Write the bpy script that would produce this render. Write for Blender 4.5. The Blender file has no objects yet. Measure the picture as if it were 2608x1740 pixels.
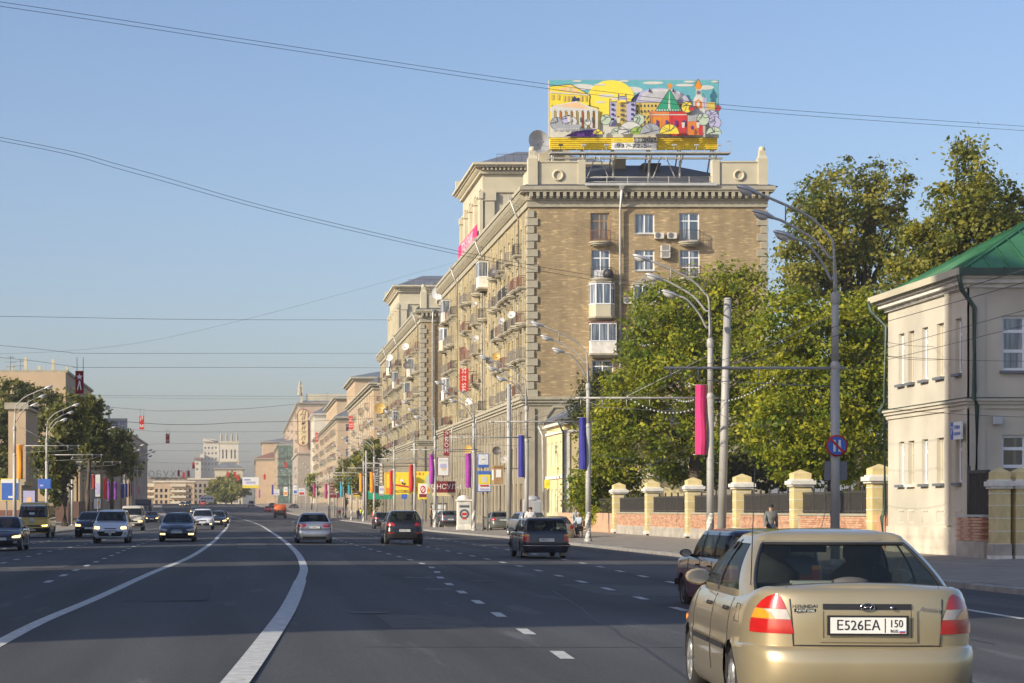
import bpy, math, random
import numpy as np
from mathutils import Vector, Matrix
rnd = random.Random(11)
S = bpy.context.scene
COL = S.collection
# ------------------------------------------------------------------ camera
cam = bpy.data.cameras.new('camera'); cam_o = bpy.data.objects.new('camera', cam); COL.objects.link(cam_o)
cam_o.location = (0, 0, 1.6); cam_o.rotation_euler = (math.radians(90), 0, 0)
cam.sensor_width = 36; cam.lens = 72; cam.shift_x = 0.2596; cam.shift_y = 0.1637
cam.clip_start = 0.3; cam.clip_end = 9000
S.camera = cam_o
# ------------------------------------------------------------------ sky, sun, exposure
SUN = Vector((-1.9, -1.0, 0.92)).normalized()
w = bpy.data.worlds.new('World'); S.world = w; w.use_nodes = True
nt = w.node_tree
sky = nt.nodes.new('ShaderNodeTexSky'); sky.sky_type = 'NISHITA'; sky.sun_disc = False
sky.sun_elevation = math.asin(SUN.z); sky.sun_rotation = math.atan2(SUN.x, SUN.y)
sky.air_density = 1.0; sky.dust_density = 2.0; sky.ozone_density = 5.0
bg = nt.nodes['Background']; bg.inputs['Strength'].default_value = 0.15
wb = nt.nodes.new('ShaderNodeMix'); wb.data_type = 'RGBA'; wb.blend_type = 'MULTIPLY'; wb.inputs[0].default_value = 1; wb.inputs[7].default_value = (1.12, .955, .90, 1)   # white balance of the camera
nt.links.new(sky.outputs[0], wb.inputs[6]); nt.links.new(wb.outputs[2], bg.inputs[0])
sl = bpy.data.lights.new('sun', 'SUN'); sl.energy = 4.4; sl.angle = math.radians(0.6); sl.color = (1.0, 0.905, 0.72)
so = bpy.data.objects.new('sun', sl); COL.objects.link(so); so.location = (-60, -30, 60)
so.rotation_euler = SUN.to_track_quat('Z', 'Y').to_euler()
S.view_settings.view_transform = 'Standard'; S.view_settings.look = 'None'
S.view_settings.exposure = 0.42; S.view_settings.gamma = 1.0; S.view_settings.use_curve_mapping = False
S.cycles.max_bounces = 6; S.cycles.transparent_max_bounces = 12; S.cycles.volume_bounces = 0
# ------------------------------------------------------------------ helpers
F, U0, V0, HC = 5216.0, 627.0, 1297.0, 1.6
def sstep(t):
    t = max(0.0, min(1.0, t)); return t*t*(3-2*t)
def rise(Y): return 3.4*sstep((Y-380)/320.0)
def off(Y): return -12*sstep((Y-330)/340.0)
def roadz(x, Y): return -0.012*abs(x-off(Y)) + rise(Y)
def at(u, v, Y): return Vector(((u-U0)/F*Y, Y, HC-(v-V0)/F*Y))
def g(u, v):
    z = 0
    for _ in range(12):
        Y = (HC-z)*F/max(2.0, (v-V0)); x = (u-U0)/F*Y; z = roadz(x, Y)
    return Vector((x, Y, z))
def gY(u, Y):
    x = (u-U0)/F*Y; return Vector((x, Y, roadz(x, Y)))

def mat(name, col, rough=0.75, metal=0.0, var=0.12, scale=1.5, bump=0.0, bscale=30, coat=0, emit=0, spec=0.5, stretch=None, detail=5):
    m = bpy.data.materials.new(name); m.use_nodes = True
    n = m.node_tree; b = n.nodes['Principled BSDF']
    b.inputs['Base Color'].default_value = (*col, 1); b.inputs['Roughness'].default_value = rough
    b.inputs['Metallic'].default_value = metal; b.inputs['Specular IOR Level'].default_value = spec
    if coat: b.inputs['Coat Weight'].default_value = coat; b.inputs['Coat Roughness'].default_value = 0.06
    if emit: b.inputs['Emission Color'].default_value = (*col, 1); b.inputs['Emission Strength'].default_value = emit
    tc = n.nodes.new('ShaderNodeTexCoord')
    src = tc.outputs['Object']
    if stretch:
        mp = n.nodes.new('ShaderNodeMapping'); mp.inputs['Scale'].default_value = stretch
        n.links.new(src, mp.inputs[0]); src = mp.outputs[0]
    if var:
        nz = n.nodes.new('ShaderNodeTexNoise'); nz.inputs['Scale'].default_value = scale; nz.inputs['Detail'].default_value = detail
        n.links.new(src, nz.inputs['Vector'])
        rp = n.nodes.new('ShaderNodeValToRGB'); rp.color_ramp.elements[0].position = .3; rp.color_ramp.elements[1].position = .7
        rp.color_ramp.elements[0].color = (*[c*(1-var) for c in col], 1); rp.color_ramp.elements[1].color = (*[min(1, c*(1+var)) for c in col], 1)
        n.links.new(nz.outputs[0], rp.inputs[0]); n.links.new(rp.outputs[0], b.inputs['Base Color'])
    if bump:
        nb = n.nodes.new('ShaderNodeTexNoise'); nb.inputs['Scale'].default_value = bscale; nb.inputs['Detail'].default_value = 4
        n.links.new(src, nb.inputs['Vector'])
        bm = n.nodes.new('ShaderNodeBump'); bm.inputs['Strength'].default_value = bump; bm.inputs['Distance'].default_value = .02
        n.links.new(nb.outputs[0], bm.inputs['Height']); n.links.new(bm.outputs[0], b.inputs['Normal'])
    return m

def brick_mat(name, c1, c2, mort, bw=.5, rh=.1, ms=.012, wash=(.8, 1.15), stain=None):
    m = bpy.data.materials.new(name); m.use_nodes = True
    n = m.node_tree; b = n.nodes['Principled BSDF']; b.inputs['Roughness'].default_value = .9
    tc = n.nodes.new('ShaderNodeTexCoord'); sp = n.nodes.new('ShaderNodeSeparateXYZ'); n.links.new(tc.outputs['Object'], sp.inputs[0])
    ad = n.nodes.new('ShaderNodeMath'); ad.operation = 'ADD'; n.links.new(sp.outputs[0], ad.inputs[0]); n.links.new(sp.outputs[1], ad.inputs[1])
    cb = n.nodes.new('ShaderNodeCombineXYZ'); n.links.new(ad.outputs[0], cb.inputs[0]); n.links.new(sp.outputs[2], cb.inputs[1])
    br = n.nodes.new('ShaderNodeTexBrick'); n.links.new(cb.outputs[0], br.inputs['Vector'])
    br.inputs['Color1'].default_value = (*c1, 1); br.inputs['Color2'].default_value = (*c2, 1); br.inputs['Mortar'].default_value = (*mort, 1)
    br.inputs['Scale'].default_value = 1; br.inputs['Brick Width'].default_value = bw; br.inputs['Row Height'].default_value = rh
    br.inputs['Mortar Size'].default_value = ms; br.inputs['Bias'].default_value = 0.1
    nz = n.nodes.new('ShaderNodeTexNoise'); nz.inputs['Scale'].default_value = .35; nz.inputs['Detail'].default_value = 6
    n.links.new(tc.outputs['Object'], nz.inputs['Vector'])
    rp = n.nodes.new('ShaderNodeMapRange'); rp.inputs[1].default_value = .3; rp.inputs[2].default_value = .7
    rp.inputs[3].default_value = wash[0]; rp.inputs[4].default_value = wash[1]; n.links.new(nz.outputs[0], rp.inputs[0])
    # occasional pale / rusty single bricks
    wn = n.nodes.new('ShaderNodeTexNoise'); wn.inputs['Scale'].default_value = 1; wn.inputs['Detail'].default_value = 3
    mp = n.nodes.new('ShaderNodeMapping'); mp.inputs['Scale'].default_value = (1.1, 5.5, 1); n.links.new(cb.outputs[0], mp.inputs[0]); n.links.new(mp.outputs[0], wn.inputs['Vector'])
    r2 = n.nodes.new('ShaderNodeMapRange'); r2.inputs[1].default_value = .57; r2.inputs[2].default_value = .66; r2.inputs[4].default_value = .85; n.links.new(wn.outputs[0], r2.inputs[0])
    mx2 = n.nodes.new('ShaderNodeMix'); mx2.data_type = 'RGBA'; n.links.new(r2.outputs[0], mx2.inputs[0]); n.links.new(br.outputs[0], mx2.inputs[6])
    mx2.inputs[7].default_value = (*[min(1, c*1.5+.02) for c in c2], 1)
    sn = n.nodes.new('ShaderNodeTexNoise'); sn.inputs['Scale'].default_value = 1; sn.inputs['Detail'].default_value = 5
    mps = n.nodes.new('ShaderNodeMapping'); mps.inputs['Scale'].default_value = (.9, .9, .07); n.links.new(tc.outputs['Object'], mps.inputs[0]); n.links.new(mps.outputs[0], sn.inputs['Vector'])
    rs_ = n.nodes.new('ShaderNodeMapRange'); rs_.inputs[1].default_value = .38; rs_.inputs[2].default_value = .62; rs_.inputs[3].default_value = .84; rs_.inputs[4].default_value = 1.08; n.links.new(sn.outputs[0], rs_.inputs[0])
    mm = n.nodes.new('ShaderNodeMath'); mm.operation = 'MULTIPLY'; n.links.new(rp.outputs[0], mm.inputs[0]); n.links.new(rs_.outputs[0], mm.inputs[1]); rp = mm
    mx = n.nodes.new('ShaderNodeMix'); mx.data_type = 'RGBA'; mx.blend_type = 'MULTIPLY'; mx.inputs[0].default_value = 1
    n.links.new(mx2.outputs[2], mx.inputs[6]); n.links.new(rp.outputs[0], mx.inputs[7]); n.links.new(mx.outputs[2], b.inputs['Base Color'])
    bm = n.nodes.new('ShaderNodeBump'); bm.inputs['Strength'].default_value = .4; bm.inputs['Distance'].default_value = .02
    n.links.new(br.outputs[1], bm.inputs['Height']); bm.invert = True; n.links.new(bm.outputs[0], b.inputs['Normal'])
    return m

def glass_mat(name, tint, alpha, rough=.03):
    m = bpy.data.materials.new(name); m.use_nodes = True
    n = m.node_tree; b = n.nodes['Principled BSDF']; out = n.nodes['Material Output']
    b.inputs['Base Color'].default_value = (*tint, 1); b.inputs['Roughness'].default_value = rough; b.inputs['Specular IOR Level'].default_value = .6
    tr = n.nodes.new('ShaderNodeBsdfTransparent'); tr.inputs[0].default_value = (.62, .68, .66, 1)
    mx = n.nodes.new('ShaderNodeMixShader'); mx.inputs[0].default_value = alpha
    n.links.new(tr.outputs[0], mx.inputs[1]); n.links.new(b.outputs[0], mx.inputs[2]); n.links.new(mx.outputs[0], out.inputs[0])
    return m

def pane_mat(name, glassc, curtain, amount=.4, rough=.06):
    """window glass with vertical curtain folds showing behind it"""
    m = bpy.data.materials.new(name); m.use_nodes = True
    n = m.node_tree; b = n.nodes['Principled BSDF']; b.inputs['Roughness'].default_value = rough; b.inputs['Specular IOR Level'].default_value = .9
    b.inputs['Coat Weight'].default_value = 1; b.inputs['Coat Roughness'].default_value = .02
    tc = n.nodes.new('ShaderNodeTexCoord'); mp = n.nodes.new('ShaderNodeMapping'); mp.inputs['Scale'].default_value = (7, 7, .35)
    oi = n.nodes.new('ShaderNodeObjectInfo'); va = n.nodes.new('ShaderNodeVectorMath'); va.operation = 'SCALE'; va.inputs[0].default_value = (9, 7, 5)
    n.links.new(oi.outputs['Random'], va.inputs['Scale']); n.links.new(va.outputs[0], mp.inputs['Location'])
    n.links.new(tc.outputs['Object'], mp.inputs[0])
    nz = n.nodes.new('ShaderNodeTexNoise'); nz.inputs['Scale'].default_value = 1; nz.inputs['Detail'].default_value = 2; n.links.new(mp.outputs[0], nz.inputs['Vector'])
    r = n.nodes.new('ShaderNodeMapRange'); r.inputs[1].default_value = .62-amount*.35; r.inputs[2].default_value = .75-amount*.2; n.links.new(nz.outputs[0], r.inputs[0])
    mx = n.nodes.new('ShaderNodeMix'); mx.data_type = 'RGBA'; n.links.new(r.outputs[0], mx.inputs[0])
    mx.inputs[6].default_value = (*glassc, 1); mx.inputs[7].default_value = (*curtain, 1); n.links.new(mx.outputs[2], b.inputs['Base Color'])
    return m

class MB:
    def __init__(s): s.v = []; s.f = []; s.m = []; s.sm = []
    def face(s, pts, m=0, sm=False):
        i = len(s.v); s.v.extend([tuple(p) for p in pts]); s.f.append(tuple(range(i, i+len(pts)))); s.m.append(m); s.sm.append(sm)
    def box(s, x0, x1, y0, y1, z0, z1, m=0):
        i = len(s.v)
        s.v += [(x0,y0,z0),(x1,y0,z0),(x1,y1,z0),(x0,y1,z0),(x0,y0,z1),(x1,y0,z1),(x1,y1,z1),(x0,y1,z1)]
        for q in ((0,3,2,1),(4,5,6,7),(0,1,5,4),(1,2,6,5),(2,3,7,6),(3,0,4,7)):
            s.f.append(tuple(i+k for k in q)); s.m.append(m); s.sm.append(False)
        return s
    def frustum(s, cx, cy, z0, z1, ax, ay, bx, by, m=0):
        i = len(s.v)
        s.v += [(cx-ax,cy-ay,z0),(cx+ax,cy-ay,z0),(cx+ax,cy+ay,z0),(cx-ax,cy+ay,z0),(cx-bx,cy-by,z1),(cx+bx,cy-by,z1),(cx+bx,cy+by,z1),(cx-bx,cy+by,z1)]
        for q in ((0,3,2,1),(4,5,6,7),(0,1,5,4),(1,2,6,5),(2,3,7,6),(3,0,4,7)):
            s.f.append(tuple(i+k for k in q)); s.m.append(m); s.sm.append(False)
        return s
    def tube(s, pts, r, n=8, m=0, cap=True, sm=True):
        pts = [Vector(p) for p in pts]; k = len(pts)
        rs = r if isinstance(r, (list, tuple)) else [r]*k
        i0 = len(s.v); up = Vector((0, 0, 1))
        for j, p in enumerate(pts):
            t = (pts[min(j+1, k-1)]-pts[max(j-1, 0)]).normalized()
            a = t.cross(up)
            if a.length < 1e-3: a = t.cross(Vector((0, 1, 0)))
            a.normalize(); b = t.cross(a)
            for q in range(n):
                an = 2*math.pi*q/n; s.v.append(tuple(p+(a*math.cos(an)+b*math.sin(an))*rs[j]))
        for j in range(k-1):
            for q in range(n):
                s.f.append((i0+j*n+q, i0+j*n+(q+1)%n, i0+(j+1)*n+(q+1)%n, i0+(j+1)*n+q)); s.m.append(m); s.sm.append(sm)
        if cap:
            s.f.append(tuple(i0+q for q in range(n))[::-1]); s.m.append(m); s.sm.append(False)
            s.f.append(tuple(i0+(k-1)*n+q for q in range(n))); s.m.append(m); s.sm.append(False)
        return s
    def lathe(s, prof, c, n=16, m=0, axis='z', sm=True):
        i0 = len(s.v); c = Vector(c)
        for r, h in prof:
            for q in range(n):
                a = 2*math.pi*q/n; x, y = r*math.cos(a), r*math.sin(a)
                p = {'z': (x, y, h), 'x': (h, x, y), 'y': (x, h, y)}[axis]; s.v.append(tuple(c+Vector(p)))
        for j in range(len(prof)-1):
            for q in range(n):
                s.f.append((i0+j*n+q, i0+j*n+(q+1)%n, i0+(j+1)*n+(q+1)%n, i0+(j+1)*n+q)); s.m.append(m); s.sm.append(sm)
        return s
    def grid(s, rows, m=0, sm=True, close=False):
        i0 = len(s.v); n = len(rows[0])
        for r in rows: s.v.extend([tuple(p) for p in r])
        for j in range(len(rows)-1):
            for q in range(n if close else n-1):
                s.f.append((i0+j*n+q, i0+j*n+(q+1)%n, i0+(j+1)*n+(q+1)%n, i0+(j+1)*n+q)); s.m.append(m); s.sm.append(sm)
        return s
    def prism(s, poly, y0, y1, m=0):
        """poly in (x,z), extruded from y0 to y1"""
        a = [(x, y0, z) for x, z in poly]; b = [(x, y1, z) for x, z in poly]
        s.face(a, m); s.face(b[::-1], m); k = len(poly)
        for i in range(k): s.face([a[i], b[i], b[(i+1) % k], a[(i+1) % k]], m)
        return s
    def mesh(s, name, mats, o=(0, 0, 0), sharp=None):
        me = bpy.data.meshes.new(name)
        v = s.v
        if o[0] or o[1] or o[2]: v = [(a-o[0], b-o[1], c-o[2]) for a, b, c in v]
        me.from_pydata(v, [], s.f)
        for mm in (mats if isinstance(mats, (list, tuple)) else [mats]): me.materials.append(mm)
        me.polygons.foreach_set('material_index', s.m); me.polygons.foreach_set('use_smooth', s.sm)
        if sharp: me.set_sharp_from_angle(angle=math.radians(sharp))
        me.update(); return me
    def build(s, name, mats, parent=None, local=False, sharp=None):
        o = wloc(parent) if (parent and not local) else (0, 0, 0)
        return link(name, s.mesh(name, mats, o, sharp), parent)
    def solo(s, name, mats, base, label, cat, group=None, kind=None, sharp=None):
        """top-level thing that is one mesh; base = its origin"""
        ob = link(name, s.mesh(name, mats, base, sharp)); ob.location = base
        tag(ob, label, cat, group, kind); return ob
WL = {}
def wloc(o):
    p = Vector((0, 0, 0))
    while o is not None: p += o.location; o = o.parent
    return p
def link(name, data, parent=None, loc=None, rz=None, rot=None):
    o = bpy.data.objects.new(name, data); COL.objects.link(o)
    if parent: o.parent = parent
    if loc is not None: o.location = loc
    if rz is not None: o.rotation_euler = (0, 0, rz)
    if rot is not None: o.rotation_euler = rot
    return o
def tag(o, label=None, cat=None, group=None, kind=None):
    if label: o['label'] = label
    if cat: o['category'] = cat
    if group: o['group'] = group
    if kind: o['kind'] = kind
    return o
def thing(name, label, cat, loc, rz=0, group=None):
    o = bpy.data.objects.new(name, None); COL.objects.link(o); o.location = loc; o.rotation_euler = (0, 0, rz); o.empty_display_size = .3
    return tag(o, label, cat, group)
def copy_tree(o, parent=None):
    c = o.copy(); COL.objects.link(c)
    if parent: c.parent = parent
    for ch in list(o.children): copy_tree(ch, c)
    return c
TXT = {}
def text_mesh(body, size, mt, ext=.003, al='CENTER', sx=1.0, shear=0, sp=1.0):
    k = (body, size, mt.name, al, sx)
    if k in TXT: return TXT[k]
    cu = bpy.data.curves.new('lettering', 'FONT'); cu.body = body; cu.size = size; cu.extrude = ext; cu.align_x = al; cu.align_y = 'CENTER'; cu.resolution_u = 3
    cu.shear = shear; cu.space_character = sp
    o = bpy.data.objects.new('lettering', cu); COL.objects.link(o)
    bpy.context.view_layer.update(); dg = bpy.context.evaluated_depsgraph_get()
    me = bpy.data.meshes.new_from_object(o.evaluated_get(dg)); me.name = 'lettering'
    bpy.data.objects.remove(o); me.materials.clear(); me.materials.append(mt)
    if sx != 1:
        for v in me.vertices: v.co.x *= sx
    TXT[k] = me; return me
def letters(body, size, mt, parent, loc, rz=0, **kw):
    """writing standing upright that faces -Y when rz is 0 (local to parent)"""
    return link('lettering', text_mesh(body, size, mt, **kw), parent, loc, rot=(math.radians(90), 0, rz))

def wall_holes(mb, O, ud, inw, W, Ht, holes, d, m=0):
    O, ud, inw = Vector(O), Vector(ud), Vector(inw); up = Vector((0, 0, 1))
    us = sorted({0, W, *[h[0] for h in holes], *[h[2] for h in holes]}); vs = sorted({0, Ht, *[h[1] for h in holes], *[h[3] for h in holes]})
    hs = {}
    for j in range(len(vs)-1):
        vm = (vs[j]+vs[j+1])/2; row = [h for h in holes if h[1] < vm < h[3]]
        run = None
        for i in range(len(us)-1):
            um = (us[i]+us[i+1])/2; inside = any(h[0] < um < h[2] for h in row)
            if not inside:
                if run is None: run = us[i]
            if (inside or i == len(us)-2) and run is not None:
                e = us[i] if inside else us[i+1]
                mb.face([O+ud*run+up*vs[j], O+ud*e+up*vs[j], O+ud*e+up*vs[j+1], O+ud*run+up*vs[j+1]], m); run = None
    for a, b, c, e in holes:
        q = [O+ud*a+up*b, O+ud*c+up*b, O+ud*c+up*e, O+ud*a+up*e]; r = [p+inw*d for p in q]
        for i in range(4): mb.face([q[i], r[i], r[(i+1) % 4], q[(i+1) % 4]], m)
WM = {}
def window_meshes(wd, ht, style, fm, pm):
    """frame and pane meshes, origin at the sill centre of the opening, facing -Y"""
    k = (round(wd, 3), round(ht, 3), style, fm.name, pm.name)
    if k in WM: return WM[k]
    f = MB(); t = .09; h = wd/2
    f.box(-h, -h+t, 0, .08, 0, ht); f.box(h-t, h, 0, .08, 0, ht); f.box(-h+t, h-t, 0, .08, 0, t); f.box(-h+t, h-t, 0, .08, ht-t, ht)
    if 'v' in style: f.box(-.06, .06, -.01, .07, t, ht-t)
    if 't' in style:
        zt = ht*.72; f.box(-h+t, h-t, .005, .065, zt-.05, zt+.05)
    if 'l' in style: f.box(-h+t, h-t, .012, .058, ht*.36-.05, ht*.36+.05)
    if 'd' in style: f.box(-h+t, h-t, .012, .058, t, ht*.3)
    p = MB(); p.box(-h+t, h-t, .03, .05, t, ht-t)
    WM[k] = (f.mesh('window', fm), p.mesh('pane', pm)); return WM[k]
def add_window(parent, loc, wd, ht, style, fm, pm, rz=0, name='window', one=False):
    """loc in world coordinates; parent unrotated"""
    a, b = window_meshes(wd, ht, style, fm, pm)
    o = link(name, a, parent, Vector(loc)-wloc(parent), rz=rz); link('pane', b, o); return o
# ------------------------------------------------------------------ materials
M = {}
M['plaster'] = mat('grey_plaster', (.335, .295, .21), .9, var=.16, scale=.6, bump=.3, bscale=8)
M['plaster_recess'] = mat('recess_shade_plaster', (.23, .20, .145), .9, var=.2, scale=.6)  # same grey plaster, darkened to paint recess shade between the pilasters
M['cream'] = mat('cream_plaster', (.50, .455, .33), .9, var=.10, scale=.5, bump=.2, bscale=6)
M['trim'] = mat('stone_trim', (.36, .33, .245), .9, var=.15, scale=1.2, bump=.25, bscale=10)
M['brick'] = brick_mat('tan_brick', (.30, .215, .105), (.40, .295, .155), (.29, .235, .155), wash=(.82, 1.18))
M['brick_street'] = brick_mat('tan_brick_street', (.325, .26, .128), (.41, .33, .175), (.28, .24, .15))
M['brick_red'] = brick_mat('salmon_brick', (.50, .27, .16), (.56, .33, .20), (.40, .26, .17), bw=.27, rh=.085)
M['peach'] = mat('peach_plaster', (.48, .36, .23), .9, var=.10, scale=.3)
M['pink_wall'] = mat('pink_plaster', (.50, .36, .26), .9, var=.12, scale=.2)
M['pale'] = mat('pale_plaster', (.62, .56, .44), .9, var=.10, scale=.15)
M['grey_and_shade_wall'] = mat('grey_brown_and_shade_wall', (.34, .29, .23), .9, var=.12, scale=.15)  # far grey walls; also painted shade on the left blocks' street sides
M['yellow'] = mat('yellow_paint', (.62, .50, .24), .85, var=.2, scale=1.8, detail=9, bump=.1)
M['yellow_house'] = mat('pale_yellow_paint', (.68, .56, .30), .85, var=.10, scale=.8)
M['white'] = mat('white_paint', (.70, .67, .59), .85, var=.18, scale=2.5, detail=9)
M['white_frame'] = mat('white_frame', (.78, .79, .80), .45, var=.03)
M['wood_frame'] = mat('brown_wood_frame', (.34, .21, .10), .7, var=.2, scale=4)
M['house_wall'] = mat('house_plaster', (.53, .485, .39), .9, var=.16, scale=.45, bump=.15, bscale=5)
M['house_plinth'] = mat('limestone_plinth', (.60, .53, .42), .92, var=.22, scale=1.3, bump=.4, bscale=6)
M['dark_metal'] = mat('dark_metal', (.035, .035, .038), .55, var=.1)
M['iron'] = mat('painted_iron', (.06, .055, .05), .6, var=.15, scale=4)
M['pole'] = mat('galvanised_pole', (.40, .385, .35), .6, metal=.15, var=.15, scale=2, stretch=(1, 1, .4))
M['pole_dark'] = mat('grey_pole', (.17, .17, .175), .6, var=.12, scale=2)
M['lamp_shell'] = mat('lamp_shell', (.52, .52, .52), .45, metal=.3, var=.06)
M['lamp_glass'] = mat('lamp_bowl', (.60, .60, .56), .12, var=.05, coat=1)
M['roof_metal'] = mat('grey_roof_sheet', (.17, .18, .20), .5, metal=.2, var=.2, scale=.5)
M['roof_dark'] = mat('dark_roof_sheet', (.07, .072, .08), .6, var=.25, scale=.5)
M['roof_green'] = mat('green_roof_sheet', (.045, .165, .075), .5, var=.3, scale=.9, detail=8)
M['green_trim'] = mat('dark_green_pipe', (.045, .075, .055), .5, var=.15)
M['zinc'] = mat('zinc_pipe', (.50, .50, .47), .5, metal=.25, var=.15, scale=2)
M['pane'] = pane_mat('window_glass', (.06, .085, .12), (.30, .33, .36), .5)
M['pane_dark'] = pane_mat('dark_window_glass', (.035, .04, .045), (.12, .12, .12), .35)
M['pane_warm'] = pane_mat('warm_window_glass', (.07, .06, .05), (.34, .26, .16), .45)
M['rail_red'] = mat('red_brown_rail', (.19, .085, .06), .7, var=.2, scale=5)
M['rail_grey'] = mat('grey_rail', (.22, .20, .17), .7, var=.2, scale=5)
M['ac'] = mat('off_white_casing', (.62, .60, .53), .6, var=.08)
M['dish'] = mat('dish_white', (.62, .61, .58), .5, var=.1)
M['dish_dark'] = mat('dish_dark', (.09, .08, .075), .5, var=.2)
M['dish_gold'] = mat('dish_ochre', (.50, .33, .08), .5, var=.2)
M['wire'] = mat('black_wire', (.07, .07, .075), .6, var=0)
M['tyre'] = mat('tyre_rubber', (.018, .018, .018), .85, var=.15, scale=6)
M['rim'] = mat('alloy_rim', (.50, .50, .50), .35, metal=.7, var=.06)
M['steel_rim'] = mat('steel_rim', (.10, .10, .10), .5, metal=.5, var=.1)
M['trim_black'] = mat('black_trim', (.018, .018, .02), .5, var=.1)
M['inside'] = mat('dark_interior', (.03, .03, .032), .85, var=.1)
M['seat'] = mat('grey_seat_cloth', (.075, .072, .07), .9, var=.15, scale=10)
M['chrome'] = mat('chrome', (.5, .5, .52), .18, metal=.95, var=.02)
M['plate'] = mat('number_plate_white', (.74, .74, .70), .5, var=.03)
M['ink'] = mat('black_ink', (.02, .02, .025), .6, var=0)
M['paper'] = mat('white_print', (.74, .74, .70), .6, var=.03)
M['lens_red'] = mat('red_lens', (.40, .010, .009), .15, var=.12, scale=14, coat=1)
M['lens_amber'] = mat('amber_lens', (.72, .26, .02), .15, var=.12, scale=14, coat=1)
M['lens_clear'] = mat('clear_lens', (.42, .38, .35), .12, var=.12, scale=20, coat=1)
M['lamp_on'] = mat('lit_headlamp', (1.0, .62, .20), .3, var=0, emit=3.2)
M['brake_on'] = mat('lit_tail_lamp', (1.0, .05, .02), .3, var=0, emit=.9)
M['glass_car'] = glass_mat('car_glass', (.015, .02, .024), .30)
M['glass_dark'] = glass_mat('tinted_car_glass', (.012, .015, .02), .80)
for k, c in dict(red=(.50, .025, .02), dark_red=(.24, .012, .018), blue=(.035, .035, .26), violet=(.15, .03, .26), purple=(.30, .035, .30), pink=(.62, .035, .16),
                 orange=(.72, .26, .02), yellow2=(.80, .63, .04), cyan=(.03, .30, .42), teal=(.03, .25, .30), magenta=(.42, .02, .16), sign_blue=(.05, .14, .48),
                 maroon=(.20, .018, .022), green=(.06, .28, .10), lime=(.30, .48, .05), skyc=(.12, .40, .46), cloud=(.60, .60, .55), sun_y=(.86, .68, .06),
                 ochre=(.62, .46, .10), lav=(.44, .42, .62), sage=(.46, .56, .42), grey_p=(.34, .36, .38), dgrey=(.09, .10, .12), peach_p=(.80, .50, .26),
                 brick_p=(.66, .20, .04), red_p=(.58, .03, .03), navy=(.02, .03, .10), tile_green=(.02, .30, .16), purple_d=(.10, .03, .22), skin=(.52, .30, .20)).items():
    M[k] = mat(k+'_paint' if k != 'skin' else 'skin', c, .65, var=.06, scale=2)
def paint(name, col, metal=.5, rough=.32):
    return mat(name, col, rough, metal=metal, var=.04, scale=3, coat=1.0)
# cloth of the lamp-post banners: slightly translucent weave
for k in ('red', 'blue', 'violet', 'purple', 'pink', 'orange', 'cyan', 'teal', 'magenta', 'dark_red'):
    M['cloth_'+k] = mat(k+'_cloth', tuple(M[k].node_tree.nodes['Principled BSDF'].inputs['Base Color'].default_value[:3]), .85, var=.10, scale=3, stretch=(1, 1, .3))

def asphalt():
    m = bpy.data.materials.new('asphalt'); m.use_nodes = True
    n = m.node_tree; b = n.nodes['Principled BSDF']; b.inputs['Roughness'].default_value = .82; b.inputs['Specular IOR Level'].default_value = .35
    tc = n.nodes.new('ShaderNodeTexCoord')
    def noise(sc, st, det=6):
        mp = n.nodes.new('ShaderNodeMapping'); mp.inputs['Scale'].default_value = st; n.links.new(tc.outputs['Object'], mp.inputs[0])
        z = n.nodes.new('ShaderNodeTexNoise'); z.inputs['Scale'].default_value = sc; z.inputs['Detail'].default_value = det; n.links.new(mp.outputs[0], z.inputs['Vector']); return z
    fine = noise(38, (1, 1, 1), 3); streak = noise(.75, (1, .035, 1)); patch = noise(.11, (1, .35, 1)); crack = noise(1.6, (1, .12, 1), 8)
    def rng(z, a, b_, lo, hi):
        r = n.nodes.new('ShaderNodeMapRange'); r.inputs[1].default_value = a; r.inputs[2].default_value = b_; r.inputs[3].default_value = lo; r.inputs[4].default_value = hi
        n.links.new(z.outputs[0], r.inputs[0]); return r
    def mul(a, b_):
        q = n.nodes.new('ShaderNodeMath'); q.operation = 'MULTIPLY'; n.links.new(a.outputs[0], q.inputs[0]); n.links.new(b_.outputs[0], q.inputs[1]); return q
    k = mul(mul(rng(fine, .3, .7, .62, 1.4), rng(streak, .35, .65, .72, 1.28)), mul(rng(patch, .35, .65, .74, 1.22), rng(crack, .62, .68, 1.0, 1.5)))
    mx = n.nodes.new('ShaderNodeMix'); mx.data_type = 'RGBA'; mx.blend_type = 'MULTIPLY'; mx.inputs[0].default_value = 1; mx.inputs[6].default_value = (.064, .064, .066, 1)
    n.links.new(k.outputs[0], mx.inputs[7]); n.links.new(mx.outputs[2], b.inputs['Base Color'])
    bm = n.nodes.new('ShaderNodeBump'); bm.inputs['Strength'].default_value = .35; bm.inputs['Distance'].default_value = .01
    n.links.new(fine.outputs[0], bm.inputs['Height']); n.links.new(bm.outputs[0], b.inputs['Normal'])
    return m
M['asphalt'] = asphalt()
M['marking'] = mat('road_marking_white', (.50, .50, .48), .8, var=.2, scale=5, detail=8)
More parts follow.
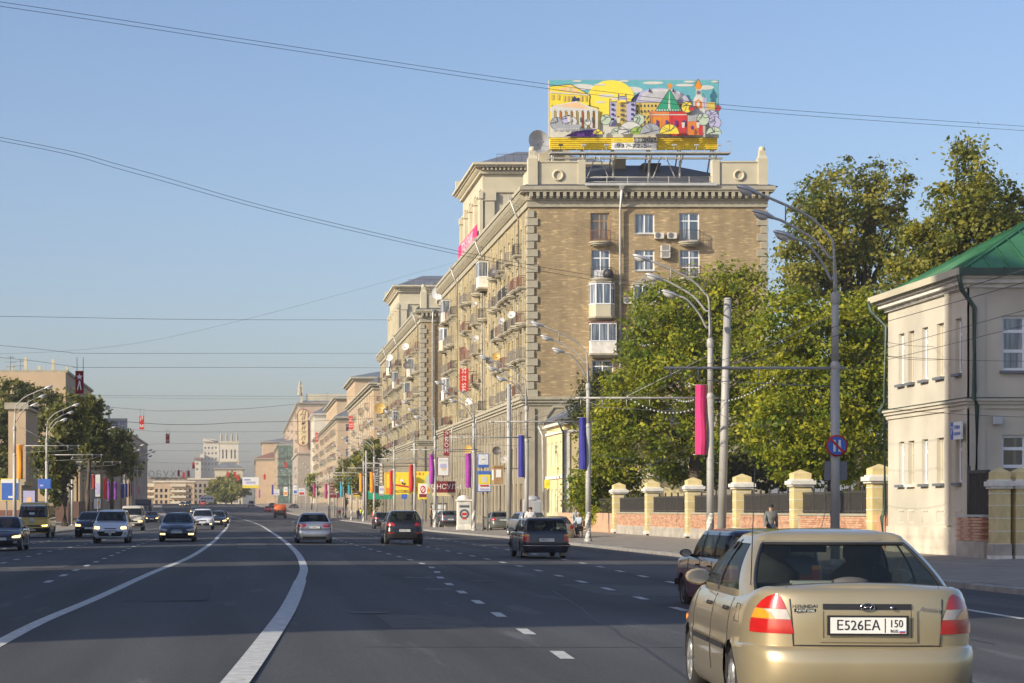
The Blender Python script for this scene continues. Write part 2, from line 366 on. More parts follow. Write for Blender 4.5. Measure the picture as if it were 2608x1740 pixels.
def wear(m):
    n = m.node_tree; b = n.nodes['Principled BSDF']; src = b.inputs['Base Color'].links[0].from_socket; tc = n.nodes['Texture Coordinate']
    z = n.nodes.new('ShaderNodeTexNoise'); z.inputs['Scale'].default_value = 9; z.inputs['Detail'].default_value = 9; z.inputs['Roughness'].default_value = .7; n.links.new(tc.outputs['Object'], z.inputs['Vector'])
    r = n.nodes.new('ShaderNodeMapRange'); r.inputs[1].default_value = .56; r.inputs[2].default_value = .68; r.inputs[4].default_value = .8; n.links.new(z.outputs[0], r.inputs[0])
    x = n.nodes.new('ShaderNodeMix'); x.data_type = 'RGBA'; x.inputs[7].default_value = (.075, .075, .078, 1); n.links.new(r.outputs[0], x.inputs[0]); n.links.new(src, x.inputs[6]); n.links.new(x.outputs[2], b.inputs['Base Color'])
wear(M['marking'])
M['sidewalk'] = mat('sidewalk_asphalt', (.27, .235, .19), .9, var=.2, scale=1.2, bump=.25, bscale=25)
M['kerb'] = mat('kerb_stone', (.30, .28, .25), .9, var=.25, scale=2, bump=.3)
M['soil'] = mat('dusty_ground', (.16, .14, .10), .95, var=.25, scale=.3)
M['concrete'] = mat('rough_concrete', (.40, .36, .30), .92, var=.22, scale=1.5, bump=.3)

# ------------------------------------------------------------------ ground, road, pavements
Ys = [-120, -60, -20, 0] + [k*5.0 for k in range(1, 30)] + [150+k*12.5 for k in range(1, 61)]
def XL(Y): return -14.0+off(Y)
def XR(Y): return 16.2-1.7*sstep((Y-110)/60)+off(Y)
mb = MB(); mb.grid([[(x, Y, rise(Y)-.55) for x in (-1450, -60, 60, 1450)] for Y in (-270, 0, 150, 300, 380, 420, 460, 500, 540, 580, 620, 660, 700, 900, 2050)], sm=False)
mb.solo('ground', M['soil'], (0, 0, 0), 'dusty flat ground under the city', None, kind='structure')
mb = MB()
mb.grid([[(XL(Y)+(XR(Y)-XL(Y))*t, Y, roadz(XL(Y)+(XR(Y)-XL(Y))*t, Y)) for t in (0, .1, .2, .3, .4, .5, .6, .7, .8, .9, 1)] for Y in Ys], sm=True)
road = mb.solo('road', M['asphalt'], (0, 0, 0), 'wide dark asphalt avenue with white lane markings', None, kind='structure')
def sidez(x, Y):   # pavement level on the right
    t = (x-XR(Y))/7.0; return roadz(XR(Y), Y)+.14+.17*max(0, min(1.3, t))
mb = MB(); mb.grid([[(XR(Y)+.3+t*(30-.3), Y, sidez(XR(Y)+.3+t*(30-.3), Y)) for t in (0, .12, .24, 1)] for Y in Ys], sm=False)
mb.solo('pavement_right', M['sidewalk'], (0, 0, 0), 'dusty pavement along the fence and the brick houses', None, kind='structure')
def sidezl(Y): return roadz(XL(Y), Y)+.15
mb = MB(); mb.grid([[(XL(Y)-.3-t, Y, sidezl(Y)) for t in (0, 4, 30)] for Y in Ys], sm=False)
mb.solo('pavement_left', M['sidewalk'], (0, 0, 0), 'pavement on the shaded side of the avenue', None, kind='structure')
def kerb(name, fx, sgn, label, a, b, zf):
    k = thing(name, label, None, (fx(a), a, roadz(fx(a), a))); k['kind'] = 'structure'
    Y = a; n = 0; rest = MB()
    while Y < b:
        L = 1.0 if Y < 175 else 12.0
        x0, x1 = fx(Y), fx(Y+L-.02); y1 = Y+L-.02; o = sgn*.3
        za, zb = roadz(x0, Y), roadz(x1, y1); h = .14+rnd.uniform(-.008, .008)
        m1 = MB() if n < 180 and Y >= 24 and Y < 175 else rest
        p = [(x0, Y, za-.2), (x0+o, Y, za-.2), (x1+o, y1, zb-.2), (x1, y1, zb-.2), (x0, Y, za+h-.02), (x0+o, Y, za+h), (x1+o, y1, zb+h), (x1, y1, zb+h-.02)]
        for q in ((4, 5, 6, 7), (0, 1, 5, 4), (1, 2, 6, 5), (2, 3, 7, 6), (3, 0, 4, 7)): m1.face([p[i] for i in q])
        if m1 is not rest: m1.build('kerb_stone', M['kerb'], k); n += 1
        Y += L
    r = rest.build('kerb_run', M['kerb'], k); r['kind'] = 'stuff'
kerb('kerb_right', XR, 1, 'pale stone kerb edging the right pavement', 10, 700, sidez)
kerb('kerb_left', XL, -1, 'stone kerb edging the left pavement', 60, 700, None)

# ------------------------------------------------------------------ painted lines
def ribbon(pts, wd, dz=.006):
    m = MB(); L = []; Rr = []
    for i, (x, Y) in enumerate(pts):
        a = pts[max(0, i-1)]; b = pts[min(len(pts)-1, i+1)]; d = Vector((b[0]-a[0], b[1]-a[1], 0)).normalized(); nn = Vector((d.y, -d.x, 0))
        ww = wd[i] if isinstance(wd, list) else wd
        l = Vector((x, Y, 0))-nn*ww/2; r = Vector((x, Y, 0))+nn*ww/2
        L.append((l.x, l.y, roadz(l.x, l.y)+dz)); Rr.append((r.x, r.y, roadz(r.x, r.y)+dz))
    m.grid([[a, b] for a, b in zip(L, Rr)], sm=False); return m
def smooth_pts(ctrl, n=10):
    out = []; k = len(ctrl)
    for i in range(k-1):
        p0, p1, p2, p3 = ctrl[max(0, i-1)], ctrl[i], ctrl[i+1], ctrl[min(k-1, i+2)]
        for q in range(n):
            t = q/n; out.append(tuple(.5*(2*p1[j]+(p2[j]-p0[j])*t+(2*p0[j]-5*p1[j]+4*p2[j]-p3[j])*t*t+(3*p1[j]-p0[j]-3*p2[j]+p3[j])*t**3) for j in range(len(p1))))
    out.append(ctrl[-1]); return out
rs = [(-.75, 9), (-.42, 14)]+[g(u, v)[:2] for u, v in ((602, 1735), (680, 1630), (738, 1543), (766, 1476), (773, 1443), (755, 1407), (721, 1376))]+[(1.75, 150), (1.3, 215), (-.1, 300), (-2.6, 400), (-7, 520)]
ls = [(-3.3, 14), (-3.0, 19)]+[g(u, v)[:2] for u, v in ((3, 1636), (111, 1581), (255, 1520), (388, 1459), (488, 1417), (545, 1379))]+[(-1.65, 125), (-1.7, 178), (-2.2, 260), (-3.4, 400), (-7.8, 520)]
ribbon(smooth_pts(rs), [.27 if i < 50 else .22 for i in range(400)]).build('solid_line', M['marking'], road)
ribbon(smooth_pts(ls), .21).build('solid_line', M['marking'], road)
def dashes(ctrl, y0, y1, step=4.4, ln=1.35, wd=.16):
    P = smooth_pts(ctrl, 6); acc = 0
    def X(Y):
        for a, b in zip(P, P[1:]):
            if a[1] <= Y <= b[1]: return a[0]+(b[0]-a[0])*(Y-a[1])/(b[1]-a[1])
        return P[-1][0]
    Y = y0
    while Y < y1:
        l = ln*rnd.uniform(.9, 1.08); ribbon([(X(Y), Y), (X(Y+l), Y+l)], wd).build('lane_dash', M['marking'], road); Y += step
A1 = [(2.95, 14), g(1421, 1662)[:2], g(1131, 1480)[:2], g(1073, 1435)[:2], (5.0, 100), (4.7, 190), (3.6, 320), (.5, 420)]
B1 = [(6.5, 20), g(1731, 1552)[:2], g(1317, 1441)[:2], (8.1, 100), (7.8, 190), (6.8, 320), (3.4, 420)]
C1 = [(9.2, 18), g(2560, 1620)[:2], (9.9, 45), (10.9, 70), (11.2, 100), (11.0, 190), (9.9, 320), (6.4, 420)]
dashes(A1, 22.4, 200); dashes(B1, 25.0, 240); dashes(C1, 25.3, 200)
for a, b in ((32.5, 37), (43, 47), (54, 57)): ribbon([(12.35, a), (12.6, b)], .16).build('edge_line', M['marking'], road)
A2 = [(-4.3, 30), g(280, 1417)[:2], g(370, 1382)[:2], (-4.9, 150), (-5.0, 240), (-6, 330)]
B2 = [(-6.9, 30), g(76, 1417)[:2], g(199, 1390)[:2], (-7.9, 150), (-8.2, 240), (-9, 330)]
C2 = [(-9.9, 30), (-10.4, 80), (-11.0, 150), (-11.4, 240)]
dashes(A2, 46, 220); dashes(B2, 46, 220); dashes(C2, 75, 220)
for u0, v0, u1, v1 in ((1033, 1472, 1095, 1472), (1084, 1501, 1150, 1501)):
    a, b = g(u0, v0), g(u1, v1); ribbon([a[:2], b[:2]], .10).build('worn_line', M['marking'], road)
# repairs: tar seams and newer or older rectangles of asphalt
M['tar'] = mat('tar_seam', (.030, .030, .032), .6, var=.2, scale=6); M['old_asphalt'] = mat('older_asphalt', (.088, .086, .082), .88, var=.3, scale=3, bump=.3, bscale=60, detail=9); M['new_asphalt'] = mat('newer_asphalt', (.044, .044, .047), .8, var=.25, scale=4, bump=.3, bscale=60, detail=9)
for x0, y0, x1, y1 in ((3.9, 15, 6.3, 42), (1.4, 24, 8.9, 25.2), (-6, 47, -5.7, 92), (5.9, 50, 6.4, 95), (9.5, 26, 10.6, 60), (-9, 66, 3, 68.5), (2.2, 60, 2.0, 90)):
    n = 14; ribbon([(x0+(x1-x0)*i/n+rnd.uniform(-.06, .06), y0+(y1-y0)*i/n) for i in range(n+1)], rnd.uniform(.03, .06), .004).build('tar_seam', M['tar'], road)
for x0, x1, y0, y1, mt in ((2.0, 3.3, 28.0, 31.5, 'old_asphalt'), (-2.2, -.7, 36, 44, 'new_asphalt'), (7.0, 9.4, 40, 46, 'old_asphalt'), (3.2, 4.1, 52, 66, 'new_asphalt'), (-7.5, -5.2, 58, 66, 'old_asphalt'), (4.8, 6.2, 19.5, 22.0, 'new_asphalt'), (-.4, .9, 82, 96, 'old_asphalt'), (9.0, 11.5, 72, 84, 'new_asphalt')):
    ribbon([((x0+x1)/2, y0), ((x0+x1)/2, y1)], x1-x0, .003).build('asphalt_patch', M[mt], road)
# manhole covers set in the carriageway
for i, (x, Y) in enumerate(((1.9, 32.0), (5.4, 47))):
    m = MB(); m.lathe([(0.0, .009), (.25, .009), (.27, .012), (.33, .012), (.34, 0)], (x, Y, roadz(x, Y)), 24)
    m.build('manhole_cover', M['tar'], road)
# ------------------------------------------------------------------ buildings: shared bits
def balcony_mesh(kind):
    """balcony for a wall that faces -Y: slab, consoles; railing apart"""
    s = MB(); r = MB()
    if kind == 'round':
        w, d = 2.0, 1.0; n = 12
        for dz, k in ((0, 1.0), (-.14, .9), (-.26, .7)):
            arc = [(-w/2*k, 0)]+[(-w/2*k*math.cos(math.pi*i/n)*1.0, -.25*k-(d-.25)*k*math.sin(math.pi*i/n)**.75) for i in range(n+1)]+[(w/2*k, 0)]
            a = [(x, y, dz) for x, y in arc]; b = [(x, y, dz-.14) for x, y in arc]
            s.face(a[::-1]); s.face(b)
            for i in range(len(arc)-1): s.face([a[i], b[i], b[i+1], a[i+1]])
        arc = [(-w/2*.93*math.cos(math.pi*i/24), -.2-(d-.3)*math.sin(math.pi*i/24)**.75) for i in range(25)]
        arc = [(-w/2*.93, 0)]+arc+[(w/2*.93, 0)]
        r.tube([(x, y, .98) for x, y in arc], .028, 5); r.tube([(x, y, .12) for x, y in arc], .018, 4)
        for x, y in arc[1:-1]: r.tube([(x, y, .0), (x, y, .98)], .012, 4, cap=False)
    else:
        w, d = (2.5, .95) if kind == 'wide' else (1.7, .8)
        s.box(-w/2, w/2, -d, 0, -.14, 0); s.box(-w/2+.08, w/2-.08, -d+.08, 0, -.24, -.14)
        for sx in (-1, 1):
            x = sx*(w/2-.28)
            s.prism([(x-.1, -.24), (x+.1, -.24), (x+.1, -.5), (x-.1, -.5)], -d*.6, 0); s.box(x-.09, x+.09, -d*.35, 0, -.75, -.5)
        for x0, x1, y0, y1 in ((-w/2+.05, w/2-.05, -d+.05, -d+.09), (-w/2+.05, -w/2+.09, -d+.05, 0), (w/2-.09, w/2-.05, -d+.05, 0)):
            r.box(x0, x1, y0, y1, .94, 1.0); r.box(x0, x1, y0, y1, .1, .14)
        k = int(w/.14)
        for i in range(k): x = -w/2+.07+(w-.14)*i/(k-1); r.box(x-.012, x+.012, -d+.06, -d+.085, 0, .94)
        for sx in (-1, 1):
            for i in range(1, 6): y = -d+.07+(d-.1)*i/6; r.box(sx*(w/2-.07)-.012, sx*(w/2-.07)+.012, y, y+.024, 0, .94)
        if kind == 'wide': r.box(-w/2+.3, w/2-.3, -d+.1, -d+.12, .14, .92)
    return s.mesh('balcony', M['trim']), r
BALC = {}
for k in ('round', 'wide', 'small'):
    a, r = balcony_mesh(k)
    BALC[k] = (a, [r.mesh('railing', M['rail_red']), r.mesh('railing', M['rail_grey']), r.mesh('railing', M['iron'])])
def add_balcony(parent, loc, kind, col=0, rz=0):
    o = link('balcony', BALC[kind][0], parent, Vector(loc)-wloc(parent), rz=rz); link('railing', BALC[kind][1][col], o); return o
def bay_mesh(w=2.2, d=1.0, h=2.9, poly=True):
    """glazed-in balcony for a wall facing -Y, origin at floor level on the wall"""
    p = [(-w/2, 0), (-w/2, -d*.55), (-w/2*.6, -d), (w/2*.6, -d), (w/2, -d*.55), (w/2, 0)] if poly else [(-w/2, 0), (-w/2, -d), (w/2, -d), (w/2, 0)]
    b = MB(); gl = MB(); rf = MB()
    for i in range(len(p)-1):
        (x0, y0), (x1, y1) = p[i], p[i+1]; A = Vector((x0, y0, 0)); B = Vector((x1, y1, 0)); dd = (B-A); L = dd.length; dd.normalize(); nn = Vector((dd.y, -dd.x, 0))
        def q(a, c, z0, z1, o, m, tgt):
            P0, P1 = A+dd*a-nn*o, A+dd*c-nn*o
            tgt.face([(P0.x, P0.y, z0), (P1.x, P1.y, z0), (P1.x, P1.y, z1), (P0.x, P0.y, z1)], m)
        q(0, L, 0, 1.05, 0, 0, b)
        q(0, L, 1.05, 1.15, -.03, 1, b); q(0, L, h-.14, h, -.01, 1, b)
        n = max(1, round(L/.75))
        for k in range(n+1): c = L*k/n; q(max(0, c-.05), min(L, c+.05), 1.15, h-.14, -.01, 1, b)
        q(0, L, 1.15, h-.14, .04, 0, gl)
    fl = [(x, y, 0) for x, y in p]; b.face(fl[::-1]); b.face([(x, y, 1.05) for x, y in p])
    e = [(x*1.07, y*1.08, h) for x, y in p]; f = [(x*1.07, y*1.08, h+.1) for x, y in p]
    rf.face(f); rf.face(e[::-1])
    for i in range(len(p)-1): rf.face([e[i], e[i+1], f[i+1], f[i]])
    sl = MB(); e = [(x*1.1, y*1.12, -.16) for x, y in p]; f = [(x*1.1, y*1.12, 0) for x, y in p]; e2 = [(x*.8, y*.7, -.4) for x, y in p]
    sl.face(f)
    for i in range(len(p)-1): sl.face([e[i], e[i+1], f[i+1], f[i]]); sl.face([e2[i], e2[i+1], e[i+1], e[i]])
    return b, gl, rf, sl
def add_bay(parent, loc, body, rz=0, roofm=None, **kw):
    b, gl, rf, sl = bay_mesh(**kw)
    o = link('glazed_balcony', b.mesh('glazed_balcony', [body, M['white_frame']]), parent, Vector(loc)-wloc(parent), rz=rz)
    link('pane', gl.mesh('pane', M['pane']), o); link('bay_roof', rf.mesh('bay_roof', roofm or M['trim']), o); link('slab', sl.mesh('slab', M['trim']), o); return o
def ac_unit(loc, label, fan=True, rz=0, w=.82, h=.56):
    t = thing('air_conditioner', label, 'air conditioner', loc, rz, 'air conditioners on the brick end wall')
    b = MB(); b.box(-w/2, w/2, -.32, 0, 0, h); b.box(-w/2+.05, w/2-.05, -.3, 0, -.05, 0)
    link('casing', b.mesh('casing', M['ac']), t)
    f = MB()
    if fan:
        f.lathe([(.25, -.335), (.25, -.322)], (-.12, 0, h/2), 20, axis='y'); f.lathe([(0, -.33), (.25, -.33)], (-.12, 0, h/2), 20, axis='y')
        for k in range(3): f.tube([(-.12+.25*math.cos(k*1.05), -.337, h/2+.25*math.sin(k*1.05)), (-.12-.25*math.cos(k*1.05), -.337, h/2-.25*math.sin(k*1.05))], .008, 4)
    else:
        for k in range(7): f.box(-w/2+.08, w/2-.1, -.33, -.322, .06+k*.064, .1+k*.064)
    link('fan_grille', f.mesh('fan_grille', M['pole_dark']), t)
    br = MB(); br.box(-w/2+.1, -w/2+.14, -.3, .12, -.1, -.05); br.box(w/2-.14, w/2-.1, -.3, .12, -.1, -.05); link('bracket', br.mesh('bracket', M['iron']), t)
    return t
def dish_mesh(r, mt):
    k = ('dish', r, mt.name)
    if k not in WM:
        m = MB(); prof = [(r*q, .35*r*(q*q)-.35*r) for q in (0.02, .25, .5, .75, 1)]
        m.lathe(prof, (0, 0, 0), 18, axis='y'); m.lathe([(a, b+.02) for a, b in prof], (0, 0, 0), 18, axis='y')
        a = MB(); a.tube([(0, .02, -r*.95), (0, -.55*r, -.15*r), (0, -.62*r, 0)], .02, 5); a.box(-.05, .05, -.7*r, -.55*r, -.05, .05)
        b = MB(); b.tube([(0, -.3*r, 0), (0, .25*r, -.1*r), (0, .3*r, -.9*r)], .03, 5)
        WM[k] = (m.mesh('reflector', mt), a.mesh('feed_arm', M['pole_dark']), b.mesh('mount', M['pole_dark']))
    return WM[k]
def dish(loc, label, r=.55, mt=None, yaw=0, tilt=.25, group='satellite dishes on the brick facade', post=0):
    # the bowl opens towards local -Y (prof goes to -0.35 r at the centre, mouth at y=0): flip so it faces away from the wall
    t = thing('satellite_dish', label, 'satellite dish', loc, yaw, group)
    a, b, c = dish_mesh(r, mt or M['dish'])
    for n_, me in (('reflector', a), ('feed_arm', b), ('mount', c)):
        o = link(n_, me, t); o.rotation_euler = (tilt if n_ != 'mount' else 0, 0, math.pi if n_ == 'reflector' else 0)
    if post:
        m = MB(); m.tube([(0, .3*r, -.9*r), (0, .3*r, -post)], .05, 6); link('post', m.mesh('post', M['pole_dark']), t)
    return t
def downpipe(parent, pts, r=.07, mt=None, hopper=True):
    m = MB(); m.tube(pts, r, 7)
    p = Vector(pts[0])
    if hopper: m.frustum(p.x, p.y, p.z, p.z+.35, r, r, r*2.2, r*2.2)
    return m.build('downpipe', mt or M['zinc'], parent)
def quoin_strip(parent, x, y, z0, z1, dx, dy, step=.70, mt=None, side=1):
    """alternating long and short quoin blocks up a corner; dx/dy = reach along each wall"""
    z = z0; k = 0; key = ('quoin', dx, dy, step, side)
    if key not in WM:
        out = []
        for q in (1.0, .58):
            m = MB(); h = step-.07; o = .15
            m.box(-o, dx*q*side if side > 0 else o, -o, dy*q, 0, h) if side > 0 else m.box(-dx*q, o, -o, dy*q, 0, h)
            # pyramid face on the street side
            X = -o-.003 if side > 0 else o+.003; e = X-.09*side; yy0, yy1 = -o, dy*q
            c = (e, (yy0+yy1)/2, h/2)
            cs = [(X, yy0, 0), (X, yy1, 0), (X, yy1, h), (X, yy0, h)]
            for i in range(4): m.face([cs[i], cs[(i+1) % 4], c])
            out.append(m.mesh('quoin', mt or M['trim']))
        WM[key] = out
    while z < z1-.3:
        link('quoin', WM[key][k % 2], parent, Vector((x, y, z))-wloc(parent)); z += step; k += 1
def simple_windows(parent, O, ud, wd, ht, cols, rows, rz, depth, inw, styles, fms, pms):
    """openings list in (u,v) plus windows put in them"""
    holes = []
    for v in rows:
        for u in cols:
            holes.append((u-wd/2, v, u+wd/2, v+ht))
            p = Vector(O)+Vector(ud)*u+Vector((0, 0, v))+Vector(inw)*(depth-.09)
            add_window(parent, p, wd, ht, rnd.choice(styles), rnd.choice(fms), rnd.choice(pms), rz)
    return holes
HP = -math.pi/2
# ------------------------------------------------------------------ the two long brick blocks
def brick_block(Y0, Y1, T0, T1, label, near, width=21.3, X=25.4, group=None):
    rn = random.Random(int(Y0)); XB = X+width; ZT = 28.75; ZC = 11.65
    b = thing('apartment_block', label, 'apartment building', (X, Y0, 0)); 
    wm = [M['brick_street']]
    # street front: columns of openings, upper brick storeys
    L = Y1-Y0; step = 3.05; cols = [2.0+step*i for i in range(int((L-3)/step)+1) if not (abs(2.0+step*i-(T0-Y0)) < .9 or abs(2.0+step*i-(T1-Y0)) < .9)]
    rows = [12.6+3.25*k-ZC for k in range(5)]
    m = MB(); holes = []
    kinds = {}
    for ci, u in enumerate(cols):
        bal = rn.random() < .82
        for ri, v in enumerate(rows):
            door = bal and rn.random() < .85; hh = 2.35 if door else 1.75; vv = v-.55 if door else v
            holes.append((u-.7, vv, u+.7, vv+hh))
            add_window(b, (X+.15, Y0+u, ZC+vv), 1.4, hh, rn.choice(['vt', 'v', 'vl']), rn.choice([M['white_frame'], M['white_frame'], M['wood_frame']]), rn.choice([M['pane'], M['pane_dark'], M['pane_warm']]), HP)
            if door:
                if rn.random() < .04: add_bay(b, (X, Y0+u, ZC+vv-.1), rn.choice([M['white'], M['cream']]), HP, w=2.3, d=.95, h=2.75, poly=rn.random() < .5)
                else: add_balcony(b, (X, Y0+u, ZC+vv-.05), rn.choice(['wide', 'small', 'round']), rn.choice([0, 1, 1, 2]), HP)
    wall_holes(m, (X, Y0, ZC), (0, 1, 0), (1, 0, 0), L, ZT-ZC, holes, .22)
    lz = MB(); lz.box(-.13, 0, -.22, .22, 0, ZT-ZC-.2); lm = lz.mesh('lesene', M['trim'])
    for u in cols[::2]: link('lesene', lm, b, Vector((X, Y0+u+step/2, ZC+.03))-wloc(b))
    # back and far walls
    m.face([(X, Y1, 0), (XB, Y1, 0), (XB, Y1, ZT), (X, Y1, ZT)]); m.face([(XB, Y0, 0), (XB, Y1, 0), (XB, Y1, ZT), (XB, Y0, ZT)])
    m.build('street_wall', wm, b)
    # plastered lower storeys on the street, with pilasters
    m = MB(); holes = []
    lc = [1.6+2.9*i for i in range(int((L-2)/2.9)+1)]
    for u in lc:
        for v, hh, ww in ((.9, 3.0, 1.7), (5.2, 2.0, 1.3), (8.4, 2.0, 1.3)):
            holes.append((u-ww/2, v, u+ww/2, v+hh))
            add_window(b, (X-.35, Y0+u, v), ww, hh, rn.choice(['vt', 'v']), rn.choice([M['iron'], M['wood_frame'], M['wood_frame']]), M['pane_dark'], HP)
    wall_holes(m, (X-.5, Y0-.5, 0), (0, 1, 0), (1, 0, 0), L+.5, ZC-.5, [(a+.5, c, d+.5, e) for a, c, d, e in holes], .25)
    m.build('lower_wall', M['plaster_recess'], b)
    pk = ('pil', 1)
    if pk not in WM:
        q = MB(); q.box(-.11, 0, -.26, .26, 0, 10.4); q.box(-.14, 0, -.32, .32, 0, .7); q.box(-.14, 0, -.34, .34, 10.0, 10.5); q.box(-.10, -.08, -.1, .1, 1.2, 9.6); WM[pk] = q.mesh('pilaster', M['plaster'])
    for u in lc: link('pilaster', WM[pk], b, Vector((X-.5, Y0+u+1.45, .1))-wloc(b))
    # belt course and main cornice
    m = MB()
    for o, z0, z1 in ((.62, ZC-.75, ZC-.5), (.8, ZC-.5, ZC-.25), (.95, ZC-.25, ZC+.02)):
        m.box(X-o, X+.02, Y0-o, Y1, z0, z1); m.box(X+.02, XB, Y0-o, Y0+.02, z0, z1)
    m.build('belt_course', M['trim'], b)
    m = MB()
    for o, z0, z1 in ((.18, ZT-.02, ZT+.55), (.30, ZT+.55, ZT+.7), (.80, ZT+1.25, ZT+1.42), (.92, ZT+1.42, ZT+1.75)):
        m.box(X-o, XB+o*.7, Y0-o, Y0+1.2, z0, z1); m.box(X-o, X+1.2, Y0+1.2, Y1, z0, z1)
    m.box(X-.25, XB+.25, Y0-.25, Y0+1.2, ZT+.7, ZT+1.25); m.box(X-.25, X+1.2, Y0+1.2, Y1, ZT+.7, ZT+1.25)
    m.build('cornice', M['trim'], b)
    mk = MB(); mk.box(-.13, .13, -.62, 0, .1, .5); mk.box(-.13, .13, -.42, 0, -.02, .1); me = mk.mesh('modillion', M['trim'])
    k = int(width/.58)
    for i in range(k): link('modillion', me, b, Vector((X+.1+i*(width-.2)/(k-1), Y0-.25, ZT+.72))-wloc(b))
    k = int(L/.95)
    for i in range(k): link('modillion', me, b, Vector((X-.25, Y0+.6+i*(L-.8)/(k-1), ZT+.72))-wloc(b), rz=HP)
    # quoins
    quoin_strip(b, X, Y0, ZC+.05, ZT-.1, .78, .9); quoin_strip(b, XB, Y0, ZC+.05, ZT-.1, .82, .6, side=-1)
    for yy in (T0-.5, T1-.5): quoin_strip(b, X, yy, ZC+.05, ZT-.1, .1, 1.0)
    # tower over the street front
    m = MB(); TX = X+13; TZ = 37.6
    ws = T1-T0; nb = 4; hs = []
    for i in range(nb): c = ws*(i+.5)/nb; hs.append((c-.85, 1.6, c+.85, 6.2))
    wall_holes(m, (X, T0, ZT+1.3), (0, 1, 0), (1, 0, 0), ws, TZ-ZT-1.3, hs, .8)
    m.face([(X+.75, T0, ZT+1.3), (X+.75, T1, ZT+1.3), (X+.75, T1, TZ), (X+.75, T0, TZ)])
    # front of the tower with a recessed arch
    aw, az = (X+2.4, X+8.2), 34.6; cx = (aw[0]+aw[1])/2; ar = (aw[1]-aw[0])/2
    arch = [(cx-ar*math.cos(math.pi*i/16), az-.6+ar*.62*math.sin(math.pi*i/16)) for i in range(17)]
    m.face([(X, T0, ZT), (aw[0], T0, ZT), (aw[0], T0, TZ), (X, T0, TZ)]); m.face([(aw[1], T0, ZT), (TX, T0, ZT), (TX, T0, TZ), (aw[1], T0, TZ)])
    for i in range(16):
        (x0, z0), (x1, z1) = arch[i], arch[i+1]
        m.face([(x0, T0, z0), (x1, T0, z1), (x1, T0, TZ), (x0, T0, TZ)]); m.face([(x0, T0, z0), (x0, T0+.35, z0), (x1, T0+.35, z1), (x1, T0, z1)])
    m.face([(aw[0], T0, ZT), (aw[0], T0+.35, ZT), (aw[0], T0+.35, az-.6), (aw[0], T0, az-.6)]); m.face([(aw[1], T0+.35, ZT), (aw[1], T0, ZT), (aw[1], T0, az-.6), (aw[1], T0+.35, az-.6)])
    m.face([(aw[0], T0+.35, ZT), (aw[1], T0+.35, ZT)]+[(x, T0+.35, z) for x, z in arch[::-1]])
    m.face([(TX, T0, ZT), (TX, T1, ZT), (TX, T1, TZ), (TX, T0, TZ)]); m.face([(X, T1, ZT), (TX, T1, ZT), (TX, T1, TZ), (X, T1, TZ)])
    tw = m.build('tower', M['cream'], b)
    m = MB()
    for o, z0, z1 in ((.2, TZ-2.0, TZ-1.8), (.35, TZ, TZ+.3), (.9, TZ+.65, TZ+.85), (1.15, TZ+.85, TZ+1.1)): m.box(X-o, TX+o, T0-o, T1+o, z0, z1)
    m.box(X-.3, TX+.3, T0-.3, T1+.3, TZ+.3, TZ+.65); m.build('tower_cornice', M['cream'], tw)
    q = MB()
    for i in range(30): xx = X+i*13/29; q.box(xx-.09, xx+.09, T0-.75, T0-.3, TZ+.35, TZ+.65)
    for i in range(34): yy = T0+i*ws/33; q.box(X-.75, X-.3, yy-.09, yy+.09, TZ+.35, TZ+.65)
    q.build('dentil_row', M['cream'], tw)['kind'] = 'stuff'
    for i in range(nb+1):
        yy = T0+ws*i/nb; q = MB(); q.box(X-.35, X, yy-.42, yy+.42, ZT+1.4, TZ-2.0); q.box(X-.45, X, yy-.55, yy+.55, TZ-2.7, TZ-2.0); q.build('tower_pilaster', M['cream'], tw)
    q = MB(); q.box(X+.15, X+1.25, T0-.3, T0, ZT, TZ-2.0); q.box(X+.05, X+1.4, T0-.42, T0, TZ-2.9, TZ-2.0); q.box(X+9.4, X+10.5, T0-.3, T0, ZT, TZ-2.0); q.build('tower_pilaster', M['cream'], tw)
    r = MB(); e = .6; c = ((X+TX)/2, (T0+T1)/2); z = TZ+1.1; zz = TZ+3.6; f = .28
    co = [(X-e, T0-e), (TX+e, T0-e), (TX+e, T1+e), (X-e, T1+e)]; ti = [(c[0]+(x-c[0])*f, c[1]+(y-c[1])*f) for x, y in co]
    for i in range(4): j = (i+1) % 4; r.face([(*co[i], z), (*co[j], z), (*ti[j], zz), (*ti[i], zz)])
    r.face([(*p, zz) for p in ti]); r.build('tower_roof', M['roof_metal'], tw)
    r = MB(); r.tube([(X+1.5, T0-.2, TZ+2.1), (TX, T0-.2, TZ+2.1)], .03, 4)
    for i in range(14): xx = X+1.5+i*(TX-X-1.5)/13; r.tube([(xx, T0-.2, TZ+1.1), (xx, T0-.2, TZ+2.1)], .02, 4)
    r.build('roof_railing', M['iron'], tw)
    for yy in (T1-.3, T0+.6): q = MB(); q.box(X-.9, X+.2, yy-.7, yy+.3, TZ+1.1, TZ+2.3); q.build('roof_post', M['cream'], tw) if yy > T0+2 else None
    # parapet panels with a ring, corner posts
    zb, zt = ZT+1.75, ZT+4.1
    for xa, xb in ((X+.3, X+4.9), (XB-4.7, XB-.2)):
        p = MB(); p.box(xa, xb, Y0-.1, Y0+.5, zb, zt-.12); p.box(xa-.08, xb+.08, Y0-.18, Y0+.58, zt-.12, zt)
        p.box(xa-.15, xa+.5, Y0-.22, Y0+.62, zb, zt+.12); p.box(xb-.5, xb+.15, Y0-.22, Y0+.62, zb, zt+.12)
        pp = p.build('parapet', M['cream'], b)
        rg = MB(); cc = Vector(((xa+xb)/2, Y0-.12, (zb+zt)/2-.1)); rows_ = []
        for i in range(24):
            a = 2*math.pi*i/24; rad = Vector((math.cos(a), 0, math.sin(a)))
            rows_.append([cc+rad*(.42+.11*math.cos(t))+Vector((0, -.13*math.sin(t)-.02, 0)) for t in [2*math.pi*j/8 for j in range(8)]])
